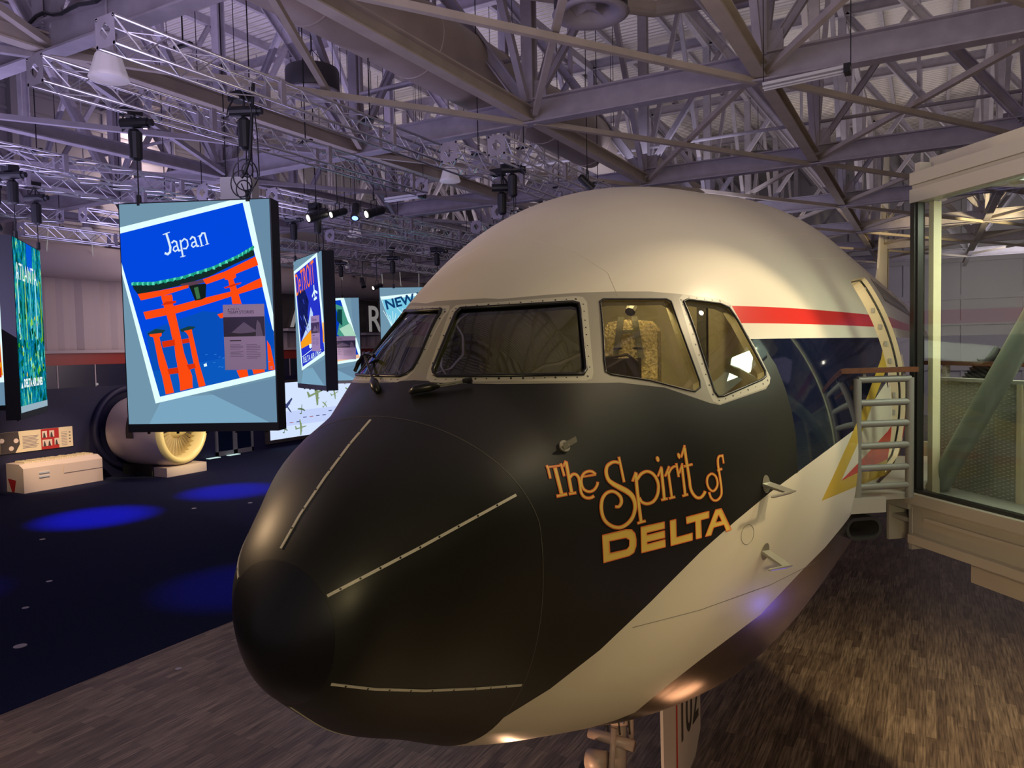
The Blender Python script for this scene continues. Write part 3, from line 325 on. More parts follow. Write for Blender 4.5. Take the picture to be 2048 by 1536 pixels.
STROKES=[[[1.1323,0.4247,1.1398,0.4248],[1.1322,0.4207,1.1396,0.421],[1.1321,0.4154,1.1395,0.4153],[1.1317,0.4085,1.1391,0.4074],[1.131,0.3991,1.1383,0.3969],[1.1295,0.3844,1.1368,0.3817],[1.1275,0.3654,1.1349,0.3627],[1.1258,0.3469,1.1331,0.3444],[1.1246,0.3341,1.132,0.3317]],[[1.135,0.4048,1.137,0.4169],[1.1416,0.4005,1.1436,0.4124],[1.1482,0.3961,1.1501,0.4079],[1.1547,0.3917,1.1566,0.4034],[1.1612,0.3873,1.1631,0.3988],[1.1677,0.3827,1.1695,0.3941],[1.1741,0.3778,1.1759,0.389]],[[1.1725,0.3978,1.1795,0.3946],[1.1722,0.3942,1.1792,0.3911],[1.1718,0.3893,1.1789,0.3863],[1.1713,0.3827,1.1783,0.3796],[1.1706,0.3737,1.1777,0.3707],[1.1695,0.3602,1.1767,0.3573],[1.1683,0.3429,1.1755,0.3403],[1.1673,0.3262,1.1745,0.3239],[1.1666,0.3146,1.1739,0.3124]],[[1.1498,0.3906,1.1606,0.3862],[1.1484,0.3768,1.1592,0.3727],[1.1471,0.3629,1.158,0.359],[1.1459,0.3489,1.1569,0.3453],[1.1448,0.3348,1.1558,0.3314],[1.1438,0.3206,1.1548,0.3174],[1.1428,0.3062,1.1539,0.3033],[1.142,0.2918,1.1531,0.2891],[1.1412,0.2773,1.1524,0.2749],[1.1406,0.2627,1.1518,0.2605],[1.14,0.2479,1.1512,0.246],[1.1396,0.2331,1.1508,0.2313],[1.1392,0.2181,1.1505,0.2166],[1.139,0.203,1.1503,0.2017]],[[1.1272,0.1859,1.1278,0.2093],[1.134,0.1848,1.1346,0.208],[1.1409,0.1837,1.1414,0.2067],[1.1477,0.1826,1.1482,0.2054],[1.1544,0.1814,1.1549,0.204],[1.1612,0.1803,1.1616,0.2026]],[[1.1808,0.3653,1.1765,0.3761],[1.1854,0.3737,1.1811,0.3846],[1.1899,0.3819,1.1857,0.3928],[1.1944,0.3897,1.1903,0.4007]],[[1.187,0.3929,1.1965,0.3855],[1.1854,0.3806,1.195,0.3735],[1.1839,0.3681,1.1935,0.3613],[1.1824,0.3555,1.1921,0.349],[1.1809,0.3427,1.1908,0.3365],[1.1796,0.3298,1.1895,0.3239],[1.1783,0.3168,1.1882,0.3112],[1.177,0.3036,1.1871,0.2983],[1.1759,0.2903,1.186,0.2852],[1.1748,0.2768,1.185,0.2721],[1.1738,0.2632,1.1841,0.2587],[1.1729,0.2494,1.1832,0.2453],[1.1721,0.2355,1.1824,0.2317],[1.1714,0.2215,1.1818,0.2179],[1.1708,0.2073,1.1812,0.2041],[1.1702,0.193,1.1807,0.19]],[[1.1662,0.1786,1.1667,0.1973],[1.1738,0.1768,1.1743,0.1952],[1.1814,0.1749,1.1819,0.1931],[1.1891,0.173,1.1895,0.1909]],[[1.1858,0.2798,1.1805,0.2958],[1.1876,0.2825,1.1823,0.2984],[1.1901,0.2863,1.1851,0.3024],[1.1926,0.2894,1.1885,0.3065],[1.1944,0.2907,1.1922,0.309],[1.196,0.2907,1.1959,0.3091],[1.1978,0.2901,1.1995,0.3077],[1.1993,0.2889,1.203,0.3045],[1.2004,0.2872,1.2062,0.2994],[1.2015,0.2843,1.2087,0.2929],[1.2026,0.2799,1.2106,0.2855],[1.2035,0.2743,1.212,0.2772],[1.2041,0.2679,1.2129,0.268],[1.2042,0.2604,1.213,0.2582],[1.2039,0.2512,1.2127,0.2479],[1.2033,0.2409,1.2121,0.2371],[1.2026,0.2301,1.2115,0.226],[1.2018,0.2184,1.2106,0.2139],[1.2006,0.2054,1.2095,0.201],[1.1997,0.192,1.2086,0.1887],[1.1994,0.1794,1.2084,0.1784],[1.1999,0.1685,1.2088,0.1702],[1.201,0.1588,1.2096,0.1632],[1.2026,0.15,1.2108,0.1572],[1.2047,0.142,1.2122,0.1519],[1.2074,0.1347,1.2139,0.1472],[1.2107,0.1285,1.2161,0.1431],[1.2142,0.1235,1.2185,0.1396],[1.2178,0.1198,1.2208,0.1371],[1.2216,0.1173,1.2231,0.1356],[1.2255,0.1163,1.2256,0.1349],[1.2291,0.1163,1.2283,0.1347],[1.2325,0.1168,1.2308,0.1349],[1.2359,0.1182,1.2331,0.1357],[1.2391,0.1204,1.2355,0.1373],[1.2416,0.1225,1.2379,0.1391],[1.2433,0.1238,1.2396,0.1404]],[[1.2206,0.2562,1.2214,0.2675],[1.2274,0.253,1.2282,0.2641],[1.2341,0.2499,1.2349,0.2609],[1.2409,0.247,1.2416,0.2578],[1.2476,0.2443,1.2483,0.2549],[1.2544,0.2417,1.2551,0.2522],[1.2611,0.2393,1.2618,0.2496]],[[1.2642,0.2497,1.2577,0.2425],[1.2628,0.2536,1.2562,0.2466],[1.2607,0.2596,1.2542,0.2523],[1.2582,0.2663,1.2521,0.258],[1.2553,0.2722,1.2501,0.262],[1.2522,0.2766,1.2483,0.2646],[1.2491,0.28,1.2462,0.2668],[1.2457,0.2826,1.244,0.2685],[1.2422,0.2844,1.2415,0.2696],[1.2384,0.2856,1.2385,0.2705],[1.2342,0.2863,1.2352,0.2709],[1.2298,0.2857,1.2321,0.2704],[1.2255,0.2833,1.2293,0.2688],[1.2215,0.2788,1.2266,0.2656],[1.2179,0.2727,1.2238,0.2607],[1.2146,0.2654,1.2212,0.2548],[1.2119,0.257,1.2192,0.2483],[1.2099,0.2474,1.2176,0.2409],[1.2085,0.2368,1.2165,0.2321],[1.2077,0.226,1.2159,0.2229],[1.2075,0.2159,1.2157,0.2144],[1.2077,0.2064,1.2159,0.2069],[1.2085,0.1972,1.2165,0.2],[1.2099,0.1882,1.2175,0.1939],[1.2122,0.1798,1.2189,0.1885],[1.2153,0.1721,1.221,0.1833],[1.2191,0.1652,1.2239,0.1782],[1.2235,0.1597,1.2269,0.1742],[1.2281,0.1559,1.2298,0.1717],[1.233,0.1546,1.2328,0.1708],[1.2379,0.1551,1.2363,0.171],[1.2426,0.157,1.2399,0.1723],[1.2469,0.1601,1.243,0.1744],[1.2509,0.1648,1.2457,0.1775],[1.2544,0.1705,1.2485,0.182],[1.2573,0.1765,1.2511,0.187],[1.2598,0.182,1.2532,0.1916],[1.2618,0.1876,1.2546,0.1956],[1.2632,0.1932,1.2557,0.1998],[1.2641,0.1977,1.2565,0.2039],[1.2647,0.2006,1.2572,0.2069]],[[1.3352,0.2928,1.3425,0.292],[1.3348,0.2829,1.342,0.2822],[1.3343,0.273,1.3416,0.2724],[1.3339,0.263,1.3412,0.2625],[1.3336,0.253,1.3408,0.2525],[1.3333,0.2429,1.3405,0.2425],[1.333,0.2328,1.3403,0.2325],[1.3328,0.2226,1.3401,0.2224],[1.3327,0.2123,1.34,0.2123],[1.3326,0.2021,1.3399,0.2021],[1.3326,0.1917,1.3399,0.1918],[1.3326,0.1813,1.3399,0.1815],[1.3327,0.1708,1.34,0.1711]],[[1.3381,0.2696,1.3333,0.2581],[1.3363,0.2718,1.3314,0.2603],[1.3335,0.2752,1.3287,0.2633],[1.3301,0.2789,1.326,0.2662],[1.3263,0.2818,1.3236,0.2678],[1.3225,0.2832,1.3213,0.2685],[1.3187,0.2838,1.3187,0.2687],[1.3148,0.2835,1.3159,0.2683],[1.3111,0.2826,1.3131,0.2674],[1.3073,0.2811,1.3102,0.266],[1.3033,0.279,1.3073,0.2641],[1.2992,0.2756,1.3048,0.2618],[1.2955,0.2706,1.3028,0.2588],[1.2924,0.2639,1.3009,0.2543],[1.2899,0.2562,1.2992,0.2484],[1.2879,0.2476,1.2978,0.2417],[1.2866,0.2385,1.297,0.2347],[1.2859,0.2287,1.2966,0.227],[1.2859,0.2182,1.2968,0.2186],[1.2865,0.2075,1.2974,0.2103],[1.288,0.1971,1.2986,0.2032],[1.2902,0.1876,1.3005,0.1975],[1.2932,0.1791,1.303,0.1921],[1.2966,0.1716,1.3061,0.1866],[1.3002,0.1642,1.3096,0.1808],[1.3043,0.1569,1.3134,0.1751],[1.3089,0.1498,1.3176,0.1694],[1.3134,0.1431,1.3223,0.1636],[1.3178,0.1366,1.3269,0.1577],[1.3223,0.1303,1.3313,0.1518],[1.3268,0.1242,1.3359,0.1459],[1.331,0.1184,1.3405,0.1397],[1.3346,0.1127,1.3448,0.1333],[1.3381,0.1073,1.3485,0.1266],[1.3411,0.1021,1.3519,0.1198],[1.3437,0.097,1.355,0.1123],[1.3458,0.0915,1.3578,0.104],[1.3479,0.0853,1.3599,0.0949],[1.3496,0.0783,1.3614,0.0854],[1.3511,0.0707,1.3626,0.0755],[1.3522,0.0626,1.3632,0.0652],[1.3527,0.0539,1.3636,0.0547],[1.3529,0.0446,1.3636,0.0436],[1.3528,0.0348,1.3632,0.0319],[1.3522,0.0245,1.3623,0.0196],[1.351,0.0131,1.361,0.0058],[1.3495,-0.0003,1.3593,-0.0051],[1.3476,-0.0069,1.3572,-0.0127],[1.3454,-0.0128,1.3546,-0.0199],[1.3427,-0.0182,1.3515,-0.0264],[1.3397,-0.0232,1.3479,-0.0324],[1.3363,-0.0278,1.3439,-0.0378],[1.3326,-0.0317,1.3396,-0.0426],[1.3286,-0.0353,1.3348,-0.0468],[1.3242,-0.0383,1.3296,-0.0505],[1.3197,-0.0406,1.3239,-0.0535],[1.3154,-0.0419,1.3179,-0.0552],[1.3109,-0.0421,1.3117,-0.0556],[1.3061,-0.0415,1.3053,-0.0547],[1.3012,-0.04,1.299,-0.0528],[1.2964,-0.0378,1.2928,-0.0501],[1.2915,-0.0349,1.2866,-0.0463],[1.2865,-0.0311,1.2806,-0.0416],[1.2817,-0.0267,1.2749,-0.0363],[1.2777,-0.0222,1.2699,-0.0307],[1.2745,-0.0176,1.2657,-0.0248],[1.2718,-0.0128,1.2622,-0.0186],[1.2696,-0.0075,1.2594,-0.0119],[1.2677,-0.0015,1.2571,-0.0048],[1.2661,0.0118,1.2552,0.0071],[1.2649,0.0263,1.2539,0.0241],[1.2644,0.0404,1.2532,0.0405],[1.2644,0.0536,1.2533,0.0559],[1.2651,0.0664,1.2542,0.0707],[1.2663,0.0792,1.2559,0.0852],[1.2681,0.0908,1.2581,0.0987],[1.2702,0.1005,1.261,0.1105],[1.2728,0.1082,1.2646,0.1204],[1.2758,0.1148,1.2687,0.1286],[1.2792,0.1202,1.2732,0.1352],[1.2825,0.1241,1.2779,0.1401],[1.2859,0.1266,1.283,0.1435],[1.2897,0.1279,1.2882,0.1452],[1.2934,0.1282,1.2934,0.1454],[1.2967,0.1276,1.2983,0.1444],[1.2996,0.1261,1.3029,0.1418],[1.3024,0.1234,1.3071,0.1378],[1.3052,0.1198,1.3109,0.133],[1.3077,0.1157,1.3143,0.1275],[1.3101,0.1107,1.3174,0.1213],[1.3123,0.1049,1.3203,0.1141],[1.3141,0.0988,1.3228,0.1065],[1.3153,0.0932,1.3246,0.0985],[1.316,0.0878,1.3256,0.0903],[1.3162,0.0822,1.326,0.082],[1.3161,0.0766,1.3258,0.0737],[1.3155,0.0718,1.3249,0.0656],[1.3146,0.0671,1.3231,0.0579],[1.3131,0.0621,1.3207,0.0506],[1.3113,0.058,1.3177,0.0443],[1.3102,0.0559,1.3141,0.0393],[1.3091,0.0554,1.3096,0.0376],[1.3069,0.0559,1.3055,0.039],[1.3042,0.0572,1.3024,0.0409],[1.3021,0.0581,1.3004,0.0422]],[[1.3624,0.1641,1.3566,0.1699],[1.3659,0.1743,1.3601,0.1801],[1.3694,0.1843,1.3637,0.1902],[1.373,0.1943,1.3673,0.2001],[1.3766,0.2041,1.3709,0.2099]],[[1.3688,0.2053,1.3779,0.2031],[1.3684,0.2017,1.3776,0.1995],[1.3679,0.1966,1.3771,0.1945],[1.3672,0.1893,1.3764,0.1875],[1.3665,0.1793,1.3757,0.1777],[1.3656,0.1671,1.3749,0.1656],[1.3648,0.1526,1.374,0.1514],[1.364,0.1341,1.3733,0.1334],[1.3635,0.1099,1.3728,0.1097],[1.3635,0.0736,1.3729,0.0739],[1.3648,0.0252,1.3741,0.026],[1.3673,-0.0162,1.3766,-0.0155],[1.3694,-0.0368,1.3786,-0.0361]],[[1.3649,-0.0434,1.3628,-0.0342],[1.3706,-0.0417,1.3685,-0.0325],[1.3763,-0.04,1.3742,-0.0309],[1.382,-0.0384,1.3799,-0.0292],[1.3877,-0.0367,1.3856,-0.0276]],[[1.376,0.1672,1.3699,0.1769],[1.3784,0.1717,1.3723,0.1813],[1.3817,0.1779,1.3758,0.1878],[1.3854,0.1841,1.38,0.1947],[1.3887,0.1883,1.3845,0.2003],[1.392,0.191,1.3891,0.204],[1.3955,0.193,1.3938,0.2065],[1.399,0.194,1.3986,0.2079],[1.402,0.194,1.4033,0.2077],[1.4049,0.1929,1.4078,0.2059],[1.4078,0.1907,1.412,0.2027],[1.4106,0.1875,1.4158,0.1983],[1.4131,0.1836,1.4192,0.1929],[1.4153,0.1786,1.4222,0.1864],[1.4174,0.1724,1.4248,0.1788],[1.4193,0.1654,1.4269,0.1707],[1.4207,0.1584,1.4286,0.1626],[1.4217,0.1515,1.4298,0.1545],[1.4224,0.1445,1.4305,0.1461],[1.4227,0.1371,1.4308,0.1373],[1.4225,0.1292,1.4306,0.128],[1.4218,0.1202,1.4299,0.1179],[1.4207,0.1104,1.4287,0.107],[1.4193,0.1006,1.4271,0.096],[1.4174,0.0918,1.4249,0.0856],[1.4151,0.0836,1.4223,0.0759],[1.4124,0.0757,1.4191,0.0665],[1.4094,0.0688,1.4154,0.0579],[1.4063,0.0636,1.4113,0.0506],[1.403,0.0599,1.4067,0.0451],[1.3993,0.0573,1.4017,0.0414],[1.3954,0.0558,1.3966,0.0394],[1.3919,0.0556,1.3917,0.0389],[1.3887,0.0566,1.3868,0.0405],[1.3855,0.059,1.3821,0.0439],[1.3824,0.0624,1.3779,0.0486],[1.3801,0.0657,1.3742,0.0544],[1.3786,0.0698,1.3713,0.0619],[1.3773,0.0756,1.3694,0.0701],[1.3763,0.0817,1.3683,0.077],[1.3756,0.0862,1.3675,0.0815]],[[1.4376,0.2562,1.4401,0.2558],[1.4368,0.2552,1.4408,0.2546],[1.4358,0.2538,1.4415,0.253],[1.4349,0.2519,1.4422,0.2512],[1.434,0.2495,1.4429,0.2493],[1.4339,0.2468,1.4429,0.2471],[1.434,0.2438,1.4429,0.2443],[1.434,0.241,1.4429,0.2413],[1.4339,0.2387,1.4429,0.2386],[1.4347,0.2368,1.442,0.2363],[1.4354,0.235,1.4411,0.2344],[1.4361,0.2334,1.4402,0.2329],[1.4369,0.2322,1.4393,0.2319]],[[1.4315,0.168,1.4266,0.1729],[1.4344,0.1761,1.4295,0.181],[1.4373,0.184,1.4325,0.1889],[1.4402,0.1919,1.4354,0.1968],[1.4432,0.1996,1.4384,0.2045],[1.4462,0.2073,1.4415,0.2122]],[[1.4383,0.2055,1.4464,0.2041],[1.4377,0.1964,1.4458,0.1951],[1.4371,0.1873,1.4452,0.1861],[1.4365,0.1781,1.4446,0.1769],[1.436,0.1688,1.4441,0.1677],[1.4356,0.1595,1.4437,0.1585],[1.4352,0.1501,1.4433,0.1491],[1.4348,0.1406,1.4429,0.1397],[1.4345,0.131,1.4426,0.1302],[1.4342,0.1213,1.4424,0.1206],[1.434,0.1116,1.4422,0.1109],[1.4339,0.1017,1.442,0.1011],[1.4337,0.0916,1.4419,0.0911],[1.4337,0.0815,1.4418,0.0811],[1.4337,0.0712,1.4418,0.0708],[1.4337,0.0607,1.4419,0.0604]],[[1.4301,0.0526,1.429,0.0657],[1.4359,0.054,1.4349,0.067],[1.4417,0.0554,1.4407,0.0682],[1.4475,0.0567,1.4465,0.0694]],[[1.4501,0.1623,1.4452,0.1675],[1.4532,0.1704,1.4484,0.1756],[1.4563,0.1785,1.4515,0.1836],[1.4594,0.1864,1.4547,0.1915],[1.4625,0.1942,1.4579,0.1994],[1.4657,0.202,1.4611,0.2071]],[[1.4549,0.1855,1.4618,0.1848],[1.4546,0.1765,1.4615,0.1759],[1.4543,0.1675,1.4612,0.1669],[1.4541,0.1585,1.461,0.1579],[1.4539,0.1493,1.4608,0.1489],[1.4538,0.1401,1.4607,0.1397],[1.4537,0.1308,1.4606,0.1305],[1.4536,0.1215,1.4605,0.1212],[1.4536,0.112,1.4605,0.1118],[1.4537,0.1024,1.4606,0.1023],[1.4537,0.0928,1.4607,0.0927],[1.4539,0.083,1.4608,0.083],[1.4541,0.073,1.461,0.0731],[1.4543,0.0629,1.4613,0.063]],[[1.4507,0.0564,1.4496,0.0683],[1.4563,0.0579,1.4552,0.0697],[1.4618,0.0594,1.4607,0.0711],[1.4673,0.0609,1.4663,0.0725]],[[1.461,0.1714,1.4558,0.1775],[1.4623,0.1747,1.4572,0.1807],[1.4642,0.1792,1.4592,0.1854],[1.4663,0.1838,1.4615,0.1905],[1.4682,0.1872,1.464,0.1948],[1.4699,0.1895,1.4664,0.1979],[1.4717,0.1913,1.4689,0.2004],[1.4736,0.1927,1.4714,0.2022],[1.4752,0.1936,1.4739,0.2035],[1.4767,0.1939,1.4765,0.204],[1.4784,0.1937,1.479,0.2038],[1.4802,0.1933,1.481,0.2033],[1.4815,0.193,1.4823,0.203]],[[1.4793,0.2104,1.4851,0.2101],[1.4791,0.2009,1.4849,0.2006],[1.4789,0.1913,1.4847,0.191],[1.4788,0.1816,1.4846,0.1814],[1.4787,0.1719,1.4845,0.1717],[1.4787,0.1621,1.4845,0.162],[1.4787,0.1522,1.4845,0.1522]],[[1.4917,0.2491,1.4938,0.2487],[1.491,0.2482,1.4944,0.2477],[1.4902,0.2469,1.495,0.2462],[1.4895,0.2452,1.4955,0.2446],[1.4888,0.243,1.4961,0.2429],[1.4888,0.2406,1.4961,0.2408],[1.4888,0.2379,1.4962,0.2382],[1.4888,0.2352,1.4962,0.2355],[1.4888,0.2329,1.4962,0.2328],[1.4894,0.2308,1.4955,0.2303],[1.49,0.2285,1.4947,0.228],[1.4906,0.2265,1.494,0.2261],[1.4911,0.225,1.4933,0.2248]],[[1.4864,0.1641,1.4821,0.168],[1.4888,0.1721,1.4846,0.1759],[1.4913,0.1799,1.4871,0.1838],[1.4938,0.1877,1.4896,0.1916],[1.4963,0.1954,1.4922,0.1993],[1.4989,0.203,1.4947,0.2069]],[[1.4914,0.1981,1.4979,0.1971],[1.4909,0.1898,1.4974,0.1888],[1.4905,0.1815,1.497,0.1805],[1.4901,0.1731,1.4966,0.1722],[1.4898,0.1646,1.4963,0.1638],[1.4895,0.1561,1.496,0.1553],[1.4892,0.1475,1.4957,0.1468],[1.4889,0.1389,1.4955,0.1382],[1.4887,0.1302,1.4953,0.1295],[1.4886,0.1214,1.4951,0.1208],[1.4885,0.1125,1.495,0.112],[1.4884,0.1035,1.495,0.1031],[1.4884,0.0944,1.4949,0.094],[1.4884,0.0853,1.495,0.0849],[1.4884,0.076,1.495,0.0757],[1.4885,0.0665,1.4951,0.0663]],[[1.4852,0.0602,1.484,0.0716],[1.4901,0.0617,1.4889,0.073],[1.4949,0.0632,1.4938,0.0744],[1.4998,0.0647,1.4987,0.0758]],[[1.4994,0.2269,1.4948,0.2313],[1.502,0.2343,1.4974,0.2386],[1.5046,0.2416,1.5,0.246],[1.5072,0.2488,1.5027,0.2532],[1.5099,0.256,1.5054,0.2604],[1.5126,0.2631,1.5081,0.2675],[1.5153,0.2702,1.5108,0.2746]],[[1.5074,0.2641,1.5144,0.2627],[1.5068,0.2566,1.5138,0.2553],[1.506,0.2458,1.513,0.2446],[1.5052,0.2335,1.5122,0.2324],[1.5045,0.2214,1.5115,0.2205],[1.504,0.2095,1.5111,0.2089],[1.5037,0.1972,1.5108,0.1967],[1.5035,0.1849,1.5105,0.1845],[1.5033,0.1733,1.5103,0.1729],[1.5031,0.1624,1.5102,0.1619],[1.503,0.1519,1.5101,0.1515],[1.5029,0.1418,1.51,0.1414],[1.5028,0.1323,1.5099,0.1318],[1.5027,0.1233,1.5097,0.1225],[1.5024,0.1146,1.5095,0.1139],[1.5023,0.1061,1.5094,0.106],[1.5027,0.0976,1.5097,0.0987],[1.5034,0.0896,1.5103,0.0918],[1.5044,0.0819,1.5112,0.0852],[1.5058,0.0747,1.5124,0.0792],[1.5075,0.0679,1.5137,0.0736],[1.5095,0.0613,1.5154,0.0682],[1.5119,0.055,1.5173,0.0632],[1.5146,0.0493,1.5193,0.059],[1.5175,0.0448,1.521,0.0562],[1.5206,0.0418,1.5226,0.0548],[1.5239,0.0405,1.5242,0.0542],[1.527,0.0406,1.5259,0.0542],[1.53,0.0418,1.5274,0.0548],[1.5327,0.0444,1.5288,0.056],[1.5352,0.048,1.5303,0.0583],[1.5372,0.0518,1.532,0.0613],[1.539,0.0555,1.5335,0.0643],[1.5407,0.0597,1.5348,0.0675],[1.5422,0.0642,1.536,0.0712],[1.5434,0.068,1.5372,0.0748],[1.5442,0.0705,1.538,0.0773]],[[1.4994,0.1859,1.4991,0.1959],[1.5047,0.1864,1.5044,0.1963],[1.51,0.1868,1.5098,0.1966],[1.5153,0.1872,1.5151,0.197],[1.5206,0.1877,1.5204,0.1974]],[[1.5614,0.1464,1.5636,0.1384],[1.5593,0.145,1.5615,0.1369],[1.5562,0.143,1.5586,0.135],[1.5528,0.1399,1.5559,0.1326],[1.5498,0.1356,1.5539,0.1298],[1.5477,0.13,1.5526,0.1259],[1.5463,0.1237,1.5514,0.1208],[1.5453,0.1169,1.5506,0.1151],[1.5449,0.1101,1.5502,0.1094],[1.545,0.1031,1.5503,0.1035],[1.5456,0.0957,1.5509,0.0972],[1.5467,0.0886,1.5518,0.0912],[1.5483,0.0822,1.553,0.0861],[1.5503,0.0764,1.5546,0.0817],[1.5528,0.0712,1.5565,0.0778],[1.5558,0.067,1.5584,0.075],[1.5593,0.0646,1.5597,0.074],[1.5628,0.0654,1.5608,0.0743],[1.5659,0.0683,1.5627,0.0761],[1.5686,0.0723,1.5646,0.079],[1.5708,0.0768,1.5663,0.0824],[1.5726,0.0818,1.5677,0.0863],[1.5741,0.0875,1.5689,0.0909],[1.5752,0.0938,1.5698,0.0961],[1.5758,0.1003,1.5703,0.1014],[1.5758,0.1073,1.5704,0.1073],[1.5755,0.1148,1.57,0.114],[1.5747,0.1222,1.5693,0.1204],[1.5734,0.1289,1.5684,0.1255],[1.5712,0.1347,1.5669,0.1296],[1.5684,0.1395,1.5646,0.1334],[1.5659,0.1431,1.5623,0.1367],[1.5643,0.1455,1.5607,0.1392]],[[1.5982,0.1714,1.5937,0.1718],[1.5984,0.1797,1.594,0.1802],[1.5988,0.188,1.5943,0.1885],[1.5991,0.1962,1.5947,0.1967],[1.5996,0.2044,1.5951,0.2049]],[[1.5983,0.2009,1.5955,0.1938],[1.597,0.202,1.5942,0.1949],[1.5949,0.2037,1.5924,0.1964],[1.5923,0.2053,1.5909,0.1974],[1.5892,0.2056,1.5903,0.1975],[1.5865,0.2038,1.5897,0.197],[1.5845,0.2012,1.5886,0.1956],[1.5828,0.1978,1.5875,0.1934],[1.5813,0.1939,1.5865,0.1906],[1.5803,0.1891,1.5857,0.1869],[1.5795,0.1837,1.585,0.1821],[1.579,0.1781,1.5845,0.1768],[1.5785,0.1728,1.5841,0.1718],[1.5783,0.1683,1.5838,0.1676],[1.5782,0.1641,1.5838,0.1638],[1.5782,0.1595,1.5838,0.1593],[1.5782,0.1535,1.5838,0.1532],[1.5781,0.1453,1.5837,0.145],[1.5781,0.1355,1.5837,0.1352],[1.5781,0.125,1.5837,0.1247],[1.5782,0.1147,1.5838,0.1145],[1.5783,0.1045,1.5839,0.1043],[1.5784,0.0939,1.584,0.0937],[1.5785,0.0838,1.5841,0.0834],[1.5785,0.0747,1.5841,0.0741],[1.5783,0.067,1.5839,0.0661],[1.5781,0.0603,1.5837,0.0588],[1.5776,0.0546,1.5831,0.0521],[1.5768,0.0496,1.582,0.0456],[1.5755,0.0448,1.5803,0.0394],[1.5737,0.0403,1.5781,0.0337],[1.5717,0.0365,1.5756,0.0288],[1.5698,0.0338,1.573,0.025],[1.568,0.0321,1.5702,0.0223],[1.566,0.0312,1.5671,0.0208],[1.564,0.0311,1.5639,0.0206],[1.5624,0.0318,1.5608,0.022],[1.5608,0.0335,1.5579,0.0251],[1.559,0.0365,1.5553,0.0295],[1.5573,0.0403,1.553,0.0347],[1.556,0.0444,1.5511,0.0405],[1.5549,0.0498,1.5497,0.0476],[1.554,0.0567,1.5488,0.0553],[1.5534,0.0633,1.5481,0.0622],[1.553,0.0679,1.5477,0.0668]],[[1.5773,0.1446,1.5761,0.153],[1.5838,0.1466,1.5826,0.1549],[1.5904,0.1485,1.5892,0.1568]]]
LETTERS=[[[[1.2609,-0.0715],[1.2731,-0.0691],[1.2851,-0.0667],[1.297,-0.0644],[1.3087,-0.0622],[1.3203,-0.06],[1.3316,-0.0577],[1.3477,-0.0593],[1.358,-0.0744],[1.3623,-0.0979],[1.3629,-0.1211],[1.3584,-0.1441],[1.3461,-0.1546],[1.3341,-0.1579],[1.3219,-0.1611],[1.3095,-0.1642],[1.2968,-0.1673],[1.284,-0.1706],[1.2709,-0.174],[1.2688,-0.1567],[1.2669,-0.1395],[1.2651,-0.1224],[1.2636,-0.1053],[1.2621,-0.0884]],[[1.2835,-0.0953],[1.2961,-0.0932],[1.3084,-0.0913],[1.3205,-0.0893],[1.3324,-0.0873],[1.3428,-0.096],[1.3435,-0.1193],[1.3365,-0.1303],[1.3247,-0.1327],[1.3127,-0.1351],[1.3004,-0.1374],[1.288,-0.1399],[1.2864,-0.125],[1.2849,-0.1101]]],[[[1.3731,-0.0529],[1.3838,-0.0508],[1.3945,-0.0486],[1.4051,-0.0466],[1.4157,-0.0445],[1.4262,-0.0425],[1.4367,-0.0405],[1.4378,-0.0647],[1.4259,-0.0672],[1.414,-0.0697],[1.4021,-0.0723],[1.39,-0.0749],[1.3907,-0.084],[1.4026,-0.081],[1.4145,-0.0781],[1.4263,-0.0752],[1.438,-0.0724],[1.4398,-0.0982],[1.4279,-0.1006],[1.416,-0.1032],[1.404,-0.1058],[1.392,-0.1085],[1.3932,-0.1168],[1.4051,-0.1137],[1.417,-0.1106],[1.4288,-0.1076],[1.4406,-0.1047],[1.4431,-0.132],[1.4326,-0.1345],[1.422,-0.137],[1.4114,-0.1395],[1.4007,-0.1421],[1.39,-0.1447],[1.3792,-0.1473],[1.3778,-0.1314],[1.3766,-0.1155],[1.3755,-0.0998],[1.3746,-0.0841],[1.3738,-0.0684]]],[[[1.4511,-0.0385],[1.4669,-0.0354],[1.4675,-0.0516],[1.4682,-0.0678],[1.4691,-0.0842],[1.4701,-0.1006],[1.48,-0.0978],[1.4898,-0.095],[1.4995,-0.0923],[1.5092,-0.0895],[1.5109,-0.116],[1.5003,-0.1188],[1.4897,-0.1215],[1.479,-0.1243],[1.4682,-0.127],[1.4571,-0.1298],[1.4558,-0.1144],[1.4546,-0.0991],[1.4535,-0.0838],[1.4526,-0.0686],[1.4518,-0.0535]]],[[[1.492,-0.0311],[1.5033,-0.0283],[1.5145,-0.0255],[1.5256,-0.0228],[1.5368,-0.0201],[1.5481,-0.0174],[1.5483,-0.0412],[1.5384,-0.0436],[1.5285,-0.0461],[1.5293,-0.0619],[1.5303,-0.0779],[1.5314,-0.0939],[1.5327,-0.11],[1.519,-0.1133],[1.5178,-0.0972],[1.5168,-0.0811],[1.5159,-0.0652],[1.5152,-0.0493],[1.5045,-0.0523],[1.4938,-0.0553]]],[[[1.5638,-0.0146],[1.579,-0.0124],[1.5842,-0.028],[1.5896,-0.0436],[1.5953,-0.0593],[1.6012,-0.0751],[1.6073,-0.091],[1.5943,-0.0955],[1.5866,-0.0704],[1.5735,-0.0737],[1.5608,-0.077],[1.5583,-0.0905],[1.5559,-0.1042],[1.5412,-0.1073],[1.5441,-0.0939],[1.5471,-0.0805],[1.5502,-0.0672],[1.5535,-0.054],[1.5568,-0.0408],[1.5603,-0.0276]],[[1.572,-0.0332],[1.5806,-0.057],[1.5655,-0.0599],[1.5687,-0.0465]]]]
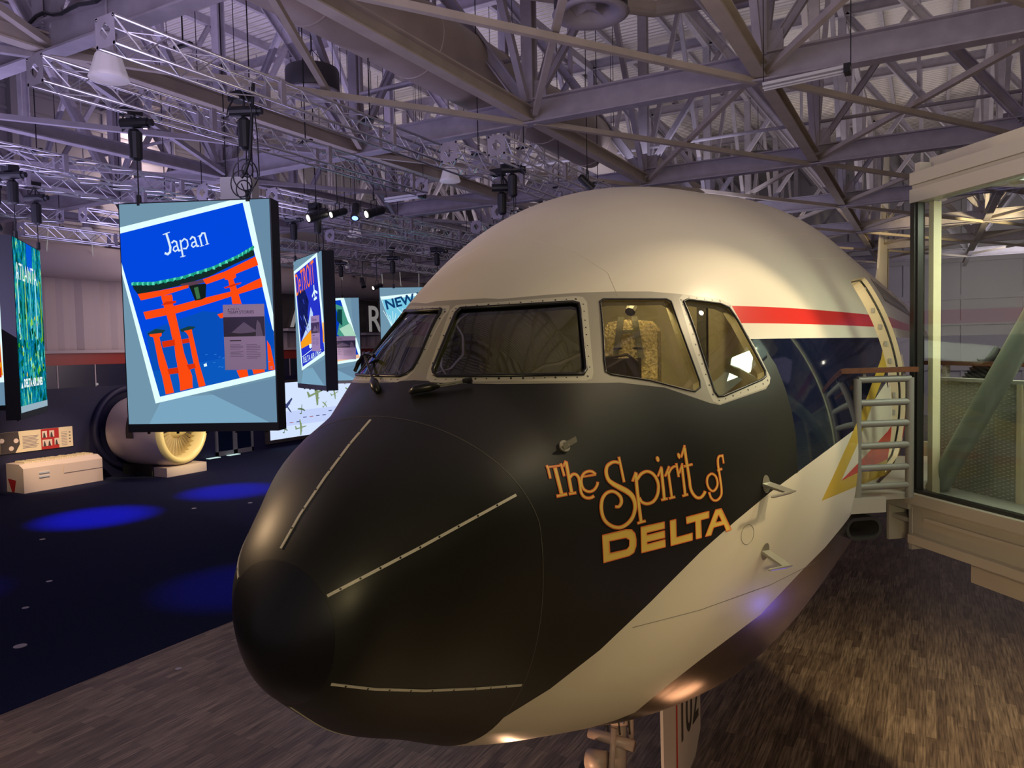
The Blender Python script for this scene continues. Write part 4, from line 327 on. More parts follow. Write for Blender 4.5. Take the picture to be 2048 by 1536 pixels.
# ------------------------------------------------------------------ airliner body surface
KU = np.sqrt(np.array(KN)); TOP, BOT, WID, ZC, NU = map(np.array, (TOP, BOT, WID, ZC, NU))
def pchip(x, y, xq):
    h = np.diff(x); d = np.diff(y)/h; m = np.zeros_like(y)
    for i in range(1, len(x)-1):
        if d[i-1]*d[i] > 0:
            w1 = 2*h[i]+h[i-1]; w2 = h[i]+2*h[i-1]; m[i] = (w1+w2)/(w1/d[i-1]+w2/d[i])
    m[0] = d[0]; m[-1] = 0
    xq = np.clip(xq, x[0], x[-1]); i = np.clip(np.searchsorted(x, xq)-1, 0, len(x)-2); t = (xq-x[i])/h[i]
    return (1+2*t)*(1-t)**2*y[i]+t*(1-t)**2*h[i]*m[i]+t*t*(3-2*t)*y[i+1]+t*t*(t-1)*h[i]*m[i+1]
def surf(q, phi):
    q = np.atleast_1d(np.asarray(q, float)); phi = np.atleast_1d(np.asarray(phi, float)); s = q*q; u = np.clip(q, 0, KU[-1])
    T = pchip(KU, TOP, u); B = pchip(KU, BOT, u); W = pchip(KU, WID, u); Z = pchip(KU, ZC, u); N = pchip(KU, NU, u)
    c = np.cos(phi); sn = np.sin(phi); ex = 2/N; upm = sn > 0
    x = W*np.where(upm, np.sign(c)*np.abs(c)**ex, c); z = Z+np.where(upm, (T-Z)*np.abs(sn)**ex, (Z-B)*sn)
    cy, sy = math.cos(PG[3]), math.sin(PG[3])
    return np.stack([PG[0]+x*cy-s*sy, PG[1]+x*sy+s*cy, PG[2]+z], -1)
def surfn(q, phi):
    q = np.atleast_1d(np.asarray(q, float)); phi = np.atleast_1d(np.asarray(phi, float)); e = 4e-3
    n = np.cross(surf(q+e, phi)-surf(np.maximum(q-e, 1e-4), phi), surf(q, phi+e)-surf(q, phi-e))
    ctr = np.stack([PG[0]-q*q*math.sin(PG[3]), PG[1]+q*q+0.35, PG[2]+0.35+0*q], -1); p = surf(q, phi)
    ln = np.linalg.norm(n, axis=1, keepdims=True); n = n/np.maximum(ln, 1e-9)
    sg = np.sign(((p-ctr)*n).sum(1)); sg[sg == 0] = 1; return n*sg[:, None]
def off(q, phi, d):
    return surf(q, phi)+surfn(q, phi)*d
def z_to_phi(q, z):
    lo, hi = -math.pi/2, math.pi/2
    for _ in range(40):
        m = (lo+hi)/2
        if surf(q, m)[0][2] < z: lo = m
        else: hi = m
    return (lo+hi)/2
HP = math.pi/2
def inside(poly, x, y):
    c = False; n = len(poly); j = n-1
    for i in range(n):
        xi, yi = poly[i]; xj, yj = poly[j]
        if (yi > y) != (yj > y) and x < (xj-xi)*(y-yi)/(yj-yi)+xi: c = not c
        j = i
    return c
PLANE = empty('airliner', (PG[0], PG[1]+7, 0), 'large white, navy and black jet airliner with a gold painted name on its nose', 'airplane')
def map_mesh(name, P2, tris, mi, mats, d=0.0, mirror=False, parent=None, thick=None):
    P2 = np.asarray(P2, float); used = np.unique(np.array(tris).ravel()); re = {int(k): i for i, k in enumerate(used)}
    q = P2[used, 0]; h = P2[used, 1]
    if mirror: h = math.pi-h
    V = off(q, h, d) if d else surf(q, h); Nn = surfn(q, h)
    F = []
    for t in tris:
        a, b, c = (re[int(k)] for k in t); fn = np.cross(V[b]-V[a], V[c]-V[a])
        F.append((a, b, c) if fn @ Nn[a] > 0 else (a, c, b))
    me = bpy.data.meshes.new(name); me.from_pydata([tuple(v) for v in V], [], F)
    for m in mats: me.materials.append(m)
    me.polygons.foreach_set('material_index', list(mi)); me.polygons.foreach_set('use_smooth', [True]*len(F)); me.update()
    me.normals_split_custom_set_from_vertices([tuple(n) for n in Nn])
    o = bpy.data.objects.new(name, me); COL.objects.link(o); pr = parent or PLANE; o.parent = pr
    o.matrix_parent_inverse = Matrix.Translation(-Vector(PLANE.location)) if pr is PLANE else Matrix()
    return o
def smooth_poly(pts): return [tuple(p) for p in pts]
L = {k: [tuple(p) for p in v] for k, v in LV.items()}
QM = math.sqrt(8.0)
def zl(z, s0, s1, n=30): return [(math.sqrt(s), z_to_phi(math.sqrt(s), z)) for s in np.linspace(s0, s1, n)]
qz = lambda s, z: (math.sqrt(s), z_to_phi(math.sqrt(s), z))
stu = [(L['stu'][0][0]-0.01, -1.75)]+L['stu']+[qz(5.6,4.85), qz(6.6,5.03), (2.9, z_to_phi(QM, 5.32))]
stl = [(1.55, -1.75), (1.57, -1.35)]+L['stl']+[qz(4.5,3.85), qz(5.5,3.95), (2.9, z_to_phi(QM, 4.0))]
blkr = L['blkr']
# join of black edge and stripe
blk_end = blkr[-1]
stu_fwd = [p for p in stu if p[0] < blk_end[0]-0.02]
belt = [(math.sqrt(1.775), HP+0.1)]+L['belt_top']+[(math.sqrt(1.30), HP+0.1)]
mid = [(1.80,0.42), (1.68,0.60), (1.55,0.80), (1.42,0.95), (1.30,1.20), (1.25,HP+0.3)]
black = [(-0.2,-1.8)]+stu_fwd+blkr[::-1]+mid+[(-0.2,HP+0.3)]
navy = zl(5.48, 2.9, 8.3)+stu[::-1]+[(0.1,-1.75), (0.1,0.5)]
redp = zl(5.735, 2.9, 8.3)+zl(5.60, 2.9, 8.3)[::-1]
belly = stl+[(2.9,-1.8)]
yel_u = L['yo']+[qz(7.6,5.75), qz(7.75,5.55)]+L['yi'][::-1]
yel_l = L['yb']+[qz(8.2,3.95), qz(8.2,4.12)]+L['wb'][::-1]
red_t = L['ro']+[qz(8.2,4.75), qz(8.2,4.25)]+L['rb'][::-1]
doorp = []
DS0, DS1, DZ0, DZ1 = 6.62, 7.70, 4.0, 6.16
hz0, hz1 = z_to_phi(math.sqrt(7), DZ0), z_to_phi(math.sqrt(7), DZ1)
def rrect(s0, s1, h0, h1, r=0.10, hr=0.05, n=5):
    out = []
    for cs, ch, a0 in ((s1-r,h1-hr,0),(s0+r,h1-hr,90),(s0+r,h0+hr,180),(s1-r,h0+hr,270)):
        for k in range(n+1):
            a = math.radians(a0+90*k/n); out.append((math.sqrt(cs+r*math.cos(a)), ch+hr*math.sin(a)))
    return out
def densify(poly, st=0.035, closed=True):
    o = []; n = len(poly)
    for i in range(n if closed else n-1):
        a, b = poly[i], poly[(i+1) % n]; k = max(1, int(math.hypot(b[0]-a[0], b[1]-a[1])/st)); o += [(a[0]+(b[0]-a[0])*t/k, a[1]+(b[1]-a[1])*t/k) for t in range(k)]
    if not closed: o.append(poly[-1])
    return o
doorp = densify(rrect(DS0, DS1, hz0, hz1))
seam_q = lambda h: math.sqrt(PG[4]+PG[5]*math.sin(h))
seam = [(seam_q(h), h) for h in np.linspace(-1.75, 1.75, 70)]
CAPQ = math.sqrt(0.14)
capl = [(CAPQ, h) for h in np.linspace(-1.75, 1.75, 50)]
dom = [(0.02,-HP), (QM,-HP), (QM,HP), (0.02,HP)]
loops = [densify(dom), belt, L['w1'], L['w2'], L['w3'], L['p1'], L['p3'], doorp]
opens = [seam, capl, stu, stl, blkr, zl(5.48,2.9,8.3), zl(5.735,2.9,8.3), zl(5.60,2.9,8.3), yel_u, yel_l, red_t]
verts, edges = [], []
for lp, cl in [(l, True) for l in loops]+[(l, False) for l in opens]:
    b = len(verts); verts += [Vector(p) for p in lp]; edges += [(b+i, b+i+1) for i in range(len(lp)-1)]
    if cl: edges.append((b+len(lp)-1, b))
for i in range(1, 84):
    for j in range(1, 80):
        verts.append(Vector((0.02+(QM-0.02)*i/84, -HP+math.pi*j/80)))
res = delaunay_2d_cdt(verts, edges, [], 0, 1e-5)
P2 = np.array([tuple(v) for v in res[0]]); tris = np.array([tuple(t) for t in res[2]]); cen = P2[tris].mean(1)
groups = {'radome': [], 'boot': [], 'skin': [], 'w1': [], 'w2': [], 'w3': []}; skm = []
SKM = ['white', 'matte', 'navy', 'red', 'belly', 'yellow', 'belt', 'plate']
for t, (cq, ch) in zip(tris, cen):
    if not (0.02 < cq < QM and -HP < ch < HP): continue
    hit = next((k for k in ('w1','w2','w3') if inside(L[k], cq, ch)), None)
    if hit: groups[hit].append(t); continue
    if inside(doorp, cq, ch): continue
    if cq < CAPQ: groups['boot'].append(t); continue
    if cq < seam_q(ch): groups['radome'].append(t); continue
    c = 0
    if inside(navy, cq, ch): c = 2
    if inside(redp, cq, ch): c = 3
    if inside(black, cq, ch): c = 1
    if inside(belly, cq, ch): c = 4
    if inside(yel_u, cq, ch) or inside(yel_l, cq, ch): c = 5
    if inside(red_t, cq, ch): c = 3
    if inside(belt, cq, ch): c = 6
    if inside(L['p1'], cq, ch) or inside(L['p3'], cq, ch): c = 7
    groups['skin'].append(t); skm.append(c)
for mir in (False, True):
    map_mesh('fuselage_skin', P2, groups['skin'], skm, [M[k] for k in SKM], mirror=mir)
    map_mesh('radome', P2, groups['radome'], [0]*len(groups['radome']), [M['matte']], mirror=mir)
    map_mesh('radome_boot', P2, groups['boot'], [0]*len(groups['boot']), [M['boot']], d=0.002, mirror=mir)
    for k, nm in (('w1','windshield'), ('w2','sliding_window'), ('w3','side_window')):
        map_mesh(nm, P2, groups[k], [0]*len(groups[k]), [M['glass_dark' if k == 'w1' else 'glass']], d=-0.012, mirror=mir)
def ppart(mb, name, mats, smooth=False, parent=None):
    o = mb.build(name, mats, None, smooth); o.parent = parent or PLANE
    o.matrix_parent_inverse = Matrix.Translation(-Vector(PLANE.location)) if not parent else Matrix()
    return o
tip = MB(); tp = surf(0.021, np.linspace(-math.pi, math.pi, 33)[:-1]); tip.face([tuple(p+np.array([0,-0.001,0])) for p in tp[::-1]]); ppart(tip, 'radome_tip', M['boot'])
def line_tube(pts, r, d=0.0, mirror=False, closed=False, n=6):
    q = np.array([p[0] for p in pts]); h = np.array([p[1] for p in pts]); h = math.pi-h if mirror else h
    P = list(off(q, h, d)); 
    if closed: P.append(P[0])
    return [Vector(p) for p in P], r, n
for mir in (False, True):
    for k, r, m in (('w1',0.013,'rubber'), ('w2',0.007,'rubber'), ('w3',0.009,'rubber')):
        a, r_, n_ = line_tube(densify(L[k], 0.03), r, 0.001, mir, True); mb = MB(); mb.tube(a, r_, n_, cap=False); ppart(mb, 'window_seal', M[m], True)
        # deep reveal of the frame behind the pane
        q = np.array([p[0] for p in densify(L[k],0.03)]); h = np.array([p[1] for p in densify(L[k],0.03)]); h = math.pi-h if mir else h
        A0, B0 = off(q, h, 0.0), off(q, h, -0.07); mb = MB()
        for i in range(len(q)):
            j = (i+1) % len(q); mb.face((A0[i], A0[j], B0[j], B0[i]))
        ppart(mb, 'window_reveal', M['cockdark' if k == 'w1' else 'cream'])
    mb = MB(); mb.tube(line_tube(seam, 0.0022, 0, mir)[0], 0.0022, 5); mb.tube(line_tube(densify(L['line'],0.05,False), 0.003, 0, mir)[0], 0.0022, 5)
    ppart(mb, 'panel_gap', M['line'])
    mb = MB()
    for k in ('crown', 'crown2', 'crown3'): mb.tube(line_tube(densify(L[k],0.05,False), 0.002, 0, mir)[0], 0.0022 if k != 'crown3' else 0.006, 5)
    for rr in ('w2',): pass
    ppart(mb, 'crown_panel_gap', M['white'])
# circular service port
pc = L['port']; cq = sum(p[0] for p in pc)/len(pc); chh = sum(p[1] for p in pc)/len(pc)
ring = [(cq+0.018*math.cos(a), chh+0.036*math.sin(a)) for a in np.linspace(0, 2*math.pi, 25)[:-1]]
mb = MB(); mb.tube(line_tube(ring, 0.002, 0, closed=True)[0], 0.002, 5, cap=False); ppart(mb, 'service_port', M['gline'])
# rivets around the two framed windows
def frame_of(q, h):
    p = surf(q, h)[0]; n = surfn(q, h)[0]; a = surf(q, h+0.01)[0]-p; a = a-n*(a@n); a /= np.linalg.norm(a); return p, n, a, np.cross(n, a)
def disc(mb, q, h, r, d=0.001, n=8, mi=0):
    p, nn, a, b = frame_of(q, h); mb.face([tuple(p+nn*d+r*(a*math.cos(t)+b*math.sin(t))) for t in [2*math.pi*k/n for k in range(n)]], mi)
for mir in (False, True):
    mb = MB()
    for wk, pk in (('w1','p1'), ('w3','p3')):
        wp = np.array(densify(L[wk], 0.012)); pp = np.array(densify(L[pk], 0.012)); last = None
        mids = []
        for p in pp:
            k = np.argmin(((wp-p)**2).sum(1)); mids.append((p*0.52+wp[k]*0.48))
        acc = 0; prev = None
        for m in mids:
            X = surf(m[0], m[1])[0]
            if prev is not None and np.linalg.norm(X-prev) < 0.062: continue
            prev = X; disc(mb, m[0], math.pi-m[1] if mir else m[1], random.choice((0.005,0.006,0.0075)))
    ppart(mb, 'frame_rivets', M['rubber'])
# lightning diverter strips on the radome
def strip_part(pts):
    d = densify(pts, 0.02, False); q = np.array([p[0] for p in d]); h = np.array([p[1] for p in d]); P = off(q, h, 0.004); N_ = surfn(q, h); mb = MB()
    for i in range(len(P)-1):
        t = P[i+1]-P[i]; t /= np.linalg.norm(t); sd = np.cross(t, N_[i])*0.0075
        mb.face((P[i]-sd, P[i+1]-sd, P[i+1]+sd, P[i]+sd)); mb.face((P[i]+sd, P[i+1]+sd, P[i+1]+sd-N_[i+1]*0.006, P[i]+sd-N_[i]*0.006)); mb.face((P[i+1]-sd, P[i]-sd, P[i]-sd-N_[i]*0.006, P[i+1]-sd-N_[i+1]*0.006))
    prev = P[0]
    for i in range(1, len(P)-1):
        if np.linalg.norm(P[i]-prev) > 0.10: prev = P[i]; disc(mb, q[i], h[i], 0.006, 0.006, mi=1)
    o = ppart(mb, 'diverter_strip', [M['strip'], M['rubber']]); o['label'] = 'pale riveted metal strip'
ms = lambda pts: [(q, math.pi-h) for q, h in pts]
for sname in ('st1', 'st2', 'st3'):
    strip_part(L[sname])
    if sname != 'st1': strip_part(ms(L[sname]))
strip_part([(q, -HP) for q in np.linspace(0.42, 1.0, 12)])
# painted name
def ribbons(mb, mi, grow, d):
    for st in STROKES:
        Lp = off([p[0] for p in st], [p[1] for p in st], d); Rp = off([p[2] for p in st], [p[3] for p in st], d)
        dv = Lp-Rp; ln = np.linalg.norm(dv, axis=1, keepdims=True); ln = np.maximum(ln, 1e-5); u = dv/ln
        g = np.maximum(grow, -ln*0.36); Lp = Lp+u*g; Rp = Rp-u*g
        t = Lp[1]-Lp[0]; t = t/np.linalg.norm(t)*max(grow, -0.003); Lp[0] -= t; Rp[0] -= t
        t = Lp[-1]-Lp[-2]; t = t/np.linalg.norm(t)*max(grow, -0.003); Lp[-1] += t; Rp[-1] += t
        b = len(mb.v); n = len(st)
        for a_, b_ in zip(Lp, Rp): mb.v += [tuple(a_), tuple(b_)]
        for i in range(n-1): mb.f.append((b+2*i, b+2*i+1, b+2*i+3, b+2*i+2)); mb.m.append(mi)
mb = MB(); ribbons(mb, 1, 0.0016, 0.003); ribbons(mb, 0, -0.0042, 0.0045)
def region(mb, loopsx, d, mi, st=0.012):
    vs, es = [], []
    for lp in loopsx:
        b = len(vs); vs += [Vector(p) for p in lp]; es += [(b+i, b+(i+1) % len(lp)) for i in range(len(lp))]
    a = np.array(loopsx[0]); lo, hi = a.min(0), a.max(0)
    for x in np.arange(lo[0], hi[0], st):
        for y in np.arange(lo[1], hi[1], st*2):
            if inside(loopsx[0], x, y) and not any(inside(h_, x, y) for h_ in loopsx[1:]): vs.append(Vector((x, y)))
    rs = delaunay_2d_cdt(vs, es, [], 0, 1e-6); pv = np.array([tuple(v) for v in rs[0]]); b = len(mb.v); mb.v += [tuple(p) for p in off(pv[:,0], pv[:,1], d)]
    for t in rs[2]:
        c = pv[list(t)].mean(0)
        if inside(loopsx[0], *c) and not any(inside(h_, *c) for h_ in loopsx[1:]): mb.f.append(tuple(b+int(i) for i in t)); mb.m.append(mi)
for lt in LETTERS:
    region(mb, lt, 0.003, 0)
    for lp in lt:
        P = off([p[0] for p in lp], [p[1] for p in lp], 0.0045); N_ = surfn([p[0] for p in lp], [p[1] for p in lp]); n = len(P)
        for i in range(n):
            j = (i+1) % n; t = P[j]-P[i]; t /= np.linalg.norm(t)+1e-9; sd = np.cross(t, N_[i])*0.003; mb.face((P[i]-sd, P[j]-sd, P[j]+sd, P[i]+sd), 1)
for i, f in enumerate(mb.f):    # keep every facet facing outwards
    a, b_, c = (np.array(mb.v[k]) for k in f[:3])
    if np.cross(b_-a, c-a) @ (a-np.array([PG[0], PG[1]+3.0, PG[2]+0.3])) < 0: mb.f[i] = tuple(reversed(f))
o = ppart(mb, 'painted_name', [M['gold'], M['orange']]); o['label'] = 'gold script lettering outlined in orange-red'
# probes
def blade_probe(q, h, L1=0.17, L2=0.21, upw=0.0, name='pitot_probe'):
    p, n, a, b = frame_of(q, h); p, n = Vector(p), Vector(n); fwd = Vector((0,-1,0)); fwd = (fwd-n*fwd.dot(n)).normalized(); side = n.cross(fwd).normalized()
    if side.z < 0: side = -side
    mb = MB(); T = Matrix(((side.x,fwd.x,n.x,p.x),(side.y,fwd.y,n.y,p.y),(side.z,fwd.z,n.z,p.z),(0,0,0,1)))
    pts = [(0.065*math.cos(t), 0.042*math.sin(t)) for t in [2*math.pi*k/16 for k in range(16)]]
    mb.face([T @ Vector((x,y,0.004)) for x, y in pts]); 
    s0 = p+n*0.003; s1 = p+n*L1-side*0.05+(-fwd)*0.03
    bw = 0.045
    mb.v += [tuple(s0+fwd*bw+side*0.01), tuple(s0-fwd*bw+side*0.01), tuple(s0-fwd*bw-side*0.01), tuple(s0+fwd*bw-side*0.01), tuple(s1+fwd*0.04+side*0.006), tuple(s1-fwd*0.05+side*0.006), tuple(s1-fwd*0.05-side*0.006), tuple(s1+fwd*0.04-side*0.006)]
    b0 = len(mb.v)-8
    for f in ((0,1,5,4),(1,2,6,5),(2,3,7,6),(3,0,4,7),(4,5,6,7)): mb.f.append(tuple(b0+i for i in f)); mb.m.append(0)
    mb.tube([s1-fwd*0.06, s1+fwd*0.02, s1+fwd*(L2-0.02), s1+fwd*L2], [0.006,0.013,0.010,0.005], 8)
    return ppart(mb, name, M['probe'])
blade_probe(*L['pit'][1]); blade_probe(*L['pit'][2])
for q_, h_ in (L['pit'][1], L['pit'][2]): blade_probe(q_, math.pi-h_)
# small vane with a round base, forward of the name
q_, h_ = L['pit'][0]; p, n, a, b = frame_of(q_, h_); p, n, a, b = map(Vector, (p, n, a, b)); mb = MB()
mb.tube([p-n*0.01, p+n*0.012], 0.036, 20); v0 = p+n*0.03; aft = Vector((0.35,0.9,0.3)).normalized()
mb.bar(p+n*0.01, v0+aft*0.02, 0.012, 0.02); mb.bar(v0-aft*0.02, v0+aft*0.085, 0.008, 0.034); ppart(mb, 'angle_vane', M['probe'])
# wipers
def wiper(piv, b0, b1, mir=False):
    f = (lambda h: math.pi-h) if mir else (lambda h: h)
    P = Vector(off(piv[0], f(piv[1]), 0.035)[0]); A = Vector(off(b0[0], f(b0[1]), 0.03)[0]); B = Vector(off(b1[0], f(b1[1]), 0.03)[0]); mid_ = Vector(off(b0[0]*.55+b1[0]*.45, f(b0[1]*.55+b1[1]*.45), 0.045)[0])
    mb = MB(); d = (mid_-P).normalized(); nrm = Vector(surfn(piv[0], f(piv[1]))[0])
    mb.tube([P-d*0.09-nrm*0.02, P-d*0.05, P+d*0.04, P+d*0.10], [0.016,0.03,0.03,0.016], 10)
    arm = ppart(mb, 'wiper_arm', M['wipe'], True)
    mb = MB(); mb.bar(P+d*0.08, mid_, 0.016, 0.010); mb.bar(P+d*0.08-nrm*0.012, mid_-nrm*0.012, 0.006, 0.006); mb.tube([mid_-d*0.03, mid_+d*0.03], 0.014, 8); ppart(mb, 'wiper_link', M['wipe'], parent=arm)
    ts = np.linspace(0, 1, 9); bl = [Vector(p) for p in off(b0[0]+(b1[0]-b0[0])*ts, [f(v) for v in b0[1]+(b1[1]-b0[1])*ts], 0.040)]; mb = MB()
    mb.tube(bl, 0.014, 6); mb.tube([p-nrm*0.012 for p in bl], 0.007, 6)
    for k in (1, 3, 4, 6): mb.tube([bl[k].lerp(bl[k+1], .1)+nrm*.008, bl[k].lerp(bl[k+1], .9)+nrm*.008], 0.011, 6)
    ppart(mb, 'wiper_blade', M['rubber'], parent=arm)
wiper(L['piv'][1], (L['blade'][0][0]-0.022, L['blade'][0][1]), (L['blade'][1][0]-0.022, L['blade'][1][1]))
wiper(L['piv'][0], (1.245, 2.06), (1.36, 2.44))
# aft fuselage
mb = MB(); hs = sorted(set([-HP+math.pi*k/36 for k in range(37)]+[z_to_phi(QM, z) for z in (4.0, 5.32, 5.48, 5.60, 5.735)])); SS = [8,9,10,12,14,17,20,24,28,31,34,37,40,43,45.5,47]
def aft_pt(s, h):
    p = surf(QM, h)[0].copy(); t = max(0, (s-29)/18.0); k = 1-0.93*t**1.7; ax = PG[0]-8*math.sin(PG[3]); top = PG[2]+TOP[-1]
    x = (p[0]-ax)*(1-0.9*t**1.7); z = top-(top-p[2])*k-0.5*t**2; ds = s-8
    return Vector((ax+x-ds*math.sin(PG[3]), p[1]+ds, z))
for side in (0, 1):
    for i in range(len(SS)-1):
        for j in range(len(hs)-1):
            zc_ = surf(QM, (hs[j]+hs[j+1])/2)[0][2]; c = 4 if zc_ < 4.0 else 0
            c = 4 if zc_ < 4.0 else (2 if 4.0 < zc_ < 5.48 else (3 if 5.60 < zc_ < 5.735 else 0))
            h0, h1 = (hs[j], hs[j+1]) if not side else (math.pi-hs[j], math.pi-hs[j+1])
            f = [aft_pt(SS[i],h0), aft_pt(SS[i+1],h0), aft_pt(SS[i+1],h1), aft_pt(SS[i],h1)]
            if side: f.reverse()
            mb.face([tuple(p) for p in f[::-1]], c)
o = ppart(mb, 'rear_fuselage', [M[k] for k in SKM]); 
bm = bmesh.new(); bm.from_mesh(o.data); bmesh.ops.remove_doubles(bm, verts=bm.verts, dist=0.0005); bmesh.ops.recalc_face_normals(bm, faces=bm.faces); bm.to_mesh(o.data); bm.free()
for p_ in o.data.polygons: p_.use_smooth = True
for k in range(18):
    s = 8.9+k*0.56; mb = MB(); pts = []
    for cs, cz in ((s, 5.98), (s+0.22, 5.98), (s+0.22, 6.3), (s, 6.3)):
        h = z_to_phi(QM, cz); v = aft_pt(cs, h); nn = Vector(surfn(QM, h)[0]); pts.append(tuple(v+nn*0.006))
    mb.face(pts); ppart(mb, 'cabin_window', M['rubber'])
ftail = lambda y, x, z: Vector((PG[0]+x-(y-PG[1])*math.sin(PG[3]), y, z)); mb = MB(); b = []
for sx in (-1, 1):
    for y, z, t in ((38.5,7.2,0.05), (41.5,9.0,0.05), (46.3,15.9,0.03), (50.0,15.9,0.02), (47.6,7.0,0.05)): mb.v.append(tuple(ftail(y, sx*t, z)))
for y, z, t in ((43.5,7.2,0.33), (45.0,9.0,0.28), (47.8,15.9,0.12)): mb.v += [tuple(ftail(y, -t, z)), tuple(ftail(y, t, z))]
# indices: left 0-4, right 5-9, belly pairs 10..15
for f in ((0,10,12,1),(1,12,14,2),(10,4,3,14),(5,6,13,11),(6,7,15,13),(11,15,8,9),(0,1,6,5),(1,2,7,6),(2,14,15,7),(14,3,8,15),(3,4,9,8)): mb.f.append(f); mb.m.append(0)
ppart(mb, 'tail_fin', M['white'])
# door opening: jamb, inner wall, sill
dd = doorp; q = np.array([p[0] for p in dd]); h = np.array([p[1] for p in dd]); rings = [off(q, h, 0.002), off(q, h, -0.06), off(q, h, -0.16), off(q, h, -0.34)]
cx, cy = q.mean(), h.mean()
mb = MB()
for k in range(3):
    for i in range(len(q)):
        j = (i+1) % len(q); mb.face((rings[k][i], rings[k][j], rings[k+1][j], rings[k+1][i]))
ppart(mb, 'door_jamb', M['jamb'])
mb = MB(); mb.tube([Vector(p) for p in off(q, h, -0.06)]+[Vector(off(q[0], h[0], -0.06)[0])], 0.012, 6, cap=False); mb.tube([Vector(p) for p in off(q, h, -0.2)]+[Vector(off(q[0], h[0], -0.2)[0])], 0.016, 6, cap=False); ppart(mb, 'door_seal', M['wipe'])
mb = MB(); mb.box((-2.6, PG[1]+DS0-0.25, 3.9), (-1.45, PG[1]+DS1+0.35, 6.02)); ppart(mb, 'galley_unit', M['cream'])
mb = MB(); mb.box((-1.35, PG[1]+DS0-0.1, 3.93), (-0.75, PG[1]+DS1+0.1, 3.99)); ppart(mb, 'entry_floor', M['cockdark'])
# fittings along the jamb
qr, hs_ = math.sqrt(DS1-0.006), np.linspace(hz0+0.2, hz1-0.15, 7)
for hh in hs_:
    p = Vector(off(qr, hh, -0.12)[0]); mb = MB(); mb.box((-0.015,-0.012,-0.03), (0.015,0.0,0.03), 0, Matrix.Translation(p)); ppart(mb, 'jamb_fitting', M['bridge'])
# cockpit inside
cx0 = PG[0]; Y0 = PG[1]
mb = MB(); bp_ = surf(math.sqrt(4.35), np.linspace(0, 2*math.pi, 41)[:-1]); bc_ = bp_.mean(0)
mb.face([tuple(bc_+(p-bc_)*0.96) for p in bp_]); ppart(mb, 'cockpit_bulkhead', M['cream'])
mb = MB(); mb.box((cx0-0.9, Y0+1.75, 4.6), (cx0+0.9, Y0+2.55, 5.16)); ppart(mb, 'glareshield', M['cockdark'])
mb = MB(); mb.box((cx0-1.25, Y0+2.2, 4.2), (cx0+1.25, Y0+4.35, 4.3)); ppart(mb, 'cockpit_floor', M['cockdark'])
mb = MB(); mb.box((cx0-0.45, Y0+3.0, 5.98), (cx0+0.45, Y0+4.2, 6.05)); mb.box((cx0-0.4, Y0+2.7, 5.86), (cx0+0.4, Y0+3.4, 5.98)); ppart(mb, 'overhead_panel', M['cockdark'])
mb = MB()
for k in range(5):
    for j in range(3): mb.box((cx0-0.3+0.14*k, Y0+2.69, 5.88+0.03*j), (cx0-0.24+0.14*k, Y0+2.70, 5.90+0.03*j))
ppart(mb, 'switch_row', M['strip'])
def seat(x, y, dark, zt=5.66):
    mb = MB()
    prof = [(-0.23,4.6),(-0.23,zt-0.1),(-0.17,zt-0.02),(0,zt),(0.17,zt-0.02),(0.23,zt-0.1),(0.23,4.6)]
    n = len(prof); b = len(mb.v)
    for yy in (y, y+0.10): mb.v += [(x+px, yy+(0.02 if abs(px) > .2 else 0), z) for px, z in prof]
    mb.f += [tuple(b+i for i in range(n)), tuple(b+n+i for i in reversed(range(n)))]; mb.m += [0,0]
    for i in range(n): j = (i+1) % n; mb.f.append((b+j, b+i, b+n+i, b+n+j)); mb.m.append(0)
    s = ppart(mb, 'pilot_seat', M['fleece' if not dark else 'seatdark'])
    mb = MB(); 
    for sx in (-1, 1): mb.bar((x+sx*0.055, y-0.012, zt+0.02), (x+sx*0.11, y-0.016, zt-0.32), 0.05, 0.008); 
    mb.bar((x-0.06, y-0.014, zt-0.10), (x+0.06, y-0.014, zt-0.10), 0.008, 0.03)
    ppart(mb, 'harness', M['belt_web'], parent=s)
    mb = MB()
    for sx in (-1, 1): mb.box((x+sx*0.085-0.035, y-0.026, zt-0.24), (x+sx*0.085+0.035, y-0.02, zt-0.225))
    ppart(mb, 'harness_buckle', M['chrome'], parent=s)
    mb = MB(); mb.box((x-0.24, y-0.45, 4.55), (x+0.24, y, 4.72)); ppart(mb, 'seat_cushion', M['fleece' if not dark else 'seatdark'], parent=s)
seat(-2.10, 5.72, False); seat(-3.75, 5.72, True, 5.6)
mb = MB(); mb.box((-2.12, 5.10, 4.5), (-1.80, 5.16, 5.36)); mb.tube([(-2.12,5.09,5.36),(-2.0,5.09,5.37),(-1.88,5.09,5.385),(-1.80,5.09,5.33)], 0.012, 6); ppart(mb, 'instrument_panel', M['seatdark'])
mb = MB(); mb.box((-1.72, 6.35, 4.4), (-1.64, 6.42, 5.9)); mb.tube([(-2.35,5.5,5.78),(-2.05,5.45,5.80),(-1.8,5.5,5.78)], 0.03, 8); mb.tube([(-1.95,5.4,5.74),(-1.95,5.35,5.70)], 0.04, 8); ppart(mb, 'cockpit_fitting', M['cockdark'])
mb = MB(); mb.tube([(-2.02,4.98,5.44),(-2.02,4.98,5.56)], 0.014, 8); ppart(mb, 'compass_lamp', M['chrome'])
lamp('POINT', 'cockpit_dome_lamp', (-1.95, 5.35, 5.93), None, 26, (1.0,0.76,0.38), 0.05)
lamp('POINT', 'entry_lamp', (-1.0, PG[1]+7.15, 5.9), None, 9, (1.0,0.80,0.50), 0.08)
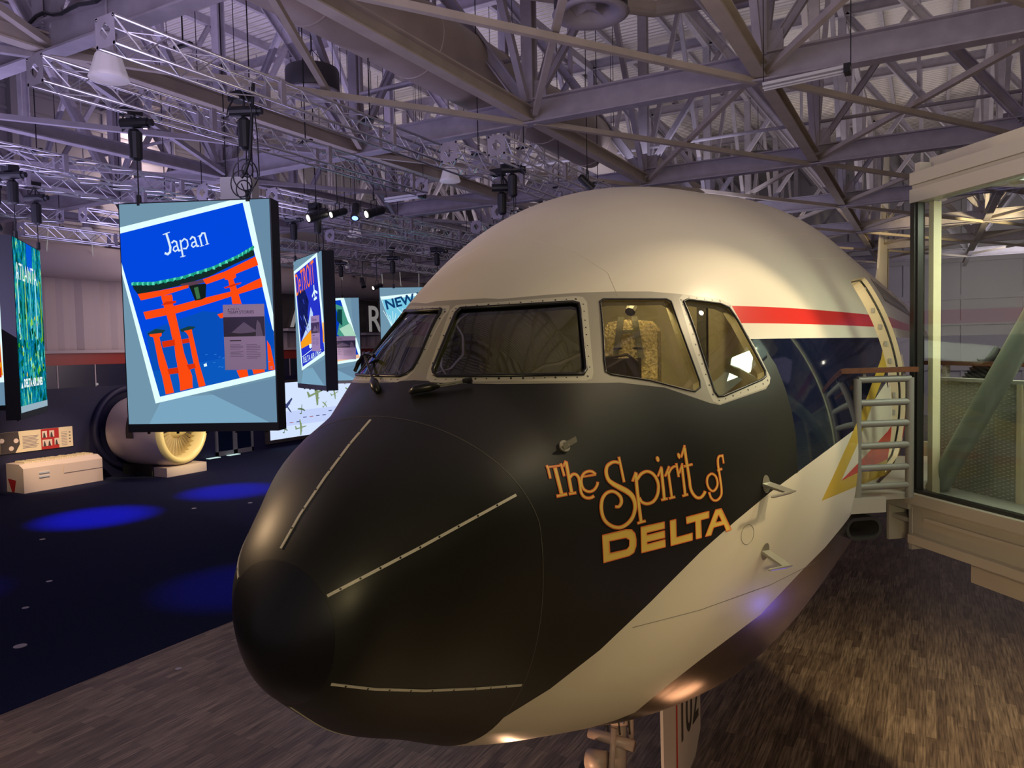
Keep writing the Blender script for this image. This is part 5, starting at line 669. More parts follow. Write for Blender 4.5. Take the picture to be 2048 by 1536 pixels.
# nose gear
gx, gy = -2.93, 7.5; mb = MB(); mb.tube([(gx,gy,2.4),(gx,gy,1.55)], 0.13, 16); mb.tube([(gx,gy,1.56),(gx,gy,1.4)], 0.17, 16); mb.tube([(gx,gy,1.4),(gx,gy,0.55)], 0.085, 16)
mb.tube([(gx,gy,2.0),(gx,gy+0.9,2.5)], 0.05, 8); mb.tube([(gx-0.2,gy-0.1,1.62),(gx+0.2,gy-0.1,1.62)], 0.05, 10); mb.tube([(gx-0.26,gy-0.24,1.0),(gx-0.05,gy-0.24,1.02)], 0.11, 14); mb.tube([(gx-0.30,gy-0.1,1.22),(gx+0.22,gy-0.12,1.2)], 0.06, 10); mb.tube([(gx-0.12,gy-0.15,1.9),(gx-0.12,gy-0.15,1.5)], 0.055, 10); mb.tube([(gx+0.16,gy-0.05,2.1),(gx+0.16,gy-0.05,1.1)], 0.035, 8); mb.tube([(gx,gy-0.13,1.35),(gx,gy-0.22,0.95),(gx,gy-0.1,0.6)], 0.035, 8)
gear = ppart(mb, 'nose_gear_strut', M['gearpaint'], True)
mb = MB(); mb.tube([(gx-0.42,gy,0.48),(gx+0.42,gy,0.48)], 0.06, 10); ppart(mb, 'axle', M['chrome'], parent=gear)
for sx in (-1, 1):
    mb = MB(); T = Matrix.Translation((gx+sx*0.32, gy+0.05, 0.42)) @ Matrix.Rotation(HP, 4, 'Y'); mb.lathe(T, [(0.16,-0.10),(0.30,-0.14),(0.38,-0.13),(0.42,-0.07),(0.425,0),(0.42,0.07),(0.38,0.13),(0.30,0.14),(0.16,0.10)], 32); ppart(mb, 'wheel', M['tyre'], True, parent=gear)
mb = MB()
for a in ((gx-0.16,gy-0.06),(gx+0.14,gy-0.10),(gx+0.05,gy-0.16),(gx-0.09,gy-0.15)): mb.tube([(a[0],a[1],2.3),(a[0]*0.99+gx*0.01,a[1]-0.03,1.9),(a[0],a[1],1.6),(a[0]+0.02,a[1]+0.02,1.3)], 0.012, 6)
ppart(mb, 'hydraulic_hose', M['wipe'], parent=gear)
mb = MB(); mb.box((gx+.02,gy-.19,1.88),(gx+.13,gy-.14,1.97)); ppart(mb, 'red_tag', M['panelred'], parent=gear)
mb = MB(); mb.tube([(gx-.14,gy-.2,1.52),(gx+.15,gy-.2,1.5)], 0.035, 10); mb.tube([(gx-.2,gy-.16,1.76),(gx+.2,gy-.18,1.74)], 0.028, 10); ppart(mb, 'steering_actuator', M['chrome'], parent=gear)
mb = MB()
for k in range(4): mb.lathe(Matrix.Translation((gx,gy,1.62+.16*k)), [(0.13,0),(0.15,.01),(0.15,.04),(0.13,.05)], 20)
ppart(mb, 'strut_collar', M['bridge'], parent=gear)
mb = MB(); T = Matrix.Translation((gx+0.30,gy-0.12,1.86)) @ Matrix.Rotation(HP, 4, 'X'); mb.lathe(T, [(0.02,-0.12),(0.06,-0.10),(0.085,-0.02),(0.09,0.03),(0.07,0.035),(0.0,0.02)], 20); o = ppart(mb, 'taxi_light', M['chrome'], True, parent=gear)
# gear bay door with the ship number
DX = -2.28
mb = MB(); prof = [(7.03,2.2),(8.42,2.2),(8.42,1.02),(8.2,0.80),(7.08,0.62)]; b = len(mb.v)
for xx in (DX-0.03, DX): mb.v += [(xx, y, z) for y, z in prof]
n = len(prof); mb.f += [tuple(b+n+i for i in range(n)), tuple(b+i for i in reversed(range(n)))]; mb.m += [0,0]
for i in range(n): j = (i+1) % n; mb.f.append((b+i, b+j, b+n+j, b+n+i)); mb.m.append(0)
gd = ppart(mb, 'gear_bay_door', M['gearwhite']); gd['label'] = 'white door panel with black ship number'
mb = MB(); T = Matrix(((0,0,1,DX+0.004),(1,0,0,7.56),(0,1,0,1.22),(0,0,0,1))); add_text(mb, '102', 0.74, T, sx=0.70, offset=0.012); ppart(mb, 'ship_number', M['ink'], parent=gd)
mb = MB(); mb.face([(DX+0.003,7.47,0.75),(DX+0.003,7.52,0.75),(DX+0.003,7.52,2.0),(DX+0.003,7.47,2.0)]); ppart(mb, 'red_stripe', M['red'], parent=gd)
mb = MB(); mb.v += [(-2.62,12.9,2.15),(-2.62,13.3,2.15),(-2.62,13.3,1.75),(-2.60,12.9,2.15),(-2.60,13.3,2.15),(-2.60,13.3,1.75)]; mb.f += [(0,1,2),(5,4,3),(0,2,5,3),(1,4,5,2)]; mb.m += [0]*4; ppart(mb, 'drain_mast', M['gearwhite'])
# ------------------------------------------------------------------ hall shell
BX = -12.4
mb = MB(); mb.box((BX, -14, -0.1), (16, 62, 0)); o = mb.build('floor', M['planks']); struct(o, 'brown wood plank floor under and beside the airliner', 'floor')
mb = MB(); mb.box((-34, -14, -0.1), (BX, 62, 0.004)); o = mb.build('floor_carpet', M['carpet']); struct(o, 'dark navy carpet left of the plank floor', 'carpet')
mb = MB(); mb.box((-42, -14, 17.8), (16, 62, 17.95)); o = mb.build('ceiling', M['roof']); struct(o, 'corrugated white roof deck over the steel trusses', 'ceiling')
mb = MB()
mb.box((-33.3, -14, 0), (-33.0, 62, 4.1)); o = mb.build('wall_left', M['navywall']); struct(o, 'dark navy lower side wall behind the counter and engine', 'wall')
mb = MB(); mb.box((-33.25, -14, 4.1), (-33.12, 62, 5.1), 0); mb.box((-33.25, -14, 5.1), (-33.1, 62, 5.62), 1); mb.box((-33.2, -14, 5.62), (-33.0, 62, 5.75), 2)
for k in range(40): mb.box((-33.13, -10+k*1.7, 4.1), (-33.10, -9.95+k*1.7, 5.1), 2)
for k in range(20): mb.box((-33.12, -10+k*3.4, 4.15), (-33.05, -9.9+k*3.4, 4.25), 3)
o = mb.build('trim_1', [M['band_navy'], M['band_red'], M['curtain'], M['letter']]); struct(o, 'red band above a dark glazed band along the side wall', 'trim')
mb = MB()
ys = [-14+0.28*i for i in range(272)]; n = len(ys)
for i in range(n-1):
    x = lambda k: -33.6+0.07*math.sin(ys[k]*3.1)+0.05*math.sin(ys[k]*7.7+1)
    mb.face([(x(i), ys[i], 5.7), (x(i+1), ys[i+1], 5.7), (x(i+1), ys[i+1], 9.3), (x(i), ys[i], 9.3)])
o = mb.build('wall_left_curtain', M['curtain'], smooth=True); o.name = 'wall_left_upper'; struct(o, 'pale fabric-lined upper side wall above the red band', 'wall')
mb = MB(); mb.box((-34.6, -14, 9.3), (-34.3, 62, 17.9)); mb.box((-34.3,-14,9.2), (-33.6,62,9.3))
for k in range(8): mb.box((-34.3, -14, 10.6+k*0.9), (-34.2, 62, 10.75+k*0.9))
for k in range(11): mb.box((-34.3, -12+k*7.5, 9.3), (-33.9, -11.6+k*7.5, 17.9))
o = mb.build('wall_left_girts', M['farwall']); o.name = 'wall_left_girts'; struct(o, 'grey panelled wall high above the side duct', 'wall')
mb = MB(); mb.box((-34, 61.6, 0), (16, 62, 17.9))
for k in range(14): mb.box((-34+k*3.6, 61.45, 0), (-33.8+k*3.6, 61.6, 17.9))
for z in (3.2, 6.4, 8.2, 10.8, 13.4): mb.box((-34, 61.4, z), (16, 61.6, z+0.35))
o = mb.build('wall_back', M['farwall']); struct(o, 'grey panelled end wall of the hangar', 'wall')
mb = MB(); mb.box((15.6, -14, 0), (16, 62, 17.9)); 
for k in range(18): mb.box((15.45, -14+k*4.2, 0), (15.6, -13.7+k*4.2, 17.9))
for z in (3.2, 6.4, 8.2, 10.8, 13.4): mb.box((15.3, -14, z), (15.6, 62, z+0.35))
o = mb.build('wall_right', M['farwall']); struct(o, 'grey panelled side wall beyond the boarding bridge', 'wall')
# side-wall duct with hanger straps
dct = empty('wall_duct', (-32.6, 20, 9.0), 'long round fabric-like duct along the side wall', 'duct')
mb = MB(); mb.tube([(-32.6,-6,9.6),(-32.6,60,9.6)], 0.75, 28); mb.build('duct_body', M['curtain'], dct, True)
mb = MB()
for k in range(30): mb.bar((-31.95+0.05*random.random(), -2+k*2.0, 9.4), (-31.9, -2+k*2.0+random.uniform(-.2,.2), 11.0), 0.05, 0.02)
mb.build('hanger_strap', M['letter'], dct)
# ------------------------------------------------------------------ roof steelwork
NX = [-2.75+4.85*k for k in range(-8, 4)]; TY = [7.2+7.55*k for k in range(7)]; ZB, ZT = 10.45, 17.2
ORD = ['nearest', 'second', 'third', 'fourth', 'fifth', 'sixth', 'farthest']
for k, y in enumerate(TY):
    t = empty('roof_truss', (-15, y, ZB), f'{ORD[k]} crosswise steel roof truss counted from the viewer', 'roof truss', 'crosswise roof trusses')
    mb = MB(); mb.ibeam((-40,y,ZB+0.1), (15.3,y,ZB+0.1), 0.30, 0.52, 0.035); mb.build('bottom_chord', M['steel'], t)
    mb = MB(); mb.ibeam((-40,y,ZT), (15.3,y,ZT), 0.28, 0.40, 0.03); mb.build('top_chord', M['steel'], t)
    for x in NX:
        mb = MB(); mb.ibeam((x,y,ZB+0.3), (x,y,ZT), 0.26, 0.26, 0.03); mb.build('vertical', M['steel'], t)
        mb = MB(); mb.ibeam((x-0.1,y,ZB+0.3), (x-4.75,y,ZT-0.1), 0.22, 0.26, 0.03); mb.build('diagonal', M['steel'], t)
        mb = MB(); mb.ibeam((x+0.1,y+0.02,ZB+0.3), (x+2.42,y+0.02,ZT-3.2), 0.12, 0.16, 0.02); mb.bar((x+2.42,y+0.02,ZT-3.2), (x+2.42,y,ZT), 0.12, 0.12); mb.build('strut', M['steel'], t)
        mb = MB(); mb.box((x-0.4,y-0.03,ZB+0.3), (x+0.4,y+0.03,ZB+0.75)); mb.build('gusset', M['steel'], t)
BEAML = {-2.75: 'lengthwise bottom beam above the right side of the airliner', -7.6: 'lengthwise bottom beam running beside the big duct', -12.45: 'warm-lit lengthwise bottom beam passing the nearest ribbed lamp shade', -17.3: 'lengthwise bottom beam above the large torii screen',
  2.1: 'lengthwise bottom beam above the boarding bridge', -27.0: 'lengthwise bottom beam left of the forest screen', -22.15: 'lengthwise bottom beam over the side counter'}
for x in NX:
    kx = round(x, 2)
    if kx not in BEAML: continue
    y0 = -2 if kx != -12.45 else -2
    t = empty('longitudinal_beam', (x, 20, ZB), BEAML[kx], 'roof beam', 'lengthwise roof beams')
    mb = MB(); mb.ibeam((x,y0,ZB+0.05), (x,60,ZB+0.05), 0.24, 0.30, 0.03); mb.build('beam', M['steel_warm_lit'] if kx in (-12.45,-2.75,-7.6) else M['steel'], t)  # some beams carry the warm light in their colour
    for k in range(6):
        ya, yb = TY[k], TY[k+1]
        mb = MB(); mb.bar((x,ya+0.2,ZB+0.3), (x,(ya+yb)/2,ZT-0.2), 0.14, 0.14); mb.build('sway_brace', M['steel'], t)
        mb = MB(); mb.bar((x,yb-0.2,ZB+0.3), (x,(ya+yb)/2,ZT-0.2), 0.14, 0.14); mb.build('sway_brace', M['steel'], t)
    mb = MB(); mb.bar((x,y0,ZT-0.1), (x,60,ZT-0.1), 0.2, 0.3); mb.build('top_beam', M['steel'], t)
n_br = 0
for i, x in enumerate(NX[:-1]):
    x1 = NX[i+1]
    if x < -24 or x > 3: continue
    for k in range(-1, 6):
        ya, yb = 7.2+7.55*k, 7.2+7.55*(k+1)
        t = empty('cross_brace', ((x+x1)/2, (ya+yb)/2, ZB-0.1), 'slender diagonal steel bar bracing the roof bottom chords', 'brace', 'diagonal bottom-chord braces')
        mb = MB(); mb.bar((x+0.1,ya,ZB-0.12), (x1-0.1,yb,ZB-0.12), 0.11, 0.11); mb.build('brace_bar', M['steel_warm_lit'] if i > 5 else M['steel'], t)  # right-hand braces get the steel colour with warm light painted in
        mb = MB(); mb.bar((x+0.1,yb,ZB+0.02), (x1-0.1,ya,ZB+0.02), 0.11, 0.11); mb.build('brace_bar', M['steel_warm_lit'] if i > 5 else M['steel'], t)
for k in range(24):
    x = -40+k*2.4; mb = MB(); mb.ibeam((x,-12,17.6), (x,61,17.6), 0.14, 0.22, 0.02); tag(mb.build('purlin', M['steel']), 'lengthwise purlin under the corrugated roof deck', 'purlin', 'roof purlins')
# big duct and pipes
t = empty('air_duct', (-9.4, 20, 11.9), 'very large round beige air duct running along the roof beams', 'duct')
mb = MB(); mb.tube([(-9.4,-6,11.9),(-9.4,34,11.9)], 0.78, 40); mb.build('duct_body', M['duct'], t, True)
mb = MB()
for k in range(14): mb.lathe(Matrix.Translation((-9.4,-5+k*3.0,11.9)) @ Matrix.Rotation(HP,4,'X'), [(0.78,-0.03),(0.80,-0.015),(0.80,0.015),(0.78,0.03)], 32)
mb.build('duct_seam', M['duct'], t)
PIPES = [([(-15,9.5,12.2),(-9.5,9.8,12.2),(-5,15.4,12.4),(-0.5,16.2,12.4)], 0.16, 'thick sprinkler main crossing behind the big duct'), ([(-3.9,15.5,13.4),(-3.9,15.5,12.1),(-2.3,15.5,12.1),(8,15.5,12.6)], 0.06, 'thin pipe with an elbow over the nose'),
 ([(-11.5,13.8,13.8),(-11.5,13.8,11.4),(-9.4,13.8,11.4),(-9.4,13.8,13.4)], 0.05, 'bent conduit beside the drum fan'), ([(-30,22.9,11.6),(10,22.9,11.6)], 0.05, 'straight sprinkler pipe along the third truss'), ([(-30,15.3,12.0),(-8,15.3,12.0)], 0.05, 'straight sprinkler pipe along the second truss'),
 ([(0.9,16.8,17.6),(0.9,16.8,11.0)], 0.24, 'vertical cream roof drain pipe above the bridge'), ([(-6,30.2,12.5),(10,30.2,12.5)], 0.06, 'far sprinkler pipe over the tail')]
for pts, r, lb in PIPES:
    mb = MB(); mb.tube(pts, r, 12); o = mb.build('pipe', M['steel_warm_lit'] if r > 0.1 else M['steel'], smooth=False); tag(o, lb, 'pipe')
for (x, y, z, r, lb) in ((-12.6,13.4,11.55,0.62,'black drum fan hanging left of the big duct'), (-5.0,12.0,11.1,0.62,'large drum fan with pale bottom ring above the nose'), (-5.9,31,12.4,0.62,'distant dark drum fan above the fuselage crown')):
    t = empty('ceiling_fan', (x,y,z), lb, 'fan'); T = Matrix.Translation((x,y,z))
    mb = MB(); mb.lathe(T, [(0.30,0.5),(r*0.96,0.48),(r,0.42),(r,0.0),(r-0.02,-0.03)], 36); mb.build('housing', M['fanblack'], t, 'edge')
    mb = MB(); mb.lathe(T, [(r-0.02,-0.03),(r+0.03,-0.06),(r-0.05,-0.10),(r*0.68,-0.06),(r*0.64,0.02),(r*0.64,0.3)], 36); mb.build('inlet_ring', M['steel'], t, True)
    mb = MB(); mb.lathe(T, [(0.0,0.03),(0.09,0.04),(0.11,0.12),(0.0,0.2)], 16)
    for k in range(5):
        a = 2*math.pi*k/5+0.4; d = Vector((math.cos(a), math.sin(a), 0)); s_ = Vector((-math.sin(a), math.cos(a), 0))
        mb.face([T @ (d*0.09-s_*0.04+Vector((0,0,0.06))), T @ (d*r*0.6-s_*0.10+Vector((0,0,0.04))), T @ (d*r*0.6+s_*0.10+Vector((0,0,0.14))), T @ (d*0.09+s_*0.04+Vector((0,0,0.12)))])
    mb.build('fan_blades', M['steel'], t)
    mb = MB()
    for k in range(4): a = HP*k+0.5; mb.bar((x+0.4*math.cos(a), y+0.4*math.sin(a), z+0.49), (x,y,z+0.95), 0.015, 0.015)
    mb.tube([(x,y,z+0.95),(x,y,17.6)], 0.012, 6); mb.build('hanger', M['black'], t)
# ribbed lamp shades
def bell(x, y, z, r, lb):
    t = empty('pendant_lamp', (x,y,z), lb, 'lamp', 'ribbed pendant lamps'); T = Matrix.Translation((x,y,z)); mb = MB(); n = 48; prof = [(0.60,1.15),(0.66,1.0),(0.78,0.6),(0.92,0.2),(1.0,0.0),(0.97,-0.03)]
    b = len(mb.v)
    for rr, zz in prof:
        for k in range(n):
            a = 2*math.pi*k/n; q = r*rr*(1+0.02*math.cos(12*a)); mb.v.append((x+q*math.cos(a), y+q*math.sin(a), z+zz*r*1.1))
    for i in range(len(prof)-1):
        for k in range(n): mb.f.append((b+i*n+k, b+i*n+(k+1)%n, b+(i+1)*n+(k+1)%n, b+(i+1)*n+k)); mb.m.append(0)
    mb.build('lamp_shade', M['shade'], t, True)
    mb = MB(); mb.lathe(T, [(r*0.97,-0.01),(r*0.5,-0.03),(0.0,-0.035)], 32); mb.build('diffuser', M['shade'], t, True)
    mb = MB(); mb.tube([(x,y,z+r*1.26),(x,y,z+r*1.26+0.3)], r*0.45, 16); mb.tube([(x,y,z+r*1.5),(x,y,17.75)], 0.02, 6); mb.build('lamp_stem', M['steel'], t)
bell(-10.8, 7.16, 9.62, 0.285, 'nearest ribbed bell lamp, below the end of the lighting truss'); bell(-12.0, 18.2, 10.25, 0.30, 'ribbed bell lamp hanging left of the nose above the fluorescent strip')
bell(-20.8, 24.3, 10.2, 0.30, 'ribbed bell lamp above the gap between the city screens'); bell(-27.9, 17.3, 9.95, 0.30, 'ribbed bell lamp right of the forest screen near the side wall'); bell(-29.7, 33.7, 10.3, 0.32, 'small far ribbed bell lamp above the narrow screen')
# fluorescent strips
def strip_light(a, b, lb, on=False):
    t = empty('strip_light', Vector(a).lerp(Vector(b),.5), lb, 'light', 'fluorescent strip fittings'); mb = MB(); mb.bar(a, b, 0.22, 0.05); mb.build('reflector', M['tubewhite'], t)
    mb = MB(); dz = Vector((0,0,-0.06))
    for s in (-0.06, 0.06): mb.tube([Vector(a)+dz+Vector((0,s,0)), Vector(b)+dz+Vector((0,s,0))], 0.018, 8)
    mb.build('tube', M['tubewhite'], t); mb = MB(); mb.box((-0.1,-0.13,-0.1),(0.0,0.13,0.04),0,Matrix.Translation(b)); mb.build('end_cap', M['black'], t)
    mb = MB(); 
    for p in (a, b): mb.tube([Vector(p), (p[0],p[1],17.75)], 0.008, 5)
    mb.build('hanger', M['black'], t)
strip_light((-2.55,13.9,9.95), (-1.15,13.9,10.0), 'long strip fitting under the second truss above the fuselage'); strip_light((-12.9,16.4,9.55), (-11.8,16.6,9.6), 'strip fitting beside the ribbed lamp left of the nose'); strip_light((-19.6,27.0,9.7), (-18.2,27.2,9.7), 'far strip fitting above the right-hand screen')
# silver box lighting trusses
def box_truss(x, y0, y1, z, lb, s=0.36):
    t = empty('lighting_truss', (x,(y0+y1)/2,z), lb, 'lighting truss', 'silver lighting trusses'); h = s/2
    for dx in (-h,h):
        for dz in (-h,h): mb = MB(); mb.tube([(x+dx,y0,z+dz),(x+dx,y1,z+dz)], 0.025, 8); mb.build('chord', M['alu'], t, True)
    mb = MB(); n = int((y1-y0)/0.42); st = (y1-y0)/n
    for i in range(n):
        a, b = y0+i*st, y0+(i+1)*st; k = 1 if i % 2 else -1
        for dx in (-h,h): mb.tube([(x+dx,a,z-h*k),(x+dx,b,z+h*k)], 0.011, 5, cap=False)
        for dz in (-h,h): mb.tube([(x-h*k,a,z+dz),(x+h*k,b,z+dz)], 0.011, 5, cap=False)
    mb.build('lacing', M['alu'], t)
    for yy in (y0, y1):
        mb = MB(); c = 0.12
        o_ = [(-h-0.03,-h-0.03),(h+0.03,-h-0.03),(h+0.03,h+0.03),(-h-0.03,h+0.03)]; i_ = [(0,-c),(c,0),(0,c),(-c,0)]
        for q_ in range(4):
            a, b = o_[q_], o_[(q_+1)%4]; p, q2 = i_[q_], i_[(q_+1)%4]; mb.face([(x+a[0],yy,z+a[1]),(x+b[0],yy,z+b[1]),(x+q2[0],yy,z+q2[1]),(x+p[0],yy,z+p[1])])
        mb.build('end_plate', M['steel'], t)
    yy = y0+2.95
    while yy < y1-0.5:
        for s_ in (-1,1): mb = MB(); mb.box((x+s_*h-0.04,yy-0.05,z-h-0.02),(x+s_*h+0.04,yy+0.05,z+h+0.02)); mb.build('joint_plate', M['steel'], t)
        yy += 2.95
    yy = y0+1.2
    while yy < y1:
        mb = MB(); mb.bar((x-h,yy,z+h+0.035), (x+h,yy,z+h+0.035), 0.06, 0.04); mb.bar((x,yy,z+h+0.03), (x,yy,17.75), 0.016, 0.016); mb.build('rigging_clamp', M['black'], t); yy += 4.2
ZL = 9.6
box_truss(-9.55, 6.3, 15.6, ZL+0.15, 'silver truss starting nearest, upper of the two over the torii screen'); box_truss(-11.3, 6.35, 15.8, ZL, 'silver truss starting beside the nearest ribbed lamp')
box_truss(-8.85, 13.4, 27, ZL, 'warm-lit silver truss running to the fuselage crown, left one'); box_truss(-7.75, 13.5, 27, ZL, 'warm-lit silver truss running to the fuselage crown, right one'); 
box_truss(-16.8, 4.0, 15.0, ZL+0.1, 'silver truss entering from the left edge, upper one'); box_truss(-18.3, 4.0, 15.2, ZL, 'silver truss entering from the left edge, lower one')
box_truss(-16.3, 13.2, 30, ZL, 'silver truss starting behind the top of the torii screen'); box_truss(-15.2, 14.5, 31, ZL, 'silver truss passing above the row of black spotlights')
box_truss(-22.4, 4.5, 13.1, ZL, 'lower left silver truss above the forest screen'); box_truss(-21.6, 13.3, 29, ZL, 'silver truss left of the torii screen near the side wall'); box_truss(-24.3, 13.0, 30, ZL-0.2, 'silver truss closest to the side wall')
box_truss(-18.7, 20.5, 36, ZL, 'silver truss above the second city screen'); box_truss(-13.5, 22, 40, ZL, 'far silver truss left of the nose'); box_truss(-22.8, 28, 44, ZL, 'far silver truss over the narrow screen'); box_truss(-11.5, 20, 36, ZL, 'silver truss behind the left edge of the white crown')
# chain hoists, cables, spotlights
def hoist(x, y, z, zend, lb, ztruss=ZL):
    t = empty('chain_hoist', (x,y,z), lb, 'chain hoist', 'black chain hoists'); mb = MB(); mb.tube([(x-0.2,y-0.1,z+0.42),(x+0.2,y+0.1,z+0.42)], 0.085, 12); mb.tube([(x+0.2,y+0.1,z+0.42),(x+0.27,y+0.13,z+0.42)], 0.06, 10); mb.build('motor', M['black'], t)
    mb = MB(); mb.tube([(x,y,z+0.32),(x,y,z+0.26),(x,y,z-0.16),(x,y,z-0.2)], [0.05,0.11,0.10,0.05], 12); mb.build('chain_bag', M['black'], t)
    mb = MB(); mb.tube([(x,y,z+0.45),(x,y,ztruss-0.1)], 0.02, 6); mb.build('hook', M['black'], t); mb = MB(); mb.tube([(x+0.02,y,z-0.15),(x+0.02,y,zend+0.1),(x+0.02,y,zend+0.09),(x+0.02,y,zend-0.08)], [0.011,0.011,0.04,0.04], 8); mb.build('chain', M['black'], t)
    mb = MB(); rnd = random.Random(int(x*100)); 
    for k in range(3):
        a0 = Vector((x+rnd.uniform(-.15,.15), y+rnd.uniform(-.15,.15), ztruss-0.1)); a1 = Vector((x+rnd.uniform(-.2,.2), y, z+0.45)); sag = Vector((rnd.uniform(-.35,.35), rnd.uniform(-.1,.1), -0.2))
        mb.tube([a0, a0.lerp(a1,.3)+sag*.7, a0.lerp(a1,.6)+sag, a1], 0.014, 5)
    mb.box((x-0.25,y-0.1,ztruss-0.2),(x+0.05,y+0.12,ztruss-0.06)); mb.build('cable_loop', M['black'], t)
def spot(x, y, z, dr, lb, m='lens', s=1.0):
    t = empty('spotlight', (x,y,z), lb, 'spotlight', 'black stage spotlights'); d = Vector(dr).normalized(); p = Vector((x,y,z)); mb = MB()
    mb.tube([p-d*0.32*s, p-d*0.26*s, p+d*0.05*s, p+d*0.22*s], [0.07*s,0.11*s,0.11*s,0.13*s], 14); mb.build('lamp_body', M['black'], t)
    mb = MB(); mb.tube([p+d*0.223*s, p+d*0.228*s], 0.085*s, 14); mb.build('lens', M[m], t)
    mb = MB(); sd = d.cross(Vector((0,0,1))).normalized()*0.15*s; mb.tube([p+sd, p+sd+Vector((0,0,0.3*s)), p-sd+Vector((0,0,0.3*s)), p-sd], 0.014, 6); mb.tube([p+Vector((0,0,0.3*s)), (x,y,max(ZL, z+0.5*s))], 0.02, 6); mb.tube([(x,y,max(ZL, z+0.5*s)), (x,y,17.75)], 0.010, 5); mb.build('yoke', M['black'], t)
toC = lambda x, y, z: (-0.45, -1.0, -0.38)
for (x, y, z, dr, m, lb, s) in ((-14.6,15.5,9.15,None,'lens','leftmost bright spotlight in the row right of the torii screen',1.1), (-14.2,15.9,9.25,None,'lens','second spotlight in the row right of the torii screen',0.9), (-13.9,16.3,9.3,(0.3,-0.5,-0.9),'lensblue','spotlight with bluish lens in the row right of the torii screen',1.0), (-13.5,16.6,9.3,None,'lens','rightmost bright spotlight in the row right of the torii screen',1.1),
   (-18.0,19.4,8.5,(0.8,-0.5,-0.4),'lens','angled spotlight above the first city screen',1.2), (-21.5,26.5,8.3,None,'lens','pair spotlight above the narrow screen, lit one',0.9), (-22.3,26.5,8.5,(0.4,-0.2,-0.8),'black','pair spotlight above the narrow screen, dark one',0.9),
   (-18.6,9.2,8.35,None,'lens','bright spotlight at the left edge above the forest screen',1.0), (-6.9,16.2,9.2,(0.6,0.4,-0.7),'black','small dark spotlight at the end of the warm-lit truss',0.8),
   (3.4,18.5,8.1,None,'lensblue','spotlight with blue glints seen through the bridge glass',1.0), (2.6,17.5,7.5,None,'lensblue','lower spotlight with blue glints seen through the bridge glass',1.0), (4.2,17.2,7.2,(-0.6,-1,-0.2),'lens','small bright spotlight seen through the bridge glass',0.8)):
    spot(x, y, z, dr or toC(x, y, z), lb, m, s)
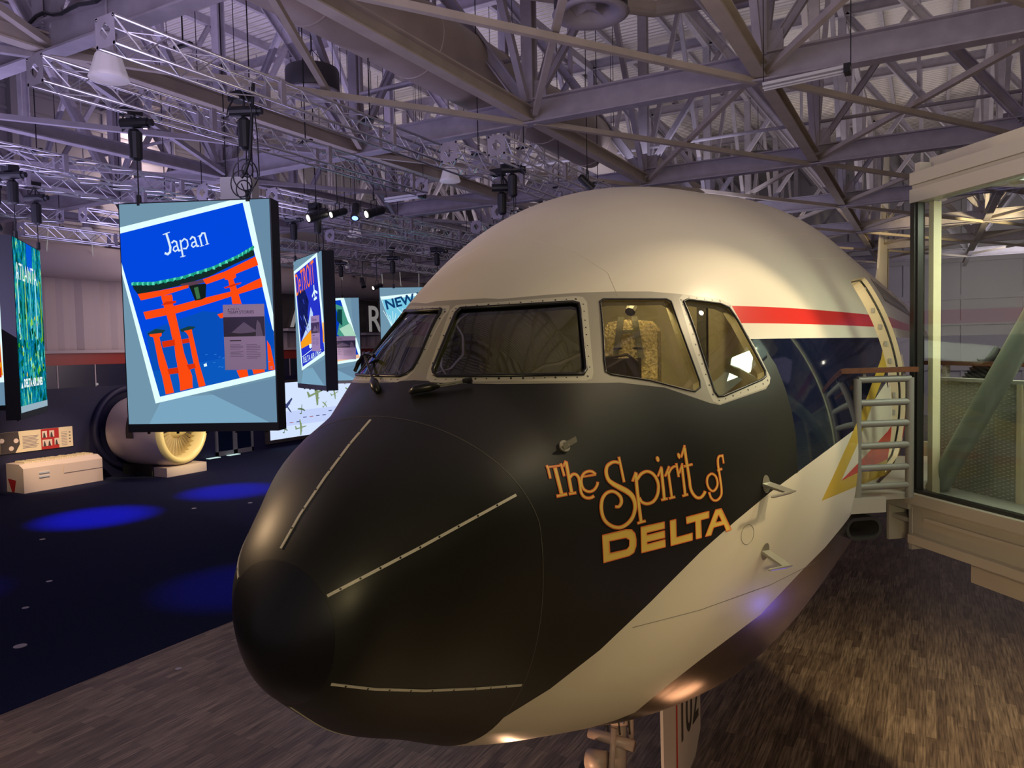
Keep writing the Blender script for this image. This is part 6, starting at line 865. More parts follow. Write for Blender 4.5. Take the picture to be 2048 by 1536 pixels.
# ------------------------------------------------------------------ hanging screens
def clip(poly, W, H):
    def cl(p, f, inter):
        o = []
        for i in range(len(p)):
            a, b = p[i-1], p[i]; ia, ib = f(a), f(b)
            if ib:
                if not ia: o.append(inter(a, b))
                o.append(b)
            elif ia: o.append(inter(a, b))
        return o
    def ix(c): return lambda a, b: (c, a[1]+(b[1]-a[1])*(c-a[0])/(b[0]-a[0]))
    def iy(c): return lambda a, b: (a[0]+(b[0]-a[0])*(c-a[1])/(b[1]-a[1]), c)
    for f, g in ((lambda p: p[0] >= 0, ix(0)), (lambda p: p[0] <= W, ix(W)), (lambda p: p[1] >= 0, iy(0)), (lambda p: p[1] <= H, iy(H))):
        poly = cl(poly, f, g)
        if len(poly) < 3: return []
    return poly
class Screen:
    """lit screen with its casing; u runs right, v up, in metres"""
    def __init__(s, A, B, z0, z1, label, thick=0.34, strip=0.14):
        s.A, s.B = Vector((A[0],A[1],z0)), Vector((B[0],B[1],z0)); s.u = (s.B-s.A).normalized(); s.W = (s.B-s.A).length; s.H = z1-z0
        s.n = s.u.cross(Vector((0,0,1))).normalized()
        if s.n.dot(Vector((0,0,z0))-s.A) < 0: s.n = -s.n
        s.e = empty('hanging_screen', (s.A+s.B)/2, label, 'screen', 'hanging travel poster screens')
        mb = MB(); T = Matrix(((s.u.x,-s.n.x,0,s.A.x),(s.u.y,-s.n.y,0,s.A.y),(0,0,1,z0),(0,0,0,1))); mb.box((-0.02,0.004,-strip),(s.W+0.02,thick,s.H+0.02),0,T)
        for k in range(5): mb.box((s.W*(0.1+0.2*k),0.1,-strip-0.04),(s.W*(0.1+0.2*k)+0.03,0.14,-strip),0,T)
        mb.build('casing', M['screenback'], s.e); s.parts = {}; s.k = 0
    def P(s, u, v, d): return s.A+s.u*u+Vector((0,0,v))+s.n*d
    def poly(s, pts, m, part='picture', noclip=False):
        s.k += 1; pts = pts if noclip else clip(pts, s.W, s.H)
        if len(pts) < 3: return
        mb, ms_ = s.parts.setdefault(part, (MB(), []))
        if m not in ms_: ms_.append(m)
        f = [s.P(u, v, 0.002+0.0006*s.k) for u, v in pts]; a = sum((f[i]-f[0]).cross(f[(i+1)%len(f)]-f[0]).dot(s.n) for i in range(len(f)))
        mb.face(f if a > 0 else f[::-1], ms_.index(m))
    def stroke(s, pts, w, m, part='picture'):
        for i in range(len(pts)-1):
            a, b = Vector(pts[i]), Vector(pts[i+1]); d = (b-a).normalized() if (b-a).length > 1e-6 else Vector((1,0)); q = Vector((-d.y, d.x))*w/2; e = d*w*0.3; s.k -= 0.9
            s.poly([tuple(a-e+q), tuple(b+e+q), tuple(b+e-q), tuple(a-e-q)], m, part)
    def text(s, body, size, u, v, rot, m, part='poster_lettering', sx=1.0, **k):
        s.k += 1; mb, ms_ = s.parts.setdefault(part, (MB(), []))
        if m not in ms_: ms_.append(m)
        c, q = math.cos(rot), math.sin(rot); X = s.u*c+Vector((0,0,1))*q; Y = -s.u*q+Vector((0,0,1))*c; O = s.P(u, v, 0.002+0.0006*s.k)
        T = Matrix(((X.x,Y.x,s.n.x,O.x),(X.y,Y.y,s.n.y,O.y),(X.z,Y.z,s.n.z,O.z),(0,0,0,1))); return add_text(mb, body, size, T, ms_.index(m), sx, **k)
    def board(s, u0, u1, v0, v1, dd=0.07):
        T = Matrix(((s.u.x,-s.n.x,0,s.A.x),(s.u.y,-s.n.y,0,s.A.y),(0,0,1,s.A.z),(0,0,0,1))); mb = MB(); mb.box((u0,-dd,v0),(u1,-dd+0.01,v1),0,T); b = mb.build('story_board', M['board'], s.e); b['label'] = 'dim mauve information board fixed on the screen'
        mb = MB(); H = v1-v0; W = u1-u0; f = lambda a, c, d: s.A+s.u*(u0+W*a)+Vector((0,0,v0+H*c))+s.n*(dd+d)
        r = lambda a0, c0, a1, c1, mi, d=0.002: mb.face([f(a0,c0,d), f(a1,c0,d), f(a1,c1,d), f(a0,c1,d)], mi)
        r(0,0.51,1,0.81,0); mb.face([f(0.15,0.55,.004), f(0.5,0.73,.004), f(0.85,0.57,.004)], 1); mb.face([f(0,0.51,.005), f(0.2,0.57,.005), f(0.5,0.55,.005), f(0.8,0.58,.005), f(1,0.51,.005)], 2); mb.face([f(0.78,0.51,.006), f(0.8,0.68,.006), f(0.83,0.76,.006), f(0.9,0.70,.006), f(0.96,0.51,.006)], 1)
        for k in range(9):
            if k != 4: r(0.14, 0.38-0.022*k, 0.46 if k % 3 else 0.4, 0.388-0.022*k, 1)
            r(0.54, 0.38-0.026*k, 0.88 if k % 4 else 0.8, 0.388-0.026*k, 1)
        r(0.14,0.44,0.42,0.455,2)
        mb.build('board_print', [M['boarddark'], M['board_ink'], M['ink']], b)
        mb = MB(); O = f(0.12,0.86,0.004); sc = H*0.055; T2 = Matrix(((s.u.x,0,s.n.x,O.x),(s.u.y,0,s.n.y,O.y),(0,1,0,O.z),(0,0,0,1))); add_text(mb, 'TEAM STORIES', sc*1.15, T2, 0); O = f(0.19,0.915,0.004); T2 = Matrix(((s.u.x,0,s.n.x,O.x),(s.u.y,0,s.n.y,O.y),(0,1,0,O.z),(0,0,0,1))); add_text(mb, 'DELTA', sc*0.7, T2, 0, space=1.3)
        mb.face([f(0.12,0.915,.004), f(0.16,0.915,.004), f(0.14,0.945,.004)]); mb.build('board_heading', M['ink'], b)
    def done(s):
        for nme, (mb, ms_) in s.parts.items(): mb.build(nme, ms_, s.e)
M['board_ink'] = mat('board_grey_ink', (0.12,0.09,0.12), 0.6, emit=(0.06,0.04,0.07), estr=0.8)  # ink given the same faint added glow as its board
BG, BG2, BG3 = E8(112,148,170), E8(104,138,164), E8(122,165,192)
def facets(S):
    W, H = S.W, S.H; S.poly([(0,0),(W,0),(W,H),(0,H)], BG); S.poly([(W*.14,0),(W*.24,H*.12),(W*.62,H*.13),(W*.95,0)], BG3); S.poly([(W*.55,H*.14),(W*.95,0),(W,0),(W,H*.2)], BG2); S.poly([(W*.9,H*.55),(W,H*.5),(W,H),(W*.86,H)], BG2)
def zmap(S, TL, TR, BR, BL):
    """inverse bilinear from drawing coordinates of the four screen corners to metres"""
    def f(p):
        u = v = 0.5
        for _ in range(12):
            X = (1-v)*((1-u)*TL[0]+u*TR[0])+v*((1-u)*BL[0]+u*BR[0]); Y = (1-v)*((1-u)*TL[1]+u*TR[1])+v*((1-u)*BL[1]+u*BR[1])
            a = (1-v)*(TR[0]-TL[0])+v*(BR[0]-BL[0]); b = (1-u)*(BL[0]-TL[0])+u*(BR[0]-TR[0]); c = (1-v)*(TR[1]-TL[1])+v*(BR[1]-BL[1]); d = (1-u)*(BL[1]-TL[1])+u*(BR[1]-TR[1]); D = a*d-b*c
            u += ((p[0]-X)*d-(p[1]-Y)*b)/D; v += ((p[1]-Y)*a-(p[0]-X)*c)/D
        return (u*S.W, (1-v)*S.H)
    return f
# torii poster
S = Screen((-11.69,7.82), (-9.37,8.88), 4.31, 7.95, 'largest hanging screen, showing a Japan poster with an orange torii gate'); facets(S)
z4 = zmap(S, (35,72), (975,58), (1008,1450), (85,1452)); zz = lambda pts: [z4(p) for p in pts]
WB, BL, BL2, OR, OR2 = E8(228,255,255), E8(2,72,222), E8(20,92,205), E8(252,74,16), E8(215,48,10)
S.poly(zz([(-20,228),(845,37),(1065,1142),(255,1322)]), WB); S.poly(zz([(0,262),(812,78),(1040,1112),(283,1280)]), BL)
S.poly(zz([(240,1110),(600,1040),(1020,960),(1040,1112),(283,1280)]), E8(10,88,190)); S.poly(zz([(200,870),(420,790),(560,745),(700,760),(900,700),(1005,900),(1020,980),(240,1120)]), E8(8,78,185))
S.poly(zz([(110,560),(240,562),(420,530),(620,470),(780,400),(872,345),(882,405),(760,455),(600,530),(430,580),(280,612),(150,632),(125,600)]), E8(20,42,40)); 
for k in range(60):
    t0 = k/60; p = [(110,560),(240,560),(420,528),(620,468),(780,398),(872,345)]; i = min(int(t0*5), 4); fr = t0*5-i; x = p[i][0]+(p[i+1][0]-p[i][0])*fr; y = p[i][1]+(p[i+1][1]-p[i][1])*fr
    S.k -= .9; S.poly(zz([(x,y),(x+16,y-4),(x+17,y+14+6*math.sin(k*2.3)),(x+1,y+18)]), E8(30,160,130) if k % 3 else E8(90,220,190))
S.poly(zz([(420,575),(600,540),(600,560),(430,600)]), E8(90,62,80)); S.poly(zz([(150,632),(300,610),(470,580),(470,598),(330,640),(170,672)]), OR); S.poly(zz([(560,548),(700,500),(888,412),(905,465),(760,520),(580,580)]), OR)
S.poly(zz([(185,745),(400,705),(560,665),(740,625),(920,545),(930,600),(760,650),(560,710),(400,755),(200,792)]), OR); 
S.poly(zz([(300,645),(365,638),(370,655),(330,665),(345,740),(362,900),(385,960),(395,1090),(415,1240),(490,1225),(488,1150),(470,1100),(425,1000),(412,890),(385,780),(366,655),(300,660)]), OR)
S.poly(zz([(322,655),(362,650),(392,780),(418,900),(440,1010),(472,1105),(492,1225),(412,1245),(408,1140),(385,1030),(378,960),(358,880),(340,760)]), OR); S.poly(zz([(695,535),(765,518),(768,538),(750,550),(775,620),(800,705),(742,705),(735,640),(718,555),(698,552)]), OR)
S.poly(zz([(690,600),(770,575),(800,570),(795,580),(700,608)]), OR2); S.poly(zz([(298,705),(330,682),(392,678),(392,692),(340,700)]), OR2)
S.poly(zz([(475,588),(520,578),(582,575),(578,660),(555,672),(512,680)]), E8(18,30,28)); S.poly(zz([(505,600),(530,592),(545,665),(522,672)]), E8(60,110,70))
S.poly(zz([(210,880),(262,852),(325,860),(300,885),(225,900)]), E8(24,60,64)); S.poly(zz([(415,858),(470,838),(515,842),(490,862),(425,875)]), E8(24,60,64))
S.poly(zz([(222,885),(300,878),(300,895),(286,905),(305,990),(335,1090),(375,1255),(322,1265),(300,1150),(280,1080),(262,980),(248,905),(225,898)]), OR); S.poly(zz([(440,868),(490,858),(492,878),(510,960),(535,1080),(572,1212),(530,1222),(510,1130),(488,1020),(468,900),(455,880)]), OR)
S.poly(zz([(300,932),(380,920),(384,958),(308,970)]), OR2); S.poly(zz([(425,920),(470,915),(475,940),(430,948)]), OR2); S.poly(zz([(335,1105),(400,1095),(405,1132),(345,1140)]), OR2); S.poly(zz([(455,1080),(505,1072),(512,1100),(470,1112)]), OR2)
S.poly(zz([(650,768),(692,755),(692,790),(668,792)]), OR); S.poly(zz([(955,935),(975,970),(1003,1118),(962,1122)]), OR); S.poly(zz([(765,1120),(830,1112),(838,1158),(785,1168)]), OR); S.poly(zz([(862,1115),(935,1108),(940,1132),(870,1146)]), OR)
for k in range(22): x = 560+random.random()*420; y = 1015+random.random()*100; S.k -= .9; S.poly(zz([(x,y),(x+14,y-3),(x+14,y),(x,y+3)]), E8(60,135,215))
S.poly(zz([(562,1078),(580,1072),(584,1090),(566,1095)]), WB)
ST_J = [(14,[(338,262),(350,300),(362,345),(360,375),(345,388),(330,382)]),(6,[(317,266),(358,252)]),(10,[(372,318),(385,306),(400,312),(408,345),(415,368),(424,366)]),(8,[(404,335),(385,345),(380,362),(392,372),(410,360)]),
 (11,[(425,305),(440,404)]),(5,[(425,407),(455,400)]),(9,[(432,312),(450,294),(468,305),(473,335),(462,355),(445,355)]),(10,[(488,298),(500,283),(515,290),(523,320),(530,342),(540,340)]),(8,[(520,312),(500,320),(495,338),(506,348),(524,335)]),
 (10,[(545,278),(560,340)]),(4,[(550,344),(572,338)]),(10,[(550,285),(562,262),(578,262),(585,290),(595,330)]),(4,[(582,334),(604,328)]),(4,[(535,282),(552,274)])]
for wz, pts in ST_J: S.stroke(zz(pts), wz*0.00265, E8(215,236,250), 'poster_lettering')
u0, v1 = z4((692,710)); u1, v0 = z4((955,1115)); S.board(u0, u1, v0, v1); S.done()
hoist(-11.42, 7.98, 8.85, 8.0, 'chain hoist holding the left end of the torii screen'); hoist(-9.72, 8.74, 8.95, 8.0, 'chain hoist holding the right end of the torii screen', ZL+0.15)
# first city screen
S = Screen((-16.75,16.75), (-14.45,15.5), 4.52, 8.2, 'second screen, turned away, with a blue Detroit poster in orange lettering'); facets(S)
z5 = zmap(S, (95,170), (323,100), (355,1080), (127,1045)); zz = lambda pts: [z5(p) for p in pts]
S.poly(zz([(95,245),(290,112),(362,845),(165,958)]), WB); S.poly(zz([(106,262),(280,142),(345,825),(172,930)]), E8(38,52,200))
S.poly(zz([(130,400),(190,370),(225,460),(215,560),(225,610),(180,700),(160,730),(145,600)]), E8(20,28,90)); S.poly(zz([(165,745),(225,600),(240,500),(258,545),(262,640)]), E8(190,215,250)); S.poly(zz([(158,752),(268,640),(268,755),(162,800)]), E8(250,160,30)); S.poly(zz([(330,620),(345,610),(345,760),(335,765)]), E8(250,160,30))
S.poly(zz([(228,770),(250,768),(250,790),(240,802),(230,795)]), WB); S.stroke(zz([(185,560),(215,640),(225,680)]), 0.03, E8(190,215,250)); S.stroke(zz([(172,858),(268,798)]), 0.02, WB)
for pts in ([(266,348),(270,395),(278,445)], [(254,425),(270,385),(292,400)], [(268,448),(288,436)]): S.stroke(zz(pts), 0.07, WB)
for k in range(14): x = 140+random.random()*80; y = 400+random.random()*260; S.stroke(zz([(x,y),(x+10,y+30)]), 0.035, E8(12,16,60) if k % 2 else E8(60,80,220))
a = zz([(118,398)])[0]; b = zz([(272,300)])[0]; ang = math.atan2(b[1]-a[1], b[0]-a[0]); L_ = math.hypot(b[0]-a[0], b[1]-a[1])
wd = S.text('DeTROIT', 0.95, a[0]+0.02, a[1]-0.10, ang, E8(250,120,60), sx=0.47); wd = S.text('DELTA AIR LINES', 0.24, *zz([(180,905)])[0], ang*0.98, WB, sx=0.95)
u0, v1 = zz([(258,570)])[0]; u1, v0 = zz([(330,825)])[0]; S.board(u0, u1, v0, v1); S.done()
hoist(-16.6, 16.65, 9.0, 8.25, 'chain hoist at the left end of the first city screen'); hoist(-14.7, 15.65, 8.9, 8.25, 'chain hoist at the right end of the first city screen')
# narrow screen behind
S = Screen((-24.4,24.8), (-22.4,26.3), 4.15, 7.85, 'third screen, partly hidden, with a blue and green tree poster'); facets(S); z5 = zmap(S, (330,440), (553,437), (565,1030), (345,1040)); zz = lambda pts: [z5(p) for p in pts]
S.poly(zz([(300,470),(495,435),(572,885),(380,945)]), WB); S.poly(zz([(310,500),(482,452),(558,870),(390,920)]), E8(6,60,190)); S.poly(zz([(458,480),(490,500),(510,600),(545,720),(520,770),(470,700),(480,600)]), E8(70,150,130)); S.poly(zz([(470,520),(488,520),(490,640),(468,600)]), E8(12,60,60)); S.poly(zz([(478,660),(520,620),(545,715),(500,715)]), E8(170,215,190)); S.poly(zz([(400,890),(555,845),(560,870),(395,920)]), E8(240,190,150))
u0, v1 = zz([(438,715)])[0]; u1, v0 = zz([(545,880)])[0]; S.board(u0, u1, v0, v1); S.done()
hoist(-23.12, 26.0, 9.0, 7.9, 'chain hoist above the third screen')
# right screen partly hidden by the nose
S = Screen((-19.1,23.7), (-16.9,25.2), 4.3, 7.95, 'screen beside the nose with a light blue New York poster'); facets(S); z5 = zmap(S, (752,370), (1090,330), (1110,960), (762,1000)); zz = lambda pts: [z5(p) for p in pts]
S.poly(zz([(755,430),(1010,370),(1110,900),(900,960)]), WB); S.poly(zz([(763,450),(1000,392),(1095,880),(880,930)]), E8(120,200,228))
for k in range(9): S.stroke(zz([(820,640),(770+k*16,525+(k%3)*14)]), 0.018, WB); 
for k in range(8): S.stroke(zz([(880,560),(840+k*14,500+(k%2)*14)]), 0.014, WB)
a = zz([(785,515)])[0]; S.text('NEW YORK', 0.52, a[0], a[1], 0.22, E8(16,60,110), sx=0.98, offset=0.015); S.done()
hoist(-18.65, 24.0, 8.7, 8.0, 'chain hoist left above the light blue poster'); hoist(-17.2, 25.0, 9.0, 8.0, 'chain hoist right above the light blue poster')
# forest screen
S = Screen((-16.6,8.7), (-18.5,10.3), 4.3, 7.98, 'narrow-looking screen at left with an Atlanta forest painting', thick=0.27); W, H = S.W, S.H
S.poly([(0,0),(W,0),(W,H),(0,H)], E8(8,60,75)); S.poly([(0,0.14),(W,0.14),(W,H),(0,H)], M['forest']); S.poly([(0,0),(W,0),(W,0.14),(0,0.14)], E8(150,175,190)); S.poly([(W*.45,H*.84),(W*.65,H*.84),(W*.65,H),(W*.45,H)], E8(5,90,215))
for k, (x, wv, c) in enumerate(((.08,.03,(190,240,235)),(.22,.05,(30,150,140)),(.33,.025,(170,220,120)),(.5,.03,(110,215,210)),(.70,.05,(130,215,235)),(.9,.04,(120,170,40)))): S.poly([(W*x,H*.42),(W*(x+wv),H*.42),(W*(x+wv),H*.8),(W*x,H*.8)], E8(*c))
for k in range(60):
    x = random.random()*W*0.9; y = H*(.15+.4*random.random()); S.k -= .8; r = 0.04+0.09*random.random(); S.poly([(x,y),(x+r,y+r*.3),(x+r*.8,y+r*1.4),(x-r*.2,y+r)], E8(*random.choice(((60,170,30),(10,90,40),(150,210,60),(4,50,30),(120,220,230),(230,190,60)))))
S.text('ATLANTA', 0.52, W*.03, H*.765, -0.0, E8(225,245,245), sx=0.80); S.text('DELTA AIR LINES', 0.24, W*.12, H*.145, 0, E8(235,250,250), sx=0.95, offset=0.01)
S.poly([(W*.02,H*.14),(W*.09,H*.14),(W*.055,H*.175)], E8(235,250,250)); S.done()
hoist(-16.95, 8.95, 8.9, 8.05, 'chain hoist at the near end of the forest screen'); hoist(-18.2, 10.1, 8.75, 8.05, 'chain hoist at the far end of the forest screen'); hoist(-18.9, 9.6, 9.2, 8.6, 'second black hoist beside the forest screen rigging')
# orange screen at the picture edge
S = Screen((-23.9,9.2), (-21.6,11.0), 4.2, 7.6, 'screen cut by the left picture edge with an orange and red poster'); facets(S); W, H = S.W, S.H
S.poly([(0.3,0.55),(W,0.62),(W,H*.93),(0.3,H*.9)], WB); S.poly([(0.4,0.75),(W*.97,0.8),(W*.95,H*.88),(0.4,H*.85)], E8(240,150,20)); S.poly([(W*.6,H*.3),(W*.96,H*.34),(W*.96,H*.5),(W*.6,H*.42)], E8(190,30,40)); S.poly([(W*.6,H*.5),(W*.9,H*.5),(W*.9,H*.65),(W*.6,H*.65)], E8(235,190,150)); S.poly([(W*.4,H*.2),(W*.96,H*.22),(W*.96,H*.3),(W*.4,H*.28)], E8(200,40,20)); S.done()
hoist(-22.3, 10.4, 8.8, 7.65, 'chain hoist above the orange screen at the left edge')
hoist(-8.1, 14.8, 9.0, 7.5, 'chain hoist with looped cables at the end of the warm-lit truss'); hoist(-8.55, 15.1, 8.7, 7.5, 'lower chain hoist beside the looped cables')
t = empty('hanging_box', (-11.25,9.95,8.4), 'pale grey box hanging behind the top edge of the torii screen', 'box'); mb = MB(); Tb = Matrix.Translation((-11.25,9.95,8.28)) @ Matrix.Rotation(YAW,4,'Z'); mb.box((-.29,-.2,0),(.29,.2,.42),0,Tb); mb.build('box_body', M['tubewhite'], t)
for sx in (-.25,.25): mb = MB(); q_ = Tb @ Vector((sx,0,.42)); mb.tube([q_, (q_.x,q_.y,17.75)], 0.012, 5); mb.build('drop_rod', M['black'], t)
t = empty('cable_coil', (-9.7,8.74,8.1), 'loops of black cable at the top right corner of the torii screen', 'cable'); mb = MB()
for k, (r_, dz) in enumerate(((.17,.12),(.12,.02),(.2,.25),(.09,.32))):
    c_ = Vector((-9.75+0.05*k, 8.66, 8.08+dz)); e1 = Vector((.875,.485,0)); mb.tube([c_+e1*r_*math.cos(a)+Vector((0,0,1))*r_*1.25*math.sin(a) for a in np.linspace(0,2*math.pi,19)], 0.011, 5)
mb.tube([(-9.6,8.8,9.75),(-9.45,8.75,9.0),(-9.38,8.7,8.3),(-9.6,8.65,7.95),(-9.75,8.66,8.2)], 0.011, 5); mb.tube([(-9.55,8.8,9.8),(-9.6,8.72,8.6),(-9.7,8.68,8.35),(-9.75,8.66,8.3)], 0.03, 6); mb.build('cable_loops', M['black'], t)
t = empty('beam_cable', (-14,7.2,10.8), 'black cable draped along the nearest roof truss', 'cable'); mb = MB(); pts = []
for k in range(60): x = -20+k*0.22; pts.append((x, 6.98, 10.82-0.12*abs(math.sin(k*0.35))+0.04*math.sin(k*1.3)))
mb.tube(pts, 0.03, 6); mb.build('cable_run', M['black'], t)
# ------------------------------------------------------------------ side wall exhibits
t = empty('display_counter', (-32.4, 18.4, 0), 'long white counter with sloping top against the navy wall', 'counter')
Yb0, Yb1, XF = 16.6, 19.9, -31.75; mb = MB(); b = 0
prof = [(-33.0,0),(XF,0),(XF,1.0),(-32.05,1.16),(-33.0,1.16)]
for yy in (Yb0, Yb1): mb.v += [(x,yy,z) for x, z in prof]
mb.f += [(0,1,2,3,4),(9,8,7,6,5)]; mb.m += [0,0]
for i in range(5): j = (i+1)%5; mb.f.append((i,i+5,j+5,j)); mb.m.append(0)
mb.build('body', M['kiosk'], t); mb = MB(); mb.face([(XF+.004,Yb0+1.6,0.62),(XF+.03,Yb0+1.6,0.62),(XF+.03,Yb1,0.62),(XF+.004,Yb1,0.62)]); mb.box((XF,Yb0+1.6,0.6),(XF+.03,Yb1-.02,0.98)); mb.build('flap_panel', M['kiosk'], t)
for y, z in ((17.2,.72),(17.2,.56)): mb = MB(); mb.box((XF,y,z),(XF+.04,y+.4,z+.06)); mb.build('drawer_handle', M['letter'], t)
mb = MB(); mb.face([(-32.9,Yb0-.004,0.55),(-32.3,Yb0-.004,0.5),(-32.45,Yb0-.004,0.0),(-32.62,Yb0-.004,0.0)]); mb.build('red_emblem', M['panelred'], t)
mb = MB(); 
for k in range(40): y = Yb0+0.3+k*0.072; mb.box((-32.9,y,1.16),(-32.2,y+0.055,1.2+0.03*random.random()))
mb.build('card_row', M['paper'], t)
t = empty('wall_panel', (-32.95, 18, 1.9), 'illustrated information panel on the navy wall above the white counter', 'panel'); mb = MB(); mb.box((-32.98,16.4,1.55),(-32.93,19.35,2.42)); mb.build('board', M['paper'], t)
mb = MB(); X = -32.925; rr = lambda y0,z0,y1,z1,mi,d=0: mb.face([(X+d,y0,z0),(X+d,y1,z0),(X+d,y1,z1),(X+d,y0,z1)],mi)
mb.face([(X,16.4,1.55),(X,16.95,1.55),(X,17.15,1.9),(X,17.1,2.42),(X,16.4,2.42)],0); rr(18.0,1.55,18.75,2.42,1)
for y, z in ((18.05,2.05),(18.35,2.05),(18.05,1.68),(18.25,1.68),(18.55,1.7)): rr(y,z,y+.2,z+.28,2,.004); mb.face([(X+.008,y+.03,z),(X+.008,y+.15,z),(X+.008,y+.1,z+.22),(X+.008,y+.06,z+.2)],0)
for k in range(9): rr(17.25,2.18-.06*k,17.9-.05*(k%3),2.2-.06*k,3,.004); rr(18.85,2.2-.07*k,19.1,2.215-.07*k,3,.004)
for k in range(4): rr(19.18,2.16-.14*k,19.25,2.2-.14*k,0,.004)
for y, z in ((16.45,2.1),(16.8,1.75),(17.0,2.05)): mb.face([(X+.006,y+.1*math.cos(a),z+.1*math.sin(a)) for a in [k*.7 for k in range(9)]],2)
mb.build('print', [M['ink'], M['panelred'], M['kiosk'], M['board_ink']], t)
# jet engine display
EC = Vector((-29.6,22.55,2.05)); ax = Vector((0.977,0.215,0)).normalized(); t = empty('jet_engine', (EC.x-1.5,EC.y,0), 'white jet engine with golden fan, set against the navy wall', 'jet engine')
zx = Vector((0,0,1)); yx = zx.cross(ax); T = Matrix(((yx.x,zx.x,ax.x,EC.x),(yx.y,zx.y,ax.y,EC.y),(yx.z,zx.z,ax.z,EC.z),(0,0,0,1)))
mb = MB(); mb.lathe(T, [(1.45,-3.1),(1.62,-2.6),(1.68,-1.6),(1.66,-0.6),(1.60,-0.25)], 56); mb.build('nacelle', M['nacelle'], t, True)
mb = MB(); mb.lathe(T, [(1.60,-0.25),(1.54,-0.08),(1.44,0.0),(1.34,-0.04),(1.26,-0.2),(1.22,-0.6),(1.24,-1.0)], 56); mb.build('inlet_lip', M['lip'], t, True)
mb = MB(); mb.lathe(T, [(0.0,0.12),(0.10,0.04),(0.26,-0.20),(0.38,-0.47),(0.42,-0.62)], 32); mb.build('spinner', M['lip'], t, True)
mb = MB(); mb.lathe(T, [(1.25,-0.68),(0.0,-0.72)], 32); mb.build('fan_duct', M['ink'], t)
for k in range(30):
    a = 2*math.pi*k/30; d = lambda r, da, z: T @ Vector((r*math.cos(a+da), r*math.sin(a+da), z)); mb = MB()
    mb.v += [tuple(d(0.40,-.06,-0.60)), tuple(d(0.40,.08,-0.50)), tuple(d(0.82,.045,-0.46)), tuple(d(1.22,.06,-0.44)), tuple(d(1.22,-.03,-0.64)), tuple(d(0.82,-.04,-0.60))]; mb.f += [(0,1,2,5),(5,2,3,4)]; mb.m += [0,0]; mb.build('fan_blade', M['bladem'], t)
mb = MB(); 
for a in np.linspace(3.75, 4.15, 6)[:-1]:
    f = lambda aa, z: T @ Vector((1.69*math.cos(aa)*-1, -1.69*math.sin(aa)*-1*-1, z))
ang0 = math.radians(200)
for k in range(4):
    a0, a1 = math.radians(-8+8*k), math.radians(-8+8*(k+1)); P_ = lambda a, z: T @ Vector((-1.70*math.cos(a), 1.70*math.sin(a), z))
    mb.face([P_(a0,-1.75), P_(a0,-1.35), P_(a1,-1.35), P_(a1,-1.75)])
mb.build('access_panel', M['ink'], t)
mb = MB(); mb.box((-32.6,21.4,0),(-30.5,23.4,0.5),0); mb.build('stand', M['black'], t); mb = MB(); mb.box((-30.5,21.5,0),(-29.6,23.6,0.42)); mb.build('plinth', M['kiosk'], t)
t2 = MB(); TT = Matrix(((0,0,1,-32.9),(1,0,0,22.2),(0,1,0,2.1),(0,0,0,1))); t2.lathe(TT, [(2.0,-0.1),(2.0,0.1),(1.93,0.16),(1.8,0.16),(1.72,0.05)], 56); tag(t2.build('engine_surround', M['navywall'], smooth=True), 'dark rounded collar on the navy wall around the jet engine', 'wall collar')
# glazed doors
for k, (y0, y1) in enumerate(((26.9,28.15),(28.15,29.4))):
    t = empty(f'door_{k+1}', (-32.95,(y0+y1)/2,0), ['left','right'][k]+' leaf of the grey framed dark glazed doors right of the engine', 'door'); t['kind'] = 'structure'
    mb = MB(); 
    for a, b in (((y0,0),(y0+.13,2.4)),((y1-.13,0),(y1,2.4)),((y0,0.02),(y1,.26)),((y0,2.25),(y1,2.4))): mb.box((-33,a[0],a[1]),(-32.9,b[0],b[1]))
    mb.build('door_frame', M['greyframe'], t); mb = MB(); mb.box((-32.97,y0+.13,.26),(-32.95,y1-.13,2.25)); mb.build('door_glass', M['navy'], t)
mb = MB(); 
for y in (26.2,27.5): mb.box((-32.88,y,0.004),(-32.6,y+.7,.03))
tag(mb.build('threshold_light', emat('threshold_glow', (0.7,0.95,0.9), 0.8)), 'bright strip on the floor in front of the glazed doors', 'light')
# backlit wall of aircraft drawings
t = empty('light_wall', (-32.9,34,0.4), 'glowing white wall panel with small aircraft drawings, behind the screens', 'display panel'); mb = MB(); mb.box((-32.99,30.3,0.25),(-32.88,38.6,3.85)); mb.build('frame', M['ink'], t)
mb = MB(); mb.face([(-32.87,30.6,0.45),(-32.87,38.4,0.45),(-32.87,38.4,3.7),(-32.87,30.6,3.7)]); mb.build('lit_face', emat('light_box_face', lin(212,228,255), 1.0), t)
mb = MB(); g = [E8(130,150,110), E8(60,70,120), E8(90,110,80), E8(170,110,120), E8(195,210,250)]; X = -32.86
def plane_icon(y, z, s, rot, mi):
    c, q = math.cos(rot), math.sin(rot); R_ = lambda p: (X+0.002*random.random(), y+s*(p[0]*c-p[1]*q), z+s*(p[0]*q+p[1]*c))
    for pl in ([(-.5,-.05),(.4,-.03),(.55,.02),(.4,.05),(-.5,.03)], [(-.08,0),(.12,0),(.02,.55),(-.08,.55)], [(-.08,0),(.12,0),(-.05,-.5),(-.14,-.5)], [(-.5,0),(-.36,0),(-.44,.2),(-.52,.2)], [(.02,.2),(.12,.22),(.12,.27),(.0,.26)], [(.0,-.22),(.1,-.22),(.1,-.27),(-.02,-.26)]): mb.face([R_(p) for p in pl], mi)
mb.face([(X-.004,30.6,1.15),(X-.004,38.4,1.15),(X-.004,38.4,2.0),(X-.004,30.6,2.0)],4)
